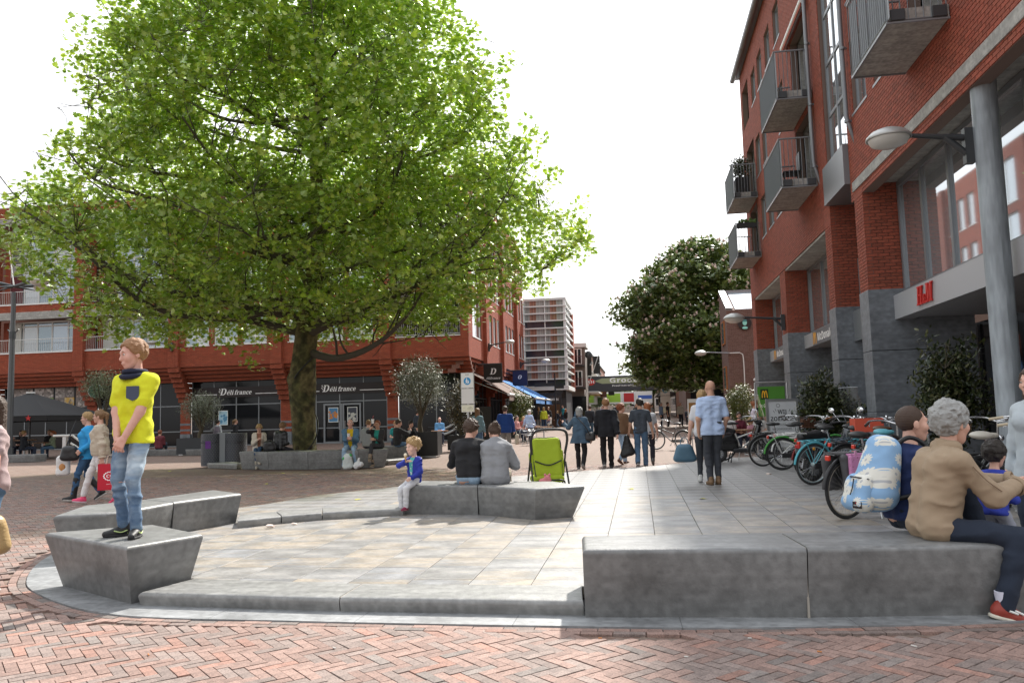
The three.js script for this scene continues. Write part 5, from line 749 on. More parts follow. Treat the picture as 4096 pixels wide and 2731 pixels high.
// standing couple by the scooter
person({ lod: 0, h: 1.84, at: [1.27, .1, -14.45], turn: PI + .15, label: 'bald man in light blue shirt standing, back turned', top: 'shirt', tc: [.42, .53, .74], sleeve: .8, hair: ['none', 'brown'], hem: -.13, bc: [.042, .046, .056], sc: [.19, .11, .055], sole: [.1, .06, .03], hl: [.21, .87, .1], hr: [-.21, .87, .1], el: [.45, 0, -1], er: [-.45, 0, -1], fl: [.07, .085, .0], fr: [-.07, .085, .05], slim: 1, head: [.22, 0, 0], ty: .1, skin: 'tan' });
{
  const w = person({ lod: 1, h: 1.68, sex: 'f', at: [1.16, .1, -15.0], turn: PI - .2, label: 'woman in white shoes standing hidden behind the bald man', top: 'tee', tc: [.6, .6, .62], hair: ['bob', 'blond'], bc: [.05, .055, .065], sc: [.62, .62, .6], slim: 1, hr: [.2, .8, .1], hl: [.29, .78, .0] });
  const p = w.at(w.WL), t = thing('handbag', 'blue leather handbag hanging beside the bald man', 'bag', [p.x - .1, .48, p.z + .12]); obj('bag_body', bagGeo(.42, .3, .06, .7), std([.06, .13, .19], .55), t); obj('handle', [pipe([[-.08, .2, 0], [-.04, .42, 0], [.04, .42, 0], [.08, .2, 0]], .009, 16)], std([.06, .13, .19], .55), t);
}
// the five walkers
person({ lod: 0, h: 1.58, sex: 'f', at: [-1.48, 0, -20.4], turn: PI - .1, label: 'grey haired woman in denim jacket waving, walking away', top: 'jacket', tc: [.055, .1, .15], hem: -.22, flare: .05, fat: .02, hair: ['bob', 'grey'], bc: [.012, .012, .014], sc: [.1, .1, .1], sole: [.3, .3, .28], head: [-.2, 0, 0], ...walk(1, .14), hl: [.5, 1.28, .25], el: [.7, -1, .2], hr: [-.3, .82, .05] });
{ const t = thing('handbag', 'black shoulder bag at the waving woman\'s hip', 'bag', [-1.22, .72, -20.3]); obj('bag_body', bagGeo(.28, .2, .05, .9), M.leather, t); obj('strap', [pipe([[.02, .1, .05], [-.1, .35, .13], [-.33, .62, .05], [-.3, .62, -.12]], .012, 16)], M.black, t); }
person({ lod: 0, h: 1.78, at: [-.8, 0, -20.3], turn: PI + .05, label: 'young man in black hooded jacket walking away', plain: 1, top: 'puffer', tc: [.008, .009, .013], hood: 1, hem: -.16, hair: ['short', 'strawblond'], bc: [.009, .009, .01], sc: [.03, .03, .032], sole: [.45, .45, .45], ...walk(-1, .12) });
person({ lod: 1, h: 1.66, sex: 'f', at: [-.47, 0, -22.0], turn: PI - .75, label: 'woman with short red hair in brown quilted jacket', top: 'puffer', tc: [.15, .085, .045], hair: ['curly', 'red'], hem: -.08, botMat: lightDenim, sc: [.12, .05, .025], head: [-.55, 0, 0], ...walk(1, .2) });
person({ lod: 0, h: 1.76, at: [.04, 0, -20.5], turn: PI - .05, label: 'man in charcoal t-shirt and jeans walking away', top: 'tee', tc: [.045, .055, .07], sleeve: .7, hem: -.09, hair: ['short', 'dark'], botMat: midDenim, sc: [.02, .02, .022], sole: [.5, .5, .5], skin: 'tan', head: [.5, 0, 0], ...walk(-1, .16), hl: [.3, .84, .02], hr: [-.3, .82, .1] });
{ const t = thing('carried_coat', 'black coat hanging from the charcoal man\'s hand', 'coat', [-.31, .36, -20.42]); obj('cloth', field([cap([0, .42, 0], [-.08, 0, 0], .05, .1), cap([0, .42, 0], [.1, .05, .02], .05, .09), cap([0, .4, 0], [.02, .02, .05], .05, .07)], .016, { k: .04, noise: .012, nf: 8 }), M.black, t); }
person({ lod: 1, h: 1.66, sex: 'f', at: [.24, 0, -21.6], turn: PI, label: 'woman with long auburn hair hidden behind the charcoal man', top: 'tee', tc: [.5, .52, .54], hair: ['long', 'ginger', .18], bc: [.02, .02, .03], ...walk(1, .2), sc: [.1, .1, .1] });
// two women with shopping
person({ lod: 0, h: 1.7, sex: 'f', at: [-10.45, 0, -14.0], turn: -1.0, label: 'short blond woman in bright blue jacket and black boots', top: 'jacket', tc: [.03, .3, .62], open: .1, uc: [.62, .58, .58], hair: ['short', 'blond'], glasses: 1, hem: -.14, bc: [.04, .1, .2], sc: [.012, .012, .013], boots: .78, ...walk(1, .24), hl: [.24, .98, .1], head: [-.1, .05, 0], slim: 1, fat: .015 });
person({ lod: 0, h: 1.72, sex: 'f', at: [-9.72, 0, -13.35], turn: -1.1, label: 'young woman in cream leather jacket and white trousers', top: 'jacket', tc: [.5, .42, .32], tr: .5, open: .12, uc: [.012, .02, .05], hair: ['tail', 'lightbrown'], glasses: 1, hem: -.06, bc: [.72, .69, .68], sc: [.75, .06, .16], sole: [.55, .45, .5], ...walk(-1, .3), hr: [-.24, .84, .1], hl: [.25, .8, -.08], head: [-.15, .02, 0], fat: .02, slim: 1, ank: .12 });
{
  const ca = canvas(256, 300, (c, w, h) => { c.fillStyle = '#c51f34'; c.fillRect(0, 0, w, h); c.strokeStyle = '#fff'; c.fillStyle = '#fff'; c.lineWidth = 9; c.beginPath(); for (let a = 0; a <= 64; a++) { const r = 62 + 4 * Math.cos(a * PI * 2 / 64 * 16), t = a * PI * 2 / 64; c.lineTo(128 + r * 1.12 * Math.cos(t), 140 + r * .82 * Math.sin(t)); } c.stroke(); c.font = 'bold 52px serif'; c.fillText('C', 82, 158); c.fillText('A', 134, 158); c.font = 'bold 26px serif'; c.fillText('&', 117, 146); c.font = '13px sans-serif'; c.fillText('WWW.C-A.COM', 84, 240); });
  const t = thing('shopping_bag', 'red paper shopping bag with white round logo', 'bag', [-9.27, .28, -13.05], .45); obj('bag_body', [box(.42, .46, .13, 0, .23, 0)], std([.46, .02, .035], .7), t); obj('print', new THREE.PlaneGeometry(.4, .44).translate(0, .23, .068), std([1, 1, 1], .7, { map: ca }), t); for (const z of [-.05, .05]) obj('handle', [pipe([[-.08, .45, z], [-.05, .6, z * .4], [.05, .6, z * .4], [.08, .45, z]], .006, 14)], std([.6, .5, .4], .8), t);
  const pb = thing('plastic_bag', 'white plastic bag with orange print beside black boots', 'bag', [-10.85, .5, -13.85], .3); obj('bag_body', bagGeo(.26, .36, .04, .9, .014, .01), std([.72, .7, .68], .5), pb); obj('print', [sph(.06, 0, .15, .045, 1, 1.2, .3, 8)], std([.55, .25, .08], .6), pb);
  const hb = thing('handbag', 'black shoulder bag on the blond woman\'s arm', 'bag', [-10.62, .78, -13.72], .4); obj('bag_body', bagGeo(.34, .26, .06, .8), M.leather, hb); obj('strap', [pipe([[-.08, .18, 0], [0, .5, -.05], [.08, .75, -.1]], .012, 12)], M.black, hb);
}
// passer-by at the picture edge with a handbag
{
  const p = person({ lod: 0, h: 1.7, sex: 'f', at: [-5.63, 0, -6.3], turn: -.6, label: 'passer-by cut off by picture edge, bare arm with handbag', top: 'tee', tc: [.4, .3, .3], sleeve: .5, hair: ['long', 'brown'], botMat: midDenim, hl: [.32, .8, .14], curl: 1.1, skin: 'pink' });
  const w = p.at(p.WL), t = thing('handbag', 'beige crocodile leather handbag at the picture edge', 'bag', [w.x, w.y - .5, w.z], .9); obj('bag_body', bagGeo(.42, .32, .07, .8, .011), std([.4, .27, .12], .5, { bumpMap: stoneBump, bumpScale: .004 }), t); obj('handle', [pipe([[-.09, .28, 0], [-.06, .44, 0], [.06, .44, 0], [.09, .28, 0]], .011, 16)], std([.08, .045, .025], .5), t); obj('clasp', [rbox(.05, .04, .17, .01, 0, .24, 0)], std([.1, .06, .03], .5), t);
}
// people on the tree bench
const tb = .53;
person({ lod: 1, h: 1.64, sex: 'f', at: [-11.55, 0, -23.25], turn: .5, label: 'blond woman in cream jacket looking at her phone', top: 'jacket', tc: [.56, .5, .42], open: .07, uc: [.32, .14, .09], hair: ['curly', 'blond'], ...sitP(tb, 1.64), hl: [.06, .93, .3], hr: [-.06, .93, .3], head: [0, .5, 0], bc: [.025, .06, .12], sc: [.36, .32, .25], boots: .35, fl: [-.02, .24, .5], kl: [-.1, 1, .5], fr: [-.08, .085, .42], hem: -.16, slim: 1 });
person({ lod: 1, h: 1.76, at: [-10.95, 0, -23.35], turn: PI - .3, label: 'person in black leather jacket behind the phone woman', top: 'jacket', tc: [.012, .012, .014], tr: .35, hair: ['messy', 'lightbrown'], ...sitP(tb, 1.76), lean: .25, bc: [.02, .02, .03], head: [0, .4, 0] });
person({ lod: 0, h: 1.82, at: [-8.5, 0, -22.95], turn: .25, label: 'man in denim blue jacket and yellow shirt on tree bench', top: 'jacket', tc: [.085, .17, .26], open: .09, uc: [.62, .42, .01], hair: ['bald', 'grey'], ...sitP(tb, 1.82), hl: [.06, .82, .36], hr: [-.02, .82, .38], botMat: lightDenim, sc: [.1, .05, .025], skin: 'pink', head: [-.1, .03, 0], fl: [.2, .085, .42], fr: [-.14, .085, .46] });
person({ lod: 0, h: 1.68, sex: 'f', at: [-7.72, 0, -23.15], turn: .0, label: 'red haired woman in dark cardigan drinking from a cup', top: 'jacket', tc: [.028, .028, .03], open: .08, uc: [.03, .28, .22], hair: ['short', 'red'], ...sitP(tb, 1.68), hr: [-.02, 1.28, .3], er: [-1, -1, .2], hl: [.0, .84, .3], bc: [.035, .036, .04], fl: [-.1, .26, .5], kl: [-.2, 1, .5], fr: [-.05, .085, .36], sc: [.26, .2, .14], boots: .3, skin: 'tan', slim: 1 });
person({ lod: 1, h: 1.78, at: [-8.5, 0, -24.5], turn: PI, label: 'man in grey sweater behind the yellow shirt man', top: 'sweater', tc: [.3, .31, .31], hair: ['crop', 'lightbrown'], ...sitP(tb, 1.78), lean: .15, bc: [.05, .06, .08] });
person({ lod: 1, h: 1.78, at: [-7.95, 0, -25.9], turn: 2.2, label: 'man in dark jacket eating a snack behind tree bench', top: 'jacket', tc: [.02, .02, .023], hair: ['short', 'brown'], ...sitP(.5, 1.78), hl: [.1, 1.0, .4], hr: [-.05, .98, .42], botMat: midDenim, head: [-.3, .2, 0] });
person({ lod: 1, h: 1.66, sex: 'f', at: [-8.0, 0, -27.6], turn: .7, label: 'woman in black with bun seated by the planter', top: 'jacket', tc: [.01, .01, .011], hair: ['bun', 'dark'], ...sitP(.5, 1.66), head: [.2, .35, 0], bc: [.01, .01, .012], sc: [.02, .02, .02], hem: -.14 });
person({ lod: 1, h: 1.66, sex: 'f', at: [-9.6, 0, -31], turn: .3, label: 'blond woman in turquoise seated at the cafe behind', top: 'tee', tc: [.02, .3, .32], hair: ['tail', 'blond'], ...sitP(.48, 1.66) });
person({ lod: 1, h: 1.72, at: [-9.8, .08, -39], turn: .3, label: 'old man in blue shirt and grey vest at cafe table', top: 'shirt', tc: [.12, .3, .55], hair: ['bald', 'white'], ...sitP(.5, 1.72), skin: 'pink', fat: .03 });
person({ lod: 1, h: 1.78, at: [-11.2, .08, -39.5], turn: 1.9, label: 'waiter in dark jacket standing at the corner cafe', top: 'jacket', tc: [.02, .025, .035], hair: ['curly', 'dark'], bc: [.3, .3, .32], lean: .25 });
// left terrace and low wall
person({ lod: 1, h: 1.8, at: [-22.35, 0, -34.9], turn: PI + .1, label: 'man in maroon sweater sitting on low wall, back turned', top: 'sweater', tc: [.14, .025, .035], hair: ['short', 'red'], ...sitP(.3, 1.8), lean: .12, bc: [.03, .04, .06] });
person({ lod: 1, h: 1.68, sex: 'f', at: [-23.1, 0, -34.9], turn: PI + .6, label: 'person in khaki jacket sitting on low wall beside the boy', top: 'jacket', tc: [.25, .2, .12], hair: ['long', 'lightbrown'], ...sitP(.3, 1.68), lean: .15 });
person({ lod: 1, h: 1.6, at: [-19.4, 0, -34.9], turn: PI - .4, label: 'boy in grey hooded top and cap with checked rucksack', top: 'jacket', tc: [.38, .4, .42], hood: 1, hair: ['short', 'dark'], hl: [.45, 1.2, .25], bc: [.012, .012, .015], sc: [.05, .05, .05] });
{ const t = thing('backpack', 'small grey checked rucksack on the hooded boy', 'backpack', [-19.33, .95, -34.7], -.3); obj('pack_body', field([cap([-.08, 0, 0], [-.07, .28, 0], .08, .07), cap([.08, 0, 0], [.07, .28, 0], .08, .07)], .02, { k: .05 }), fabricM([.16, .14, .17]), t); obj('front_pocket', [rbox(.2, .16, .06, .02, 0, .06, .08)], fabricM([.1, .09, .11]), t); }
person({ lod: 1, h: 1.62, sex: 'f', at: [-19.0, 0, -35.8], turn: PI - .9, label: 'girl in black with brown ponytail beside olive planter', top: 'sweater', tc: [.015, .015, .018], hair: ['tail', 'lightbrown'], bc: [.012, .012, .015] });
person({ lod: 1, h: 1.25, hs: 1.2, kid: 1, at: [-18.6, 0, -34.0], turn: -1.4, label: 'small child in white t-shirt reaching out beside the bin', top: 'tee', tc: [.7, .7, .72], hair: ['short', 'dark'], ...sitP(.28, 1.25), hl: [.1, .9, .55], hr: [-.1, .95, .6] });
person({ lod: 1, h: 1.8, at: [-29.2, 0, -33.2], turn: PI - .7, label: 'man in white shirt dining under the black parasol', top: 'shirt', tc: [.6, .62, .72], hair: ['short', 'dark'], ...sitP(.46, 1.8), hl: [.2, .95, .45], lean: .2 });
person({ lod: 1, h: 1.68, sex: 'f', at: [-27.2, 0, -34.0], turn: -.9, label: 'woman in green top dining at the terrace', top: 'sweater', tc: [.2, .24, .16], hair: ['tail', 'ginger'], ...sitP(.46, 1.68), botMat: midDenim });
person({ lod: 2, h: 1.75, at: [-28.5, 0, -35.4], turn: .2, label: 'diner in black shirt facing us behind the lamp post', top: 'shirt', tc: [.015, .015, .018], hair: ['bob', 'blond'], ...sitP(.46, 1.75) });
person({ lod: 2, h: 1.75, at: [-29.9, 0, -35.2], turn: .4, label: 'diner with dark hair at the picture edge terrace', top: 'shirt', tc: [.02, .02, .025], hair: ['long', 'dark'], ...sitP(.46, 1.75) });
person({ lod: 2, h: 1.78, at: [-27.9, 0, -33.0], turn: 2.6, label: 'diner in dark sweater with back turned at terrace', top: 'sweater', tc: [.012, .014, .02], hair: ['short', 'blond'], ...sitP(.46, 1.78) });
// the shopping street
person({ lod: 0, h: 1.76, at: [-4.56, 0, -27.4], turn: PI - .05, label: 'man in blue quilted jacket and grey trousers walking away', top: 'puffer', tc: [.012, .055, .25], hem: -.13, hair: ['short', 'brown'], bc: [.24, .23, .22], sc: [.12, .12, .1], ...walk(1, .12), fat: .01 });
{ const t = thing('shoulder_bag', 'cream cloth bag carried by the blue quilted jacket man', 'bag', [-4.15, .42, -27.35]); obj('bag_body', bagGeo(.2, .34, .05, .7).rotateY(1.2), fabricM([.55, .5, .42]), t); obj('handle', [pipe([[0, .32, 0], [-.03, .45, .02], [0, .32, .05]], .01, 10)], fabricM([.55, .5, .42]), t); }
person({ lod: 1, h: 1.72, sex: 'f', at: [-5.7, 0, -28.2], turn: PI - .3, label: 'woman with long brown hair in denim jacket by zone sign', top: 'jacket', tc: [.16, .26, .3], hair: ['long', 'lightbrown', .3], botMat: midDenim, hem: -.1 });
person({ lod: 1, h: 1.64, sex: 'f', at: [-5.45, .06, -40.2], turn: PI - .5, label: 'white haired lady in pale blue jacket with dark trousers', top: 'jacket', tc: [.4, .5, .72], hem: -.18, flare: .03, hair: ['curly', 'white'], bc: [.01, .012, .025], ...walk(1, .2), fat: .015 });
const street = [
  [1.7, 'f', -6.55, -56, 0, 'blond woman in yellow green top seen from behind', 'shirt', [.55, .6, .04], ['long', 'blond', .05], [.03, .06, .12], PI],
  [1.72, 'f', -6.95, -56.3, 0, 'woman with long light brown hair in dark top', 'sweater', [.05, .045, .05], ['long', 'lightbrown', .3], [.25, .25, .27], PI],
  [1.68, 'f', -6.66, -60, 1, 'woman in black jacket pushing a white stroller', 'jacket', [.02, .02, .022], ['bob', 'lightbrown'], [.02, .03, .05], 0],
  [1.36, 'f', -6.3, -63, 1, 'girl with long blond hair in dark jacket', 'jacket', [.015, .02, .03], ['long', 'blond', .2], [.1, .17, .26], -.8],
  [1.5, 'f', -5.55, -62, 1, 'girl in printed black top with ginger hair', 'sweater', [.012, .012, .013], ['long', 'ginger', .2], [.16, .25, .36], PI - .5],
  [1.8, 'm', -6.1, -66, 1, 'man in turquoise shirt beside the girls', 'tee', [.05, .4, .5], ['crop', 'brown'], [.03, .05, .08], -1.2],
  [1.8, 'm', -7.0, -67, 1, 'man in olive jacket in front of the sandwich shop', 'jacket', [.05, .055, .04], ['short', 'grey'], [.03, .03, .04], .8],
  [1.68, 'f', -3.85, -52, 1, 'blond woman in denim jacket further down the street', 'jacket', [.04, .09, .16], ['tail', 'blond'], [.04, .07, .12], PI],
  [1.78, 'm', -2.5, -42, 1, 'man in black jacket and jeans in the middle street', 'jacket', [.012, .014, .02], ['short', 'brown'], [.04, .085, .14], PI],
  [1.7, 'm', -2.35, -57, 1, 'man in grey polo and shorts down the street', 'tee', [.12, .1, .1], ['short', 'red'], [.06, .06, .05], PI],
  [1.66, 'f', -2.8, -64, 0, 'woman in lilac top in the distant crowd', 'tee', [.35, .25, .4], ['short', 'dark'], [.08, .08, .1], 0],
  [1.74, 'm', -1.9, -70, 1, 'man in dark coat in the distant crowd', 'jacket', [.03, .03, .035], ['short', 'dark'], [.03, .03, .04], .3],
  [1.66, 'f', -.2, -66, 1, 'woman in black top beyond the red haired walker', 'tee', [.02, .02, .025], ['long', 'dark'], [.03, .05, .08], .2],
  [1.7, 'f', .95, -58.5, 1, 'woman in grey top and leggings walking to the shops', 'sweater', [.36, .37, .38], ['tail', 'brown'], [.012, .016, .03], 1.4],
  [1.8, 'm', 1.62, -58.8, 0, 'man in pale blue vest under the second zone sign', 'jacket', [.2, .28, .42], ['short', 'grey'], [.012, .013, .02], 1.2],
  [1.8, 'm', 2.1, -59, 0, 'man in black polo holding a camera', 'tee', [.014, .014, .016], ['short', 'brown'], [.03, .03, .034], 1.3],
  [1.76, 'm', 3.02, -59.4, 0, 'old man in cream and green jacket with hands behind', 'jacket', [.5, .46, .4], ['bald', 'white'], [.018, .022, .035], .5],
  [1.8, 'm', 3.95, -59.8, 0, 'man in navy jacket under the chestnut', 'jacket', [.014, .018, .035], ['bald', 'grey'], [.014, .016, .03], -1.2],
  [1.7, 'm', 3.7, -62, 0, 'seated figure in the shade of the chestnut', 'jacket', [.03, .045, .07], ['short', 'dark'], [.02, .02, .03], 0],
];
street.forEach(([h, sex, x, z, w, label, top, tc, hair, bc, turn], i) => person({ lod: 2, h, sex, at: [x, groundY(z), z], turn, label, top, tc, hair, bc, ...(w ? walk(i % 2 ? 1 : -1, .22) : {}), ...(/seated/.test(label) ? sitP(.45, h) : {}) }));
// terrace guests by the fast food shop, cafe guests under the awnings
[[1.7, 'f', 3.3, -27.6, 'woman in maroon with sunglasses at the terrace table', [.13, .02, .04], ['short', 'brown'], .2, 1], [1.2, 'f', 3.6, -27, 'small girl with blond ponytail in pink at terrace', [.5, .25, .32], ['tail', 'blond'], PI - .6, 0], [1.68, 'f', 4.0, -27.8, 'blond woman with sunglasses in white top at terrace', [.6, .58, .56], ['bob', 'blond'], -.3, 1], [1.75, 'm', 2.9, -27.2, 'man in white polo at the terrace, hidden by bald man', [.62, .62, .64], ['short', 'brown'], PI - .3, 0]].forEach(([h, sex, x, z, label, tc, hair, turn, sg]) => person({ lod: 1, h, sex, at: [x, 0, z], turn, label, top: 'tee', tc, hair, ...sitP(.46, h), sunglasses: sg, kid: h < 1.4 ? 1 : 0, hs: h < 1.4 ? 1.25 : 1 }));
person({ lod: 1, h: 1.7, sex: 'f', at: [4.05, 0, -29.3], turn: 1.6, label: 'waitress with ginger bun in white blouse by the green board', top: 'shirt', tc: [.62, .58, .7], sleeve: .8, hair: ['bun', 'ginger'], bc: [.02, .02, .022] });
person({ lod: 1, h: 1.75, at: [4.3, 0, -30.2], turn: PI, label: 'person in black behind the waitress', top: 'tee', tc: [.012, .012, .013], hair: ['short', 'brown'], bc: [.012, .012, .013] });
[[1.78, 'm', -6.2, -40.8, 'man in pink shirt seated under the brown awning', [.45, .2, .18], ['short', 'brown'], 1.2], [1.64, 'f', -5.95, -41.6, 'blond woman in rust jacket at the street table', [.28, .08, .06], ['bob', 'blond'], .6], [1.7, 'f', -6.1, -43.2, 'woman in magenta top at the street table', [.4, .05, .2], ['short', 'dark'], PI], [1.75, 'm', -7.5, -39, 'diner in dark green by the menu board', [.03, .06, .05], ['short', 'brown'], -.6]].forEach(([h, sex, x, z, label, tc, hair, turn]) => person({ lod: 2, h, sex, at: [x, groundY(z), z], turn, label, top: 'shirt', tc, hair, ...sitP(.46, h) }));
// ---------- trees and shrubs ----------
function leafShape(pts, fold = .12) { // flat blade folded along its midrib; pts: right half outline from base to tip
  const pos = [], tip = pts.at(-1); for (const sx of [1, -1]) for (let i = 0; i < pts.length - 1; i++) { const a = pts[i], b = pts[i + 1], z = p => -Math.abs(p[0]) * fold - p[1] * p[1] * .15; const A = [sx * a[0], a[1], z(a)], Bq = [sx * b[0], b[1], z(b)], Cq = [0, tip[1] * .45, -.03]; pos.push(...(sx > 0 ? [...Cq, ...A, ...Bq] : [...Cq, ...Bq, ...A])); }
  const g = new THREE.BufferGeometry(); g.setAttribute('position', new THREE.Float32BufferAttribute(pos, 3)); g.computeVertexNormals(); g.setAttribute('uv', new THREE.Float32BufferAttribute(new Float32Array(pos.length / 3 * 2), 2)); return g;
}
const planeLeaf = leafShape([[0, 0], [.16, -.06], [.3, .02], [.5, .3], [.3, .42], [.34, .7], [.14, .66], [0, 1]], .25), ovalLeaf = leafShape([[0, 0], [.22, .3], [.2, .65], [0, 1]], .2), thinLeaf = leafShape([[0, 0], [.11, .4], [0, 1]], .2), palmLeaf = leafShape([[0, 0], [.3, -.1], [.52, .05], [.25, .22], [.5, .5], [.18, .45], [0, 1]], .2);
const leafMat = (c, t = .45, r = .5) => new THREE.MeshPhysicalMaterial({ color: C(c), roughness: r, transmission: t, thickness: 0, side: THREE.DoubleSide });
function foliage(parent, name, n, sample, geo, size, tones, mat, up = .2, keepN = 0, keepName = 'leaf') {
  const o = new THREE.Object3D(), list = []; for (let i = 0; i < n; i++) { const p = sample(i); if (p) list.push(p); }
  if (keepN) list.sort((a, b) => (a.z < b.z ? 1 : -1));
  const setup = p => { o.position.copy(p); o.rotation.set(rr(-1, 1) - (1 - up) * 1.3, rnd() * 6.28, rr(-1, 1) * .9, 'YXZ'); o.scale.setScalar(size * rr(.65, 1.25)); };
  const keep = []; if (keepN) for (let i = 0; i < keepN; i++) keep.push(list.splice(rnd() * Math.min(list.length, keepN * 6) | 0, 1)[0]);
  const mk = tones.map(t => { const m = mat.clone(); m.color.setRGB(...t); return m; });
  for (const p of keep) { setup(p); const q = obj(keepName, geo, mk[rnd() * mk.length | 0], parent); q.position.copy(o.position); q.rotation.copy(o.rotation); q.scale.copy(o.scale); }
  const im = new THREE.InstancedMesh(geo, mat, list.length); list.forEach((p, i) => { setup(p); o.updateMatrix(); im.setMatrixAt(i, o.matrix); const t = tones[rnd() * tones.length | 0], v = rr(.8, 1.2); im.setColorAt(i, cs.setRGB(t[0] * v, t[1] * v, t[2] * v)); });
  im.name = name; im.userData.kind = 'stuff'; im.castShadow = im.receiveShadow = true; parent.add(im); return im;
}
const barkTex = dataTex(256, (i, j, k) => { const m = clamp((N1[k] - .5) * 5 + .5), v = .3 + .35 * N2[k]; return mix3([v * .98, v * 1.0, v * .72], [v * 1.35, v * 1.25, v], m * .6 + .2 * N4[k]); }, .8);
function limbGeo(pts, r0, r1, seg = 8, n = 14, wob = 0) { // tapered tube along points
  const c = new THREE.CatmullRomCurve3(pts.map(p => p.isVector3 ? p : V(...p)), false, 'centripetal'), fr = c.computeFrenetFrames(n), pos = [], idx = [], uv = [];
  for (let i = 0; i <= n; i++) { const t = i / n, p = c.getPointAt(t), r = typeof r0 === 'function' ? r0(t) : lerp(r0, r1, t); for (let j = 0; j <= seg; j++) { const a = j / seg * 2 * PI, rw = r * (1 + wob * noise3(Math.cos(a) * 1.6 + p.x, p.y * 1.4, Math.sin(a) * 1.6)), q = p.clone().addScaledVector(fr.normals[i], Math.cos(a) * rw).addScaledVector(fr.binormals[i], Math.sin(a) * rw); pos.push(q.x, q.y, q.z); uv.push(a * r, t * c.getLength()); } }
  for (let i = 0; i < n; i++) for (let j = 0; j < seg; j++) { const a = i * (seg + 1) + j, b = a + seg + 1; idx.push(a, b, a + 1, b, b + 1, a + 1); }
  const g = new THREE.BufferGeometry(); g.setAttribute('position', new THREE.Float32BufferAttribute(pos, 3)); g.setAttribute('uv', new THREE.Float32BufferAttribute(uv, 2)); g.setIndex(idx); g.computeVertexNormals(); g.userData.c = c; return g;
}
{ // the big plane tree
  const q = RNG(21), r2 = (a, b) => a + (b - a) * q(), TX = -10.55, TZ = -24.4, t = thing('plane_tree', 'big spreading plane tree with bright green leaves on the square', 'tree', [TX, 0, TZ]);
  const bark = std([.36, .34, .25], .9, { map: barkTex, bumpMap: stoneBump, bumpScale: .02 });
  const tr = limbGeo([[0, -.1, 0], [-.05, 1.2, 0], [-.08, 2.6, .02], [.05, 4.2, 0], [.3, 6, 0], [.5, 8, .1], [.45, 10.5, .2], [.6, 13, .1], [.5, 16, 0]], k => k < .03 ? .46 : k < .3 ? .37 + .06 * Math.exp(-Math.pow((k - .155) / .035, 2)) : lerp(.34, .03, Math.pow((k - .3) / .7, .8)), 0, 14, 50, .12);
  obj('trunk', [tr, sph(.24, -.33, 2.75, .12, 1, 1.15, .8, 10)], bark, t);
  obj('cable', [pipe([[.1, .3, .42], [.4, .9, .1], [.2, 1.6, -.35], [-.38, 2.3, -.1], [-.15, 2.8, .4], [.33, 3.4, .25]].map(p => [p[0] * 1.02, p[1], p[2] * 1.02]), .022, 40)], M.black, t);
  const Rad = y => { const P = [[4.2, 5.2], [4.9, 7.4], [5.7, 8.8], [6.8, 9.7], [8, 10], [10, 9.4], [12, 8.0], [14.5, 6.2], [16.5, 4.2], [18.3, 1]]; for (let i = 0; i < P.length - 1; i++) if (y < P[i + 1][0]) return lerp(P[i][1], P[i + 1][1], clamp((y - P[i][0]) / (P[i + 1][0] - P[i][0]))); return .5; };
  const env = (a, y) => Rad(y) * (.86 + .2 * noise3(Math.cos(a) * 1.7, y * .45, Math.sin(a) * 1.7 + 4) + .12 * noise3(Math.cos(a) * 4, y * 1.1, Math.sin(a) * 4));
  const wood = [], nodes = []; const tc = tr.userData.c;
  const addLimb = (p0, p1, ra, rb, sag, n = 12, seg = 6) => { const d = p1.clone().sub(p0), mid = [.3, .6, .85].map((k, i) => p0.clone().addScaledVector(d, k).add(V(r2(-.35, .35), sag * Math.sin(k * PI) + r2(-.2, .2), r2(-.35, .35)).multiplyScalar(d.length() / 6))); const g = limbGeo([p0, ...mid, p1], ra, rb, seg, n); wood.push(g); for (let k = 1; k <= 10; k++) nodes.push(g.userData.c.getPointAt(k / 10)); return g.userData.c; };
  const subs = []; const L = [];
  for (let i = 0; i < 30; i++) { const k = i / 30, h0 = lerp(3.9, 14, Math.pow(k, .85)), a = i * 2.399 + .4, el = h0 + lerp(1.2, 2.6, k) + r2(-1.3, 1.5), rad = env(a, clamp(el, 4.4, 17.6)) * .86; L.push([h0, V(Math.cos(a) * rad - .6, clamp(el, 5.2, 17.5), Math.sin(a) * rad * .82), lerp(.15, .045, k)]); }
  L.push([4.3, V(6.4, 6.6, 2.2), .17], [4.8, V(-7.5, 7.8, 3.5), .16], [5.4, V(-5.5, 7.2, 5.5), .13]);
  for (const [h0, e, r] of L) { let tt = 0; for (let k = 0; k <= 60; k++) if (tc.getPointAt(k / 60).y < h0) tt = k / 60; const c = addLimb(tc.getPointAt(tt), e, r, .025, -.8 + r2(-.5, .7), 18, 7); for (let k = 0; k < 8; k++) { const u = .25 + .72 * k / 8, p = c.getPointAt(u), dir = e.clone().sub(p).normalize(), off = V(r2(-1, 1), r2(-.35, .9), r2(-1, 1)).normalize().addScaledVector(dir, .6).multiplyScalar(r2(1.4, 3)); subs.push(addLimb(p, p.clone().add(off), lerp(r * .35, .02, u), .008, .2, 6, 5)); } }
  for (const c of subs) for (let k = 0; k < 3; k++) { const p = c.getPointAt(r2(.3, 1)); addLimb(p, p.clone().add(V(r2(-1, 1), r2(-.7, .7), r2(-1, 1)).multiplyScalar(1.1)), .016, .007, .1, 4, 4); }
  const cells = {}; nodes.forEach(p => { const k = [p.x, p.y, p.z].map(v => Math.floor(v / 1.5)).join(); (cells[k] ??= []).push(p); });
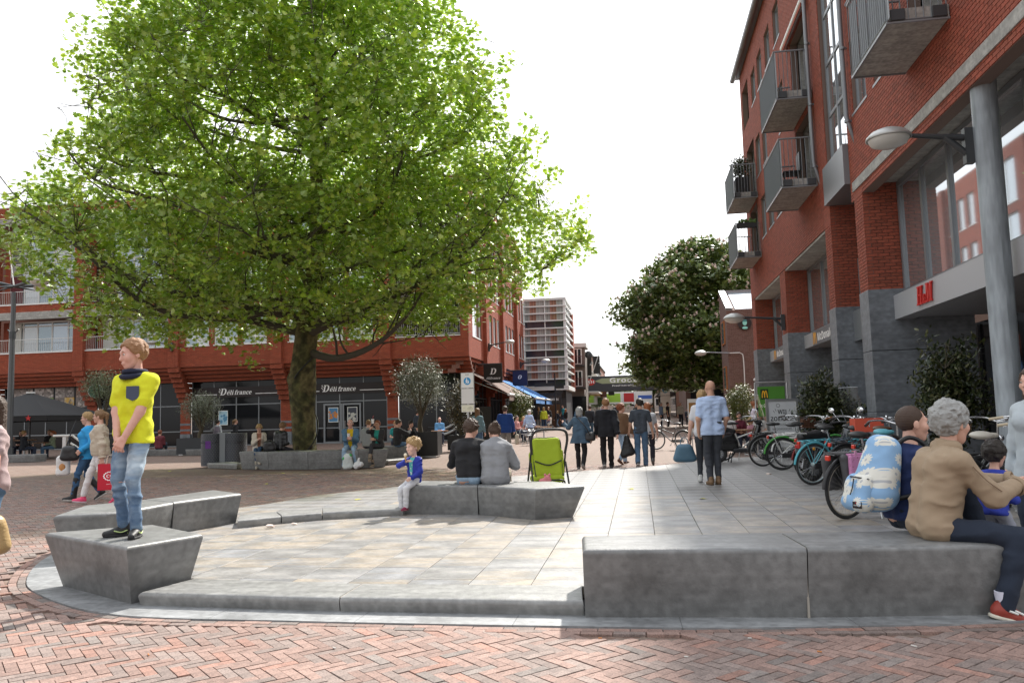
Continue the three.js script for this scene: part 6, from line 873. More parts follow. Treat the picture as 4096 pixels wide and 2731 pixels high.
  const nearest = p => { let b = null, m = 9; const c = [p.x, p.y, p.z].map(v => Math.floor(v / 1.5)); for (let x = -1; x < 2; x++) for (let y = -1; y < 2; y++) for (let z = -1; z < 2; z++) for (const n of cells[[c[0] + x, c[1] + y, c[2] + z].join()] ?? []) { const d = n.distanceTo(p); if (d < m) { m = d; b = n; } } return b; };
  const clusters = []; let tries = 0;
  while (clusters.length < 5600 && tries++ < 60000) { const y = r2(4.4, 18.2) - (q() < .04 ? .7 : 0), a = q() * 2 * PI, R = env(a, y); if (q() > R / 10.5) continue; const f = Math.pow(q(), .42), p = V(Math.cos(a) * R * f - .35, y + (f > .8 ? r2(-.4, .2) : 0), Math.sin(a) * R * f * .82); if (noise3(p.x * .42 + 3, p.y * .5, p.z * .42) < -.42) continue; if (y < 5.6 && q() < .5 && f < .6) continue; const n = nearest(p); if (!n) continue; clusters.push(p); wood.push(rod(n, p, .009, .004, 3)); }
  obj('branches', wood, std([.07, .06, .045], .95), t);
  foliage(t, 'foliage', 112000, i => { const c = clusters[i % clusters.length]; return c.clone().add(V(r2(-1, 1), r2(-.9, .55), r2(-1, 1)).multiplyScalar(.36)); }, planeLeaf, .165, [[.45, .6, .06], [.33, .48, .05], [.52, .63, .1], [.25, .4, .05], [.4, .53, .13]], leafMat([1, 1, 1], .6, .38), .25, 300);
}
{ // flowering chestnut at the street mouth
  const t = thing('chestnut_tree', 'dark flowering chestnut tree with pale pink candles', 'tree', [4.9, groundY(-58), -58]), q = RNG(31), r2 = (a, b) => a + (b - a) * q();
  const wood = [limbGeo([[0, -.2, 0], [.1, 2, 0], [0, 5, .2], [.2, 9, 0]], .5, .15, 10, 16, .1)]; for (let i = 0; i < 18; i++) { const a = i * 2.4, h = 2.6 + i * .35; wood.push(limbGeo([[0, h, 0], [Math.cos(a) * 2, h + .8, Math.sin(a) * 2], [Math.cos(a) * 4.6, h + 1.4, Math.sin(a) * 4]], .14, .03, 5, 8)); } obj('trunk', wood, std([.06, .05, .04], .95), t);
  const env = (a, y) => { const u = (y - 2) / 11.6, R = 7.3 * Math.pow(Math.sin(clamp(u * .9 + .12) * PI), .62); return R * (.82 + .22 * noise3(Math.cos(a) * 2.2, y * .6, Math.sin(a) * 2.2) + .2 * noise3(Math.cos(a) * 5, y * 1.2, Math.sin(a) * 5)); };
  const C2 = []; while (C2.length < 4200) { const y = r2(2.9, 13.4), a = q() * 2 * PI, R = env(a, y); if (q() > R / 8) continue; const f = Math.pow(q(), .3); C2.push([V(Math.cos(a) * R * f, y, Math.sin(a) * R * f * .85), f, a]); }
  foliage(t, 'foliage', 46000, i => { const c = C2[i % C2.length][0]; return c.clone().add(V(r2(-1, 1), r2(-.8, .5), r2(-1, 1)).multiplyScalar(.5)); }, palmLeaf, .34, [[.12, .18, .035], [.16, .23, .045], [.08, .13, .03], [.22, .28, .07]], leafMat([1, 1, 1], .4, .5), .2, 200);
  const bl = mergeGeometries([fix(new THREE.ConeGeometry(.1, .34, 5).translate(0, .17, 0)), ...Array.from({ length: 5 }, (_, i) => fix(sph(.07, Math.cos(i * 1.3) * .07, .05 + i * .05, Math.sin(i * 1.3) * .07, 1, 1, 1, 4)))]);
  const out = C2.filter(c => c[1] > .88 && c[0].z > -2), bm = std([.55, .42, .36], .8); const pick = []; while (pick.length < 800 && out.length) pick.push(out.splice(q() * out.length | 0, 1)[0]);
  pick.forEach(([p], i) => { if (i >= 300) return; const o = obj('blossom', bl, bm, t); o.position.copy(p).multiplyScalar(1.02); o.scale.setScalar(r2(.45, .85)); o.rotation.set(r2(-.4, .4), q() * 6, r2(-.4, .4)); });
  const im = new THREE.InstancedMesh(bl, bm, Math.max(1, pick.length - 300)), d = new THREE.Object3D(); pick.slice(300).forEach(([p], i) => { d.position.copy(p).multiplyScalar(1.02); d.scale.setScalar(r2(.45, .85)); d.rotation.set(r2(-.4, .4), 0, r2(-.4, .4)); d.updateMatrix(); im.setMatrixAt(i, d.matrix); }); im.name = 'blossoms'; im.userData.kind = 'stuff'; t.add(im);
}
function blobTree(name, label, pos, { trunk = 1, r = [1, 1, 1], cy = 2, n = 3000, leaf = ovalLeaf, size = .08, tones, tr = .2, rough = .45, wob = .25, tw = .05, stems = 5, seed = 1, cat = 'tree' }) {
  const t = thing(name, label, cat, pos), q = RNG(seed + 60), r2 = (a, b) => a + (b - a) * q();
  const wood = [limbGeo([[0, 0, 0], [r2(-.1, .1) * r[0], trunk * .6, 0], [0, trunk, 0]], tw, tw * .75, 7, 8, .1)]; const tips = [];
  for (let i = 0; i < stems; i++) { const a = i / stems * 6.28 + q(), e = V(Math.cos(a) * r[0] * .55, cy + r2(-.2, .5) * r[1], Math.sin(a) * r[2] * .55); wood.push(limbGeo([[0, trunk * .95, 0], [e.x * .5, lerp(trunk, e.y, .5), e.z * .5], e], tw * .6, tw * .15, 5, 6)); for (let k = 0; k < 5; k++) { const f = e.clone().add(V(r2(-1, 1) * r[0] * .45, r2(-.3, .5) * r[1], r2(-1, 1) * r[2] * .45)); wood.push(rod(e, f, tw * .14, .004, 3)); } }
  obj('trunk', wood, std([.09, .075, .05], .95), t);
  const cl = []; while (cl.length < n / 9) { const v = V(r2(-1, 1), r2(-1, 1), r2(-1, 1)); const L = v.length(); if (L > 1 || L < .25) continue; const u = v.clone().normalize(), k = 1 - wob * .5 + wob * noise3(u.x * 2.3 + seed, u.y * 2.3, u.z * 2.3) + wob * .5 * noise3(u.x * 5, u.y * 5 + seed, u.z * 5); cl.push(V(v.x * r[0] * k, cy + v.y * r[1] * k, v.z * r[2] * k)); }
  foliage(t, 'foliage', n, i => cl[i % cl.length].clone().add(V(r2(-1, 1), r2(-1, 1), r2(-1, 1)).multiplyScalar(size * 1.6)), leaf, size, tones, leafMat([1, 1, 1], tr, rough), .3, 0); return t;
}
const olive = [[.15, .17, .1], [.2, .22, .15], [.1, .12, .06], [.26, .28, .2]], laurel = [[.035, .05, .014], [.06, .075, .02], [.085, .085, .03], [.025, .04, .014]], fresh = [[.1, .2, .03], [.14, .26, .04], [.08, .16, .03]], yellowG = [[.12, .15, .03], [.08, .11, .025], [.17, .19, .05]];
blobTree('olive_tree', 'olive tree with round crown in the square black planter', [-7.85, .75, -28.5], { trunk: .7, cy: 1.95, r: [1.05, 1.05, 1], n: 7000, leaf: thinLeaf, size: .12, tones: olive, tw: .1, seed: 3 });
blobTree('olive_tree', 'small drooping olive tree in planter before the bakery window', [-20.1, .6, -34.7], { trunk: .5, cy: 1.55, r: [.95, .8, .9], n: 5000, leaf: thinLeaf, size: .12, tones: olive, tw: .13, seed: 5 });
blobTree('olive_tree', 'sparse olive tree behind the boy\'s shoulder', [-27.2, .4, -37.5], { trunk: 1.4, cy: 3.1, r: [1.2, .95, 1], n: 4500, leaf: thinLeaf, size: .13, tones: [[.2, .24, .12], [.28, .3, .2], [.14, .17, .07]], tw: .12, seed: 8 });
blobTree('shrub', 'wide dark laurel shrub behind the parked bicycles', [4.25, .3, -19.4], { trunk: .4, cy: 1.0, r: [.72, .98, .65], n: 6500, size: .1, tones: laurel, cat: 'shrub', seed: 11, stems: 7, wob: .4, tr: .08 });
blobTree('shrub', 'tall dark laurel shrub beside the round column', [5.0, .3, -13.9], { trunk: .5, cy: 1.15, r: [.58, 1.05, .6], n: 6500, size: .09, tones: laurel, cat: 'shrub', seed: 12, stems: 7, wob: .4, tr: .08 });
blobTree('shrub', 'yellow green clipped shrub at the terrace by brown house', [4.45, .3, -36.5], { trunk: .5, cy: 1.3, r: [.62, .95, .6], n: 4000, size: .1, tones: yellowG, cat: 'shrub', seed: 13, tr: .15 });
blobTree('shrub', 'tall brownish shrub behind the zone sign', [-7.4, .2, -33], { trunk: .5, cy: 1.55, r: [.6, 1.15, .6], n: 4000, size: .1, tones: [[.07, .07, .025], [.12, .09, .03], [.05, .05, .02]], cat: 'shrub', seed: 14, tr: .1 });
blobTree('shrub', 'round green shrub under the blue awning', [-6.9, .3, -47], { trunk: .5, cy: 1.5, r: [.8, 1.15, .7], n: 3500, size: .13, tones: yellowG, cat: 'shrub', seed: 15, tr: .15 });
blobTree('street_tree', 'bright green street tree behind the hanging banner', [2.2, groundY(-118), -118], { trunk: 2.6, cy: 5.6, r: [3.3, 3, 3], n: 6000, size: .42, leaf: ovalLeaf, tones: fresh, tw: .2, tr: .4, seed: 16 });
blobTree('street_tree', 'taller green tree top above the far banner', [3.4, groundY(-128), -128], { trunk: 4, cy: 8.4, r: [3.6, 3, 3], n: 5000, size: .45, leaf: ovalLeaf, tones: fresh, tw: .2, tr: .4, seed: 17 });
blobTree('street_tree', 'low green tree at the end of the street', [-3.2, groundY(-140), -140], { trunk: 1, cy: 3, r: [3, 2.2, 2], n: 3000, size: .4, tones: fresh, tw: .2, tr: .4, seed: 18 });
blobTree('dark_tree', 'dark tree standing behind the chestnut', [13, groundY(-66), -66], { trunk: 3, cy: 7, r: [6, 5.5, 5], n: 12000, size: .42, leaf: palmLeaf, tones: [[.04, .07, .018], [.06, .1, .022]], tw: .35, tr: .3, seed: 19 });
blobTree('potted_bush', 'dense bush in a black pot on the far upper balcony', [4.25, 10.15, -31], { trunk: .1, cy: .45, r: [.4, .45, .6], n: 1500, size: .09, tones: laurel, cat: 'plant', seed: 20 });
{ const p = thing('plant_pot', 'tall black plant pot on the far upper balcony', 'planter', [4.25, 9.42, -31]); obj('pot', [rbox(.5, .75, .8, .03, 0, .375, 0)], M.black, p); obj('soil', [box(.44, .02, .74, 0, .755, 0)], M.sand, p); }
// planters
const planter = (label, x, z, w, h, d, ry, m = M.black) => { const t = thing('planter', label, 'planter', [x, 0, z], ry); const wl = .05; obj('side_panel', [box(w, h, wl, 0, h / 2 + .06, d / 2)], m, t); obj('side_panel', [box(w, h, wl, 0, h / 2 + .06, -d / 2)], m, t); obj('side_panel', [box(wl, h, d - wl, w / 2 - wl / 2, h / 2 + .06, 0)], m, t); obj('side_panel', [box(wl, h, d - wl, -w / 2 + wl / 2, h / 2 + .06, 0)], m, t); obj('soil', [box(w - .1, .04, d - .06, 0, h - .06, 0)], M.sand, t); obj('plinth', [box(w - .15, .1, d - .1, 0, .05, 0)], M.steel, t); return t; };
planter('large black planter under the round olive tree', -7.85, -28.5, 1.35, .85, 1.1, .1); planter('dark planter under the drooping olive tree', -20.3, -34.8, 1.6, .72, 1, .1, std([.03, .034, .04], .5)); planter('dark planter behind the boy with sparse olive', -27.2, -37.5, 1.2, .7, 1, 0);
planter('dark planter under the wide laurel', 4.25, -19.4, 1.1, .5, .8, 0); planter('dark planter under the tall laurel', 5.0, -13.9, 1, .5, .9, 0); planter('dark planter under the yellow green shrub', 4.45, -36.5, .9, .6, .9, 0); planter('dark planter under the brownish shrub', -7.4, -33, .9, .6, .9, 0); planter('dark planter under the round green shrub', -6.9, -47, 1, .7, 1, 0);
// ---------- bicycles ----------
function bicycle(label, { at, turn, lean = .12, col, fender, tire = [.02, .02, .021], rim = [.6, .6, .6], steer = .35, rack = true, basket, saddle = [.02, .02, .02], curved, bar = [.55, .55, .56], grip = [.03, .02, .015], light = true, step = true }) {
  const t = thing('bicycle', label, 'bicycle', at, turn, 'parked bicycles'), in_ = new THREE.Group(); t.rotation.order = 'YXZ'; t.rotation.x = lean;
  const R = .345, WB = 1.1, fm = std(col, .35, { clearcoat: .6 }), dm = std(fender ?? col, .4), mt = std(tire, .8), mr = std(rim, .3, { metalness: .7 }), pb = std(bar, .25, { metalness: .9 });
  const wheel = (x, y, ry) => { const w = new THREE.Group(); w.name = 'wheel'; w.position.set(x, y, 0); w.rotation.y = ry; t.add(w); obj('tyre', new THREE.TorusGeometry(R - .02, .021, 8, 40), mt, w); obj('rim', new THREE.TorusGeometry(R - .045, .011, 6, 40), mr, w); const sp = []; for (let i = 0; i < 30; i++) { const a = i / 30 * 2 * PI; sp.push(rod([Math.cos(a + .5) * .02, Math.sin(a + .5) * .02, (i % 2 ? .025 : -.025)], [Math.cos(a) * (R - .05), Math.sin(a) * (R - .05), 0], .0014, .0014, 3)); } obj('spokes', sp, M.chrome, w); obj('hub', [cyl(.025, .09, 0, 0, 0, 10).rotateX(PI / 2)], mr, w); return w; };
  wheel(0, R, 0); wheel(WB, R, steer);
  const bb = [.46, .3, 0], st = [.3, .78, 0], hd = [.86, .9, 0], hd2 = [.9, .66, 0];
  const tubes = curved ? [pipe([[.3, .78, 0], [.36, .55, 0], [.46, .3, 0]], .02, 10, 8), pipe([[-.02, .62, 0], [.2, .56, 0], [.44, .42, 0], [.7, .46, 0], [.88, .74, 0]], .026, 20, 8), pipe([[.14, .68, 0], [.4, .68, 0], [.62, .66, 0], [.87, .84, 0]], .024, 16, 8), rod(bb, [0, R, .04], .014), rod(bb, [0, R, -.04], .014), rod(hd, hd2, .026, .026, 8), rod([.33, .68, 0], [0, R, 0], .012)] :
    [rod(bb, st, .018, .018, 8), rod(bb, hd2, .022, .022, 8), step ? rod([.36, .58, 0], [.885, .76, 0], .018, .018, 8) : rod(st, hd, .018, .018, 8), rod(bb, [0, R, .04], .011), rod(bb, [0, R, -.04], .011), rod(st, [0, R, .04], .009), rod(st, [0, R, -.04], .009), rod(hd, hd2, .026, .026, 8)];
  obj('frame', tubes, fm, t);
  const c = Math.cos(steer), s = Math.sin(steer); const tr = g => g.translate(-.9, 0, 0).rotateY(steer).translate(.9, 0, 0);
  obj('fork', [rod([.9, .66, .05], [WB, R, .05], .012), rod([.9, .66, -.05], [WB, R, -.05], .012), box(.06, .03, .13, .905, .66, 0)].map(tr), fm, t);
  const fend = (x, a0, a1, nm) => obj(nm, [new THREE.TorusGeometry(R + .022, .022, 4, 24, a1 - a0).rotateZ(a0).scale(1, 1, 1.3).translate(x, R, 0)], dm, t); fend(0, .35, 3.1, 'rear_fender'); const ff = obj('front_fender', [tr(new THREE.TorusGeometry(R + .022, .022, 4, 20, 1.9).rotateZ(.55).scale(1, 1, 1.3).translate(WB, R, 0))], dm, t);
  obj('seat_post', [rod(st, [.26, .92, 0], .014)], M.chrome, t); obj('saddle', [sph(.12, .2, .96, 0, 1.05, .36, .85, 12), sph(.06, .33, .955, 0, 1.4, .5, .6, 10)], std(saddle, .5), t);
  obj('handlebar', [rod([.86, .9, 0], [.83, 1.06, 0], .014), pipe([[.5, 1.06, .29], [.7, 1.1, .28], [.88, 1.1, .14], [.84, 1.07, 0], [.88, 1.1, -.14], [.7, 1.1, -.28], [.5, 1.06, -.29]], .0115, 40, 6)].map(tr), pb, t);
  for (const z of [-.29, .29]) obj('grip', [rod([.48, 1.055, z], [.62, 1.085, z * .98], .0165, .0165, 8)].map(tr), std(grip, .7), t); obj('brake_lever', [rod([.66, 1.08, .28], [.54, 1.04, .26], .006), rod([.66, 1.08, -.28], [.54, 1.04, -.26], .006), sph(.03, .8, 1.12, .1, 1, 1, 1, 8)].map(tr), M.chrome, t);
  obj('chain_case', [rbox(.5, .1, .035, .03, .23, .325, .06)], std([.02, .02, .022], .5), t); obj('crank', [cyl(.09, .012, ...bb, 18).rotateX(0).translate(0, 0, 0), rod([.46, .3, .08], [.56, .18, .09], .01), rod([.46, .3, -.08], [.36, .42, -.09], .01), rbox(.09, .025, .07, .01, .57, .17, .13), rbox(.09, .025, .07, .01, .35, .43, -.13)].slice(1), M.steel, t);
  if (rack) obj('rack', [rod([.28, .76, .06], [-.28, .74, .06], .008), rod([.28, .76, -.06], [-.28, .74, -.06], .008), ...[-.25, -.1, .05, .2].map(x => rod([x, .745, -.06], [x, .745, .06], .006)), rod([-.2, .74, .06], [0, R, .05], .007), rod([-.2, .74, -.06], [0, R, -.05], .007)], fm, t);
  if (light) { obj('tail_light', [rbox(.04, .06, .06, .012, -.3, .71, 0)], std([.62, .03, .01], .2, { clearcoat: 1 }), t); obj('head_lamp', [tr(sph(.045, .95, .86, 0, 1, 1, 1, 10))], M.chrome, t); }
  obj('kickstand', [rod([.42, .28, .06], [.34, .0, .2], .009)], M.steel, t);
  if (basket) { const b = []; for (let i = 0; i < 7; i++) b.push(box(.01, .2, .3, .93 + i * .045, .98, 0)); b.push(box(.3, .012, .31, 1.06, .88, 0)); for (let y = 0; y < 5; y++) for (const z of [-.15, .15]) b.push(box(.3, .012, .012, 1.06, .9 + y * .045, z)); obj('basket', b.map(tr), std(basket, .8), t); }
  return t;
}
const Y1 = .1;
bicycle('black city bicycle with pink bag over grey panniers, nearest the bench', { at: [2.33, Y1, -9.85], turn: .62, col: [.02, .02, .022], rim: [.55, .5, .42], lean: .06, steer: .5 });
{
  const t = thing('pannier', 'grey double pannier hanging on the nearest bicycle', 'bag', [2.33, Y1, -9.85], .62); for (const z of [-.13, .13]) obj('pannier_side', pad([-.12, .38, z], [.16, .38, z], [.19, .7, z], [-.15, .7, z], .045, .013, { noise: .012, nf: 7 }), fabricM([.07, .07, .075], .7), t); obj('cover', [box(.34, .02, .3, .02, .755, 0)], fabricM([.07, .07, .075], .7), t);
  const pt = canvas(128, 128, c => { c.fillStyle = '#c98bb4'; c.fillRect(0, 0, 128, 128); const q = RNG(4); c.fillStyle = '#9a5f72'; for (let i = 0; i < 60; i++) { c.beginPath(); c.arc(q() * 128, q() * 128, 1.5 + q() * 3, 0, 7); c.fill(); } });
  const p = thing('tote_bag', 'pink patterned bag hung over the pannier', 'bag', [2.33, Y1, -9.85], .62); obj('bag_body', [rbox(.32, .27, .05, .02, .02, .6, .2), rbox(.3, .03, .1, .01, .02, .74, .16)], fabricM([.95, .9, .95], .9, { map: pt }), p); obj('handle', [box(.03, .06, .01, -.05, .76, .215), box(.03, .06, .01, .09, .76, .215)], fabricM([.6, .3, .45]), p);
}
bicycle('turquoise bicycle with turquoise rack and rear wheel', { at: [2.85, Y1, -14.2], turn: .45, col: [.1, .42, .5], rim: [.5, .62, .64], tire: [.04, .04, .042], saddle: [.02, .02, .02], steer: .3 });
bicycle('black bicycle with whitewall tyres beside the turquoise one', { at: [3.15, Y1, -13.4], turn: .5, col: [.02, .022, .026], rim: [.65, .65, .66], tire: [.03, .03, .03], steer: .6 });
bicycle('white bicycle with curved frame and green fenders', { at: [2.95, Y1, -17.7], turn: .12, col: [.72, .72, .7], fender: [.06, .3, .05], curved: true, rim: [.1, .1, .1], lean: .16, steer: .2 });
bicycle('dark bicycle with brown wicker basket behind the white one', { at: [2.75, Y1, -19.0], turn: .3, col: [.03, .03, .03], basket: [.12, .05, .025], steer: -.3 });
bicycle('white step through bicycle behind the black scooter', { at: [2.1, Y1, -21.3], turn: .1, col: [.6, .6, .57], steer: .2 });
bicycle('silver bicycle with long curled handlebar in the middle of the row', { at: [3.25, Y1, -16.2], turn: .3, col: [.3, .31, .32], bar: [.75, .75, .75], steer: .5 });
bicycle('dark red bicycle in the middle of the row', { at: [3.05, Y1, -15.4], turn: .35, col: [.2, .02, .02], steer: .1, grip: [.25, .1, .04] });
bicycle('black bicycle with brown leather saddle in the row', { at: [3.3, Y1, -12.6], turn: .5, col: [.015, .015, .016], saddle: [.1, .045, .02], steer: .8 });
bicycle('grey bicycle with flowered saddle cover above the backpack', { at: [2.85, Y1, -10.9], turn: .6, col: [.1, .11, .12], saddle: [.1, .35, .42], steer: .2 });
bicycle('black bicycle behind the navy sweater man', { at: [3.5, Y1, -10.3], turn: .5, col: [.015, .016, .018], bar: [.7, .7, .7], steer: .4 });
bicycle('black bicycle with cream grips and pale fittings by the round column', { at: [3.3, Y1, -9.1], turn: .35, col: [.016, .016, .018], grip: [.5, .42, .3], saddle: [.45, .42, .36], bar: [.7, .7, .7], steer: -.6 });
bicycle('blue grey bicycle behind the turquoise one', { at: [3.35, Y1, -14.6], turn: .55, col: [.12, .16, .2], bar: [.75, .75, .75], steer: .9 });
bicycle('white bicycle with black saddle near the job board', { at: [3.2, Y1, -18.6], turn: .35, col: [.68, .68, .66], steer: .7, bar: [.75, .75, .75] });
bicycle('old black bicycle with wicker basket near the laurel', { at: [3.55, Y1, -11.4], turn: .75, col: [.02, .02, .02], basket: [.2, .13, .07], steer: .2, bar: [.75, .75, .75] });
bicycle('bicycle leaning at the far terrace by the bald man', { at: [1.55, 0, -30], turn: 2.6, col: [.1, .1, .1], steer: .2 });
tag(obj('crate', [box(.42, .02, .34, 3.55, 1.0, -13.4), ...[-.16, .16].map(z => box(.42, .2, .015, 3.55, 1.1, -13.4 + z)), ...[-.2, .2].map(x => box(.015, .2, .34, 3.55 + x, 1.1, -13.4))], std([.55, .08, .04], .6)), 'bright red plastic crate on a bicycle carrier', 'crate');
// ---------- scooters ----------
function scooter(label, at, turn, col, shield) {
  const t = thing('scooter', label, 'scooter', at, turn, 'motor scooters'), m = std(col, .22, { clearcoat: .8 });
  for (const x of [0, 1.25]) { const w = new THREE.Group(); w.name = 'wheel'; w.position.set(x, .22, 0); t.add(w); obj('tyre', new THREE.TorusGeometry(.165, .055, 10, 28), M.rubber, w); obj('rim', [cyl(.12, .07, 0, 0, 0, 18).rotateX(PI / 2)], M.greyMetal, w); for (let k = 0; k < 5; k++) obj('spoke', [box(.03, .2, .075).rotateZ(k * PI / 5)], M.steel, w); }
  obj('rear_body', field([cap([-.18, .55, 0], [.35, .5, 0], .15, .14), cap([-.2, .66, 0], [.3, .66, 0], .11, .12), cap([.1, .42, 0], [.4, .36, 0], .13, .1)], .016, { k: .08 }), m, t);
  obj('seat', field([cap([-.22, .78, 0], [.15, .8, 0], .085, .09), cap([.15, .8, 0], [.38, .76, 0], .09, .07)], .016, { k: .05 }), M.leather, t);
  obj('floor_board', [rbox(.52, .1, .3, .04, .6, .3, 0)], M.dark, t); obj('leg_shield', field([cap([.8, .32, -.12], [.98, .86, -.1], .07, .06), cap([.8, .32, .12], [.98, .86, .1], .07, .06), cap([.86, .4, 0], [1.0, .8, 0], .09, .08)], .016, { k: .07 }), m, t);
  obj('front_fender', field([cap([1.1, .44, 0], [1.38, .4, 0], .09, .07), cap([1.05, .45, 0], [1.0, .7, 0], .07, .06)], .016, { k: .05 }), m, t); obj('fork', [rod([1.02, .8, .06], [1.25, .22, .08], .022), rod([1.02, .8, -.06], [1.25, .22, -.08], .022)], M.steel, t);
  obj('handlebar', [pipe([[.86, 1.0, .32], [.95, 1.02, .15], [.99, 1.0, 0], [.95, 1.02, -.15], [.86, 1.0, -.32]], .018, 20), sph(.09, 1.02, .97, 0, 1, .8, 1.2, 12)], M.dark, t); for (const z of [-.3, .3]) { obj('grip', [rod([.84, .995, z * 1.1], [.9, 1.01, z * .8], .024)], M.rubber, t); obj('mirror', [rod([.93, 1.02, z * .6], [.9, 1.2, z * 1.05], .006), sph(.06, .89, 1.23, z * 1.1, .35, .8, 1.2, 10)], M.chrome, t); }
  obj('head_lamp', [sph(.07, 1.09, .92, 0, .6, 1, 1, 12)], M.chrome, t); obj('indicator', [sph(.035, -.1, .58, .155, 1, 1, .5, 8)], std([.85, .38, .02], .2, { clearcoat: 1 }), t); obj('tail_light', [rbox(.04, .07, .12, .015, -.32, .62, 0)], std([.45, .02, .02], .3), t);
  obj('rack', [rod([-.2, .84, .1], [-.48, .86, .1], .012), rod([-.2, .84, -.1], [-.48, .86, -.1], .012), rod([-.48, .86, -.1], [-.48, .86, .1], .012)], M.offwhite, t); obj('centre_stand', [rod([.32, .25, .1], [.26, .01, .16], .014), rod([.32, .25, -.1], [.26, .01, -.16], .014)], M.dark, t);
  if (shield) { const g = new THREE.CylinderGeometry(.55, .5, .6, 16, 6, true, -.42, .84); g.rotateY(PI / 2).translate(-.42, 0, 0).rotateZ(.32).translate(1.0, 1.32, 0); obj('windshield', [g], std([.9, .92, .9], .04, { transmission: 1, thickness: 0, side: THREE.DoubleSide }), t); obj('shield_edge', [pipe(Array.from({ length: 13 }, (_, i) => { const a = -.42 + .84 * i / 12, x = Math.cos(a) * .55 - .42, z = -Math.sin(a) * .55; return [1.0 + x * Math.cos(.32) - .3 * Math.sin(.32), 1.32 + x * Math.sin(.32) + .3 * Math.cos(.32), z]; }), .008, 24, 4), rod([1.03, 1.0, .12], [.97, 1.25, .18], .008), rod([1.03, 1.0, -.12], [.97, 1.25, -.18], .008)], M.greyMetal, t); }
  return t;
}
scooter('black scooter with tall clear windshield beside the bald man', [1.92, Y1, -20.5], .12, [.012, .012, .013], true);
scooter('dark scooter with windshield among the parked bicycles', [3.0, Y1, -14.9], .6, [.03, .035, .045], true);
// ---------- green pushchair ----------
{
  const t = thing('pushchair', 'lime green pushchair with black handle behind the bench', 'pushchair', [-1.33, .1, -11.75], .35), lime = fabricM([.32, .42, .015], .8), blk = M.black;
  obj('back_panel', pad([-.18, .42, .0], [.18, .42, 0], [.17, .9, -.12], [-.17, .9, -.12], .04, .012, { noise: .006 }), lime, t);
  obj('seat_panel', pad([-.18, .36, .02], [.18, .36, .02], [.18, .36, -.22], [-.18, .36, -.22], .05, .012, { noise: .006 }), lime, t); obj('side_wing', pad([-.22, .45, -.02], [-.22, .5, -.16], [-.22, .7, -.2], [-.22, .75, -.08], .025, .012), lime, t); obj('side_wing', pad([.22, .45, -.02], [.22, .5, -.16], [.22, .7, -.2], [.22, .75, -.08], .025, .012), lime, t);
  obj('basket', pad([-.16, .2, .08], [.16, .2, .08], [.16, .2, -.12], [-.16, .2, -.12], .07, .014, { noise: .008 }), lime, t);
  obj('piping', [pipe([[-.2, .4, .04], [-.21, .7, -.06], [-.2, .93, -.12], [0, .95, -.12], [.2, .93, -.12], [.21, .7, -.06], [.2, .4, .04]], .009, 40), pipe([[-.2, .62, .0], [0, .56, .03], [.2, .62, .0]], .01, 16), pipe([[-.22, .27, .08], [-.2, .33, .12], [0, .35, .14], [.2, .33, .12], [.22, .27, .08]], .012, 24)], blk, t);
  obj('handle', [pipe([[-.25, .72, .02], [-.27, .95, .1], [-.22, 1.05, .16], [0, 1.08, .18], [.22, 1.05, .16], [.27, .95, .1], [.25, .72, .02]], .02, 48, 8)], std([.025, .025, .027], .6), t);
  obj('chassis', [rod([-.26, .75, .02], [-.27, .1, -.32], .014), rod([.26, .75, .02], [.27, .1, -.32], .014), rod([-.26, .6, 0], [-.27, .1, .22], .014), rod([.26, .6, 0], [.27, .1, .22], .014)], M.dark, t); for (const x of [-.27, .27]) for (const z of [-.32, .22]) obj('wheel', [new THREE.TorusGeometry(.085, .025, 6, 18).rotateY(PI / 2).translate(x, .11, z), cyl(.03, .04, x, .11, z, 8)], M.rubber, t);
  const d = thing('toy_doll', 'small pink toy in the pushchair basket', 'toy', [-1.36, .4, -11.62]); obj('toy_body', field([cap([-.05, .03, .04], [.05, .05, .05], .05, .04), ell([.03, .09, .05], [.045, .04, .04])], .012, { k: .03 }), std([.6, .2, .22], .8), d); obj('ears', [sph(.02, .0, .13, .05, 1, 1, 1, 6), sph(.02, .06, .13, .05, 1, 1, 1, 6)], std([.6, .2, .22], .8), d);
  const s = thing('pushchair', 'white pushchair with toddler in front of the sandwich shop', 'pushchair', [-6.55, groundY(-59), -59]); obj('seat_shell', field([cap([-.14, .45, .1], [-.14, .85, -.05], .07, .07), cap([.14, .45, .1], [.14, .85, -.05], .07, .07), cap([0, .42, .25], [0, .6, 0], .12, .1)], .03, { k: .06 }), std([.68, .66, .6], .8), s); obj('chassis', [rod([-.2, .5, 0], [-.26, .12, .3], .02), rod([.2, .5, 0], [.26, .12, .3], .02), rod([-.2, .5, 0], [-.28, .12, -.3], .02), rod([.2, .5, 0], [.28, .12, -.3], .02), rod([-.25, .7, -.2], [.25, .7, -.2], .02)], M.black, s); for (const x of [-.28, .28]) for (const z of [-.3, .3]) obj('wheel', [new THREE.TorusGeometry(.11, .035, 6, 14).rotateY(PI / 2).translate(x, .13, z)], M.rubber, s);
  person({ lod: 2, h: .85, hs: 1.5, kid: 1, at: [-6.55, groundY(-59) + .35, -58.9], label: 'toddler in pink sitting in the white pushchair', top: 'tee', tc: [.55, .3, .3], hair: ['short', 'blond'], ...sitP(.2, .85), bc: [.1, .1, .2] });
}
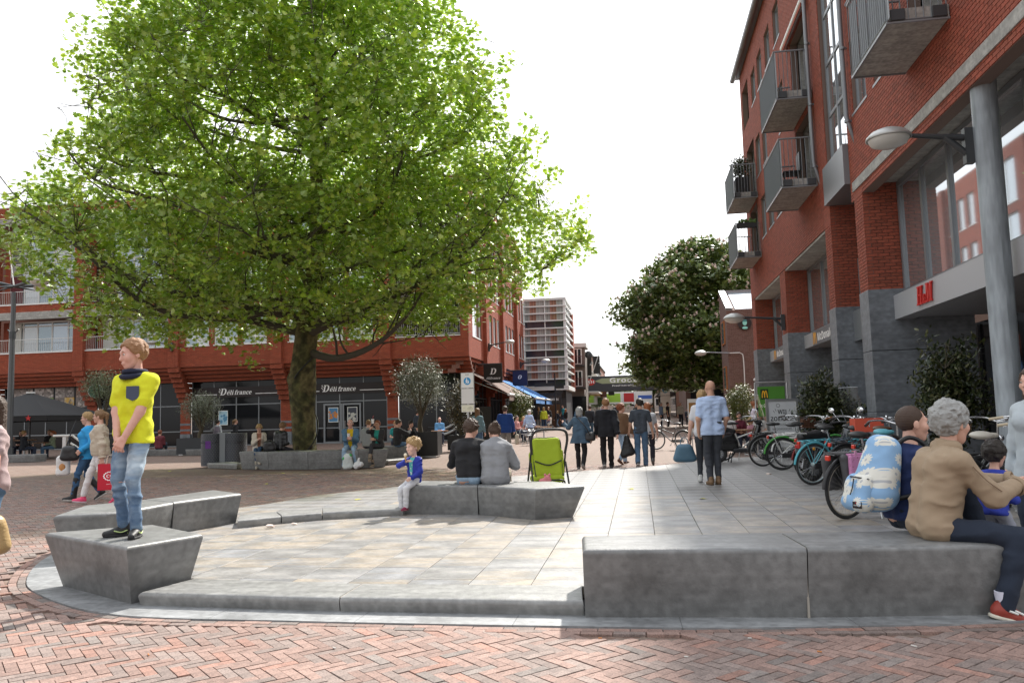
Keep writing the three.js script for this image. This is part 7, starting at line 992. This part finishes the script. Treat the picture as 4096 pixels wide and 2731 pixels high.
// ---------- lamp post, bin, signs, boards ----------
{
  const t = thing('street_lamp', 'tall grey lamp post with three domed heads', 'street lamp', [-26.9, .3, -31.0]); obj('post', [rod([0, 0, 0], [0, 7.1, 0], .14, .09, 14), cyl(.17, .3, 0, .15, 0, 14)], std([.09, .095, .1], .4, { metalness: .4 }), t); obj('clamp', [cyl(.14, .3, 0, 5.2, 0, 10), rod([0, 5.2, 0], [.3, 5.45, 0], .025), rod([0, 5.2, 0], [-.25, 5.45, 0], .025)], M.darkMetal, t);
  for (const [a, l] of [[.1, 1.1], [2.6, .9], [-1.2, 1.0]]) { const x = Math.cos(a) * l, z = Math.sin(a) * l; obj('arm', [rod([-x * .9, 7.2, -z * .9], [x * .8, 7.5, z * .8], .02, .09)], M.darkMetal, t); lampHead(t, x * 1.25, 7.5, z * 1.25, 1.35); } obj('mast', [rod([0, 7.3, 0], [-.35, 9.3, 0], .03, .015)], M.offwhite, t);
}
{
  const t = thing('litter_bin', 'double grey perforated litter bin with purple sticker', 'bin', [-13.6, 0, -24.9], .25), pm = std([.075, .08, .095], .5, { metalness: .3 });
  for (const x of [-.36, .36]) { obj('drum', [cyl(.37, 1.05, x, .55, 0, 28)], pm, t); const st = []; for (let r = 0; r < 16; r++) for (let k = 0; k < 14; k++) { const a = k / 14 * PI + (r % 2) * .11; st.push(sph(.014, x + Math.cos(a) * .37, .12 + r * .06, Math.sin(a) * .37, 1, 1, 1, 4)); } obj('studs', st, std([.14, .15, .17], .5), t).userData.kind = 'stuff'; }
  obj('centre_panel', [box(.3, 1.1, .5, 0, .56, 0)], M.greyMetal, t); for (const s of [-1, 1]) { const g = new THREE.CylinderGeometry(.45, .45, .8, 14, 1, true, -.6, 1.2).rotateX(PI / 2).rotateZ(0).scale(1, .5, 1).translate(s * .4, 1.0, 0); obj('hood', [g], std([.2, .2, .2], .35, { metalness: .5, side: THREE.DoubleSide }), t); }
  obj('sticker', [box(.17, .25, .012, -.42, .72, .368)], std([.16, .03, .28], .6), t);
}
function zoneSign(label, x, z, h, s = 1, y = groundY(z)) {
  const t = thing('traffic_sign', label, 'sign', [x, y, z]); obj('pole', [rod([0, 0, 0], [0, h, 0], .03, .03, 10)], M.steel, t);
  const tx = canvas(256, 300, (c) => { c.fillStyle = '#eef0ee'; c.fillRect(0, 0, 256, 300); c.fillStyle = '#777'; c.font = 'bold 30px sans-serif'; c.fillText('ZONE', 86, 42); c.fillStyle = '#2a9ad6'; c.beginPath(); c.arc(128, 165, 78, 0, 7); c.fill(); c.strokeStyle = c.fillStyle = '#fff'; c.lineWidth = 13; c.lineCap = 'round'; const man = (x, y, k) => { c.lineWidth = 13 * k; c.beginPath(); c.arc(x, y - 44 * k, 10 * k, 0, 7); c.fill(); c.beginPath(); c.moveTo(x, y - 26 * k); c.lineTo(x, y + 8 * k); c.lineTo(x - 15 * k, y + 44 * k); c.moveTo(x, y + 8 * k); c.lineTo(x + 15 * k, y + 44 * k); c.moveTo(x - 18 * k, y + 4 * k); c.lineTo(x, y - 22 * k); c.lineTo(x + 20 * k, y + 2 * k); c.stroke(); }; man(116, 160, 1.1); man(154, 182, .65); });
  const tx2 = canvas(256, 128, c => { c.fillStyle = '#e6e6cf'; c.fillRect(0, 0, 256, 128); c.strokeStyle = '#9a9a80'; c.lineWidth = 5; for (const x of [150, 208]) { c.beginPath(); c.arc(x, 70, 22, 0, 7); c.stroke(); } c.beginPath(); c.moveTo(150, 70); c.lineTo(172, 36); c.lineTo(200, 40); c.lineTo(208, 70); c.stroke(); c.font = '18px sans-serif'; c.fillStyle = '#8f8f78'; c.fillText('m.u.v.', 26, 60); c.fillText('fietsers', 22, 116); });
  const W = .62 * s, p = (nm, y0, hh, m) => { const q = obj(nm, [box(W, hh, .025, 0, y0, .03)], M.offwhite, t); if (m) obj('print', new THREE.PlaneGeometry(W - .03, hh - .03).translate(0, y0, .045), m, q); };
  p('zone_plate', h - .38 * s, .74 * s, std([1, 1, 1], .4, { map: tx })); p('blank_plate', h - 1.14 * s, .74 * s, std([.78, .78, .76], .4)); p('bicycle_plate', h - 1.72 * s, .36 * s, std([1, 1, 1], .4, { map: tx2 })); return t;
}
zoneSign('pedestrian zone sign on a pole behind the seated couple', -5.0, -23.4, 2.72, .62); zoneSign('pedestrian zone sign in front of the chestnut', 2.05, -61, 3.15, 1.15);
{
  const tx = canvas(256, 400, (c) => { c.fillStyle = '#c9ccce'; c.fillRect(0, 0, 256, 400); c.fillStyle = '#26282a'; c.font = 'bold 52px sans-serif'; c.fillText('WIJ', 84, 110); c.fillText('ZOEKEN:', 14, 172); c.font = '27px sans-serif'; c.fillText('ENTHOUSIASTE', 22, 216); c.fillText('MEDEWERKERS', 26, 254); c.font = '18px sans-serif'; c.fillText('GEÏNTERESSEERD?', 42, 312); c.fillText('VRAAG BINNEN', 60, 344); c.lineWidth = 4; c.strokeStyle = '#26282a'; for (const [x, y] of [[44, 80], [60, 66], [200, 70], [216, 82]]) { c.beginPath(); c.moveTo(x, y); c.lineTo(x + (x < 128 ? 10 : -10), y + 20); c.stroke(); } c.lineWidth = 3; c.beginPath(); c.arc(90, 36, 16, 0, 7); c.stroke(); });
  const t = thing('pavement_board', 'white job advert board with black handwriting', 'sign', [3.85, Y1, -22.6], .05); obj('board_frame', [box2(-.43, .43, .2, .26, -.04, .04), box2(-.43, .43, 1.5, 1.56, -.04, .04), box2(-.43, -.37, .26, 1.5, -.04, .04), box2(.37, .43, .26, 1.5, -.04, .04)], M.steel, t); obj('board_panel', [box(.74, 1.24, .03, 0, .88, 0)], M.offwhite, t); obj('print', new THREE.PlaneGeometry(.72, 1.22).translate(0, .88, .018), std([1, 1, 1], .5, { map: tx }), t); obj('base', [rbox(.8, .2, .5, .05, 0, .1, 0)], M.dark, t);
  const tg = canvas(256, 200, (c) => { c.fillStyle = '#4d8a2c'; c.fillRect(0, 0, 256, 200); c.fillStyle = '#1f3a1a'; c.fillRect(26, 14, 76, 72); c.strokeStyle = '#f2b61e'; c.lineWidth = 9; for (const x of [53, 77]) { c.beginPath(); c.ellipse(x, 74, 12, 46, 0, PI, 2 * PI); c.stroke(); } c.fillStyle = '#f2f4ea'; c.font = 'bold 34px sans-serif'; c.fillText('1x GROTE FRIET+', 8, 140, 240); c.fillStyle = '#c02020'; c.fillRect(150, 160, 60, 40); });
  const g = thing('menu_banner', 'green hanging menu banner in a steel frame', 'sign', [4.0, 0, -25.2]); obj('steel_frame', [rod([-.47, 0, 0], [-.47, 2.2, 0], .025), rod([.47, 0, 0], [.47, 2.2, 0], .025), rod([-.47, 2.2, 0], [.47, 2.2, 0], .025), rod([-.47, 1.5, -.1], [.47, 1.5, -.1], .012)], M.steel, g); obj('banner', [box(.8, .9, .02, 0, 1.62, 0)], std([.1, .25, .05], .7), g); obj('print', new THREE.PlaneGeometry(.79, .88).translate(0, 1.62, .013), std([1, 1, 1], .7, { map: tg }), g);
  const o = thing('advert_board', 'orange and brown advert board behind the bald man', 'sign', [1.95, 0, -27.5]); obj('board_frame', [box(.62, 1.1, .05, 0, 1.25, 0)], M.offwhite, o); obj('print', [box(.54, .85, .06, 0, 1.25, 0)], std([.3, .15, .04], .7), o); obj('print_disc', [cyl(.14, .064, 0, 1.2, 0, 16).rotateX(0).translate(0, 0, 0)].map(q => q.translate(0, -1.2, 0).rotateX(PI / 2).translate(0, 1.3, 0)), std([.5, .46, .4], .7), o); obj('foot', [rod([-.2, 0, 0], [-.2, .7, 0], .02), rod([.2, 0, 0], [.2, .7, 0], .02)], M.steel, o);
  const f = thing('finger_post', 'black finger post in front of the glass building', 'sign', [-5.9, groundY(-58), -58]); obj('pole', [rod([0, 0, 0], [0, 4.1, 0], .06)], M.black, f); obj('finger', [box(1.5, .26, .04, -.75, 3.3, 0)], M.black, f); obj('finger', [box(.7, .22, .04, .3, 3.1, .03)], M.black, f); obj('finger', [box(.6, .22, .04, .25, 2.75, .03)], M.black, f);
  const r = thing('info_rail', 'steel bicycle stand with slanting top rail by the terrace', 'stand', [-23.1, 0, -29.6], .2); obj('post', [cyl(.12, 1.05, 0, .52, 0, 12)], M.steel, r); obj('rail', [rbox(.75, .08, .22, .03, -.1, 1.09, 0), pipe([[.28, 1.08, 0], [.7, .7, 0], [.7, .5, 0], [.2, .78, 0]], .045, 20)], M.offwhite, r);
}
// ---------- terrace furniture ----------
{
  const t = thing('parasol', 'black square parasol with red star over the terrace', 'parasol', [-28.6, 0, -34.2]); const top = new THREE.ConeGeometry(3.5, 1.15, 4, 1, true).rotateY(PI / 4 + .1).translate(0, 2.55, 0); obj('canopy', [top], std([.014, .014, .015], .85, { side: THREE.DoubleSide }), t); const vl = []; for (let k = 0; k < 4; k++) vl.push(box(4.9, .24, .015, 0, 1.87, 2.46).rotateY(k * PI / 2 + .1)); obj('valance', vl, std([.014, .014, .015], .85), t); obj('pole', [rod([0, 0, 0], [0, 3.1, 0], .04)], M.darkMetal, t); obj('finial', [cyl(.2, .08, 0, 3.12, 0, 10)], M.offwhite, t); obj('star', [new THREE.ExtrudeGeometry(new THREE.Shape(Array.from({ length: 10 }, (_, i) => { const r = i % 2 ? .06 : .14, a = i * PI / 5 + PI / 2; return new THREE.Vector2(Math.cos(a) * r, Math.sin(a) * r); })), { depth: .02, bevelEnabled: false }).translate(1.6, 1.88, 2.47).rotateY(.1)], std([.5, .03, .03], .7), t);
  const cm = M.black, mkChair = () => { const c = new THREE.Group(); obj('seat', [rbox(.44, .05, .44, .02, 0, .45, 0)], cm, c); obj('backrest', [rbox(.44, .42, .04, .02, 0, .7, -.21)], cm, c); for (const x of [-.19, .19]) for (const z of [-.19, .19]) obj('leg', [rod([x, 0, z], [x, .44, z], .014)], M.steel, c); return c; }, proto = mkChair();
  const spots = [['black chair behind the low wall by the lamp post', -29.4, -32.8, PI], ['black chair beside the woman in green', -26.4, -34.2, 1.5], ['empty black chair in front of the cafe mullion', -25.4, -34.4, -.8], ['empty black chair nearest the info rail', -24.4, -34.0, .4], ['black chair at the cafe edge behind the women', -23.6, -36.2, 2], ['black chair under the zone sign shrub', -7.1, -35.5, 1.0], ['black chair beside the menu board', -6.6, -37.2, .3], ['black chair at the corner cafe under emblem', -10.4, -39.6, 0], ['black chair of the terrace beside the waitress', 3.7, -28.6, 1.2]];
  for (const [l, x, z, a] of spots) { const c = proto.clone(); c.name = numbered('terrace_chair'); c.position.set(x, groundY(z), z); c.rotation.y = a; scene.add(c); tag(c, l, 'chair', 'terrace chairs'); }
  const mkTable = () => { const c = new THREE.Group(); obj('table_top', [cyl(.42, .04, 0, .74, 0, 20)], std([.3, .17, .1], .5), c); obj('leg', [rod([0, 0, 0], [0, .72, 0], .035)], M.steel, c); obj('base', [...[0, 1, 2, 3].map(k => box(.6, .03, .07, 0, .03, 0).rotateY(k * PI / 4 * 2 + .4))], M.steel, c); return c; }, tp = mkTable();
  for (const [l, x, z, s] of [['wood topped table with steel leg in the street', -4.75, -40.4, 1], ['wood topped table beside rust jacket woman', -5.6, -42.4, 1], ['table of the diners under the parasol', -28.6, -33.9, 1.2], ['table in front of the woman in green', -27.9, -34.2, 1], ['empty terrace table by the info rail', -24.9, -34.8, 1], ['table of the corner cafe guests', -9.6, -38.2, 1], ['terrace table by the fast food shop', 3.5, -27.2, 1], ['table behind the large planter', -8.9, -31.4, 1]]) { const c = tp.clone(); c.name = numbered('terrace_table'); c.position.set(x, groundY(z), z); c.scale.setScalar(s); scene.add(c); tag(c, l, 'table', 'terrace tables'); }
  // steel arm chairs in the street
  for (const [l, x, z, a] of [['steel tube armchair behind blue quilted jacket', -5.1, -37.5, 2.2], ['steel tube armchair by the street table', -5.5, -39.6, -.5]]) { const c = thing('steel_chair', l, 'chair', [x, groundY(z), z], a, 'steel armchairs'); obj('frame', [pipe([[-.25, 0, .2], [-.25, .65, .22], [-.25, .66, -.2], [-.25, .9, -.25], [.25, .9, -.25], [.25, .66, -.2], [.25, .65, .22], [.25, 0, .2]], .015, 50)], M.steel, c); obj('seat', [rbox(.46, .03, .42, .01, 0, .45, 0)], M.steel, c); obj('leg', [rod([-.22, 0, -.25], [-.22, .45, -.18], .014), rod([.22, 0, -.25], [.22, .45, -.18], .014)], M.steel, c); }
  const mb = thing('menu_board', 'tall black menu board beside blue quilted jacket man', 'sign', [-6.55, 0, -33.4], .2); obj('board_panel', [box(.8, 1.75, .06, 0, .95, 0)], M.black, mb); const mt = canvas(128, 256, c => { c.fillStyle = '#16130f'; c.fillRect(0, 0, 128, 256); c.strokeStyle = '#888'; c.lineWidth = 3; c.beginPath(); c.ellipse(44, 40, 28, 20, .4, 0, 7); c.stroke(); for (let i = 0; i < 9; i++) { c.fillStyle = '#555'; c.fillRect(24, 90 + i * 16, 50 + 30 * hash(i, 1, 1), 3); } }); obj('print', new THREE.PlaneGeometry(.76, 1.7).translate(0, .95, .034), std([1, 1, 1], .6, { map: mt }), mb); obj('foot', [box(.7, .06, .5, 0, .03, 0)], M.black, mb);
  // awnings along the shopping street
  const awning = (label, z0, z1, xa, ya, xb, yb, c1, bar, st) => { const a = thing('awning', label, 'awning', [0, 0, 0], 0, 'awnings'); const L = z0 - z1, g = box(Math.hypot(xb - xa, yb - ya), .02, L, 0, 0, 0).rotateZ(Math.atan2(yb - ya, xb - xa)).translate((xa + xb) / 2, (ya + yb) / 2, (z0 + z1) / 2); obj('cloth', [g], std(c1, .9), a); obj('front_bar', [rod([xb, yb - .02, z0], [xb, yb - .02, z1], .08, .08, 10)], M.offwhite, a); obj('valance', [box(.015, .3, L, xb + .03, yb - .22, (z0 + z1) / 2)], std(bar, .9), a); for (const z of [z0 - .3, z1 + .3]) obj('arm', [rod([xa, ya - .5, z], [xb, yb - .05, z], .03)], M.steel, a); };
  awning('brown awning of the bakery on the street side', -44.8, -50.2, -9.6, 4.05, -7.2, 2.65, [.12, .075, .06], [.14, .09, .07]); awning('second brown awning beside the blue ones', -50.6, -54, -9.6, 4.05, -7.2, 2.65, [.13, .085, .068], [.14, .09, .07]);
  awning('bright blue awning, nearer of two', -54.4, -59.5, -9.6, 4.05, -6.9, 2.6, [.06, .2, .5], [.08, .24, .55]); awning('bright blue awning, farther of two', -59.8, -64.5, -9.6, 4.05, -6.8, 2.6, [.06, .2, .5], [.08, .24, .55]);
  const hs = (l, z, c, tx, y = 3.9) => { const s = thing('hanging_sign', l, 'sign', [-8.3, y, z]); const t = canvas(128, 128, k => { k.fillStyle = c; k.fillRect(0, 0, 128, 128); k.fillStyle = '#ddd'; k.font = 'italic bold 60px serif'; k.fillText(tx, 40, 70); k.font = 'italic bold 22px serif'; k.fillText(tx === 'D' ? 'élifrance' : '', 16, 104); }); obj('sign_panel', [box(1.1, 1.1, .08)], M.black, s); obj('print', new THREE.PlaneGeometry(1.06, 1.06).translate(0, 0, .043), std([1, 1, 1], .6, { map: t }), s); obj('bracket', [rod([-.9, .58, 0], [.55, .58, 0], .03)], M.darkMetal, s); };
  hs('dark hanging bakery sign above the brown awning', -46, '#15110f', 'D'); hs('navy hanging sign above the blue awning', -57, '#101c44', 'o', 4.1);
  const hg = thing('shop_sign', 'dark sign reading hand baked under the awning', 'sign', [-7.3, 2.7, -63.5]); const tg = canvas(256, 64, c => { c.fillStyle = '#3a3430'; c.fillRect(0, 0, 256, 64); c.fillStyle = '#e8e8e8'; c.font = 'bold 28px sans-serif'; c.fillText('HAND GEBAKKEN', 8, 44, 240); }); obj('sign_panel', [box(2.6, .9, .06)], M.dark, hg); obj('print', new THREE.PlaneGeometry(2.5, .55).translate(0, -.05, .034), std([1, 1, 1], .6, { map: tg }), hg);
}
// ---------- small things ----------
{
  const cup = (l, x, y, z) => { const t = thing('paper_cup', l, 'cup', [x, y, z]); obj('cup', [cyl(.035, .12, 0, .06, 0, 12, .045)], M.white, t); obj('lid', [cyl(.047, .015, 0, .127, 0, 12)], M.offwhite, t); obj('straw', [rod([0, .13, 0], [.02, .23, 0], .005)], std([.6, .1, .1], .6), t); };
  cup('white drink cup with straw at the red haired woman\'s mouth', -7.76, 1.28, -22.82); cup('white cup with straw standing beside the woman in black', -8.0, .5, -26.0); cup('white cup in the hands of the yellow shirt man', -8.42, .88, -22.58);
  const b = thing('shopping_bag', 'green and white carrier bag between the man\'s feet', 'bag', [-8.35, 0, -22.3], .1); obj('bag_body', bagGeo(.32, .42, .07, .8, .018, .014), std([.6, .64, .62], .5), b); obj('print', field([cap([-.1, .3, .02], [.08, .38, .02], .06, .055)], .018, { noise: .01 }), std([.06, .4, .1], .5), b);
  const b2 = thing('plastic_bag', 'crumpled white plastic bag beside the green one', 'bag', [-8.02, 0, -22.28]); obj('bag_body', field([cap([-.06, .1, 0], [.06, .12, 0], .1, .08), cap([0, .2, 0], [.02, .3, 0], .05, .03)], .018, { k: .06, noise: .025, nf: 9 }), std([.7, .7, .7], .5), b2);
  const hb = thing('handbag', 'black leather handbag beside the phone woman', 'bag', [-11.1, .53, -23.0]); obj('bag_body', bagGeo(.42, .3, .08, .8, .02, .01), M.leather, hb); obj('handle', [pipe([[-.1, .24, 0], [0, .34, .05], [.1, .24, 0]], .012, 12)], M.leather, hb);
  const leaf = [['yellow fallen leaf on slabs by the low kerb', -4.6, .102, -12.6], ['pale fallen leaf near the pushchair', -.2, .102, -13.8], ['fallen leaf on slabs before the bald man', .9, .102, -12.2], ['fallen leaf on the bricks under the tree', -8.4, .004, -17.2], ['yellow leaf on bricks before the tree bench', -9.6, .004, -20.8], ['dry leaf on the bricks near the low wall', -14, .004, -22.5]];
  for (const [l, x, y, z] of leaf) { const o = obj('fallen_leaf', planeLeaf.clone().scale(.12, .12, .12).rotateX(-1.4).rotateY(x * 3).translate(x, y + .012, z), std([.42, .4, .06], .8)); tag(o, l, 'leaf', 'fallen leaves'); }
  const lit = [['crumpled napkin beside the low back kerb', -4.5, .13, -9.35, .03], ['scrap of paper by the back kerb', -4.3, .12, -9.6, .02], ['small white paper scrap on the slabs by bikes', 2.5, .11, -16.6, .03]];
  for (const [l, x, y, z, r] of lit) { const g = new THREE.IcosahedronGeometry(r, 1), p = g.attributes.position; for (let i = 0; i < p.count; i++) { const k = 1 + .5 * noise3(p.getX(i) * 60, p.getY(i) * 60, p.getZ(i) * 60); p.setXYZ(i, p.getX(i) * k * 1.8, p.getY(i) * k * .6, p.getZ(i) * k * 1.3); } g.computeVertexNormals(); tag(obj('paper_scrap', g.translate(x, y, z), std([.66, .55, .48], .8)), l, 'litter', 'litter on the plaza'); }
  for (let i = 0; i < 7; i++) { const x = [.2, .95, 1.5, -.3, -1.9, -3.0, .6][i], z = [-4.75, -4.9, -5.05, -5.1, -4.8, -4.6, -5.15][i]; tag(obj('cigarette_butt', rod([x, .006, z], [x + .022, .006, z + .012 * (i % 3)], .004, .004, 6), std(i % 2 ? [.5, .2, .06] : [.6, .58, .54], .8)), ['cigarette butt lying below the kerb joint', 'orange cigarette butt before the long bench', 'pale cigarette butt near the tan man\'s shoe', 'orange cigarette butt beside the bench shadow', 'pale cigarette butt on bricks before the low kerb', 'orange cigarette butt on bricks before the boy', 'pale cigarette butt close under the long bench'][i], 'litter', 'cigarette butts on the bricks'); }
}
renderer.render(scene, camera);
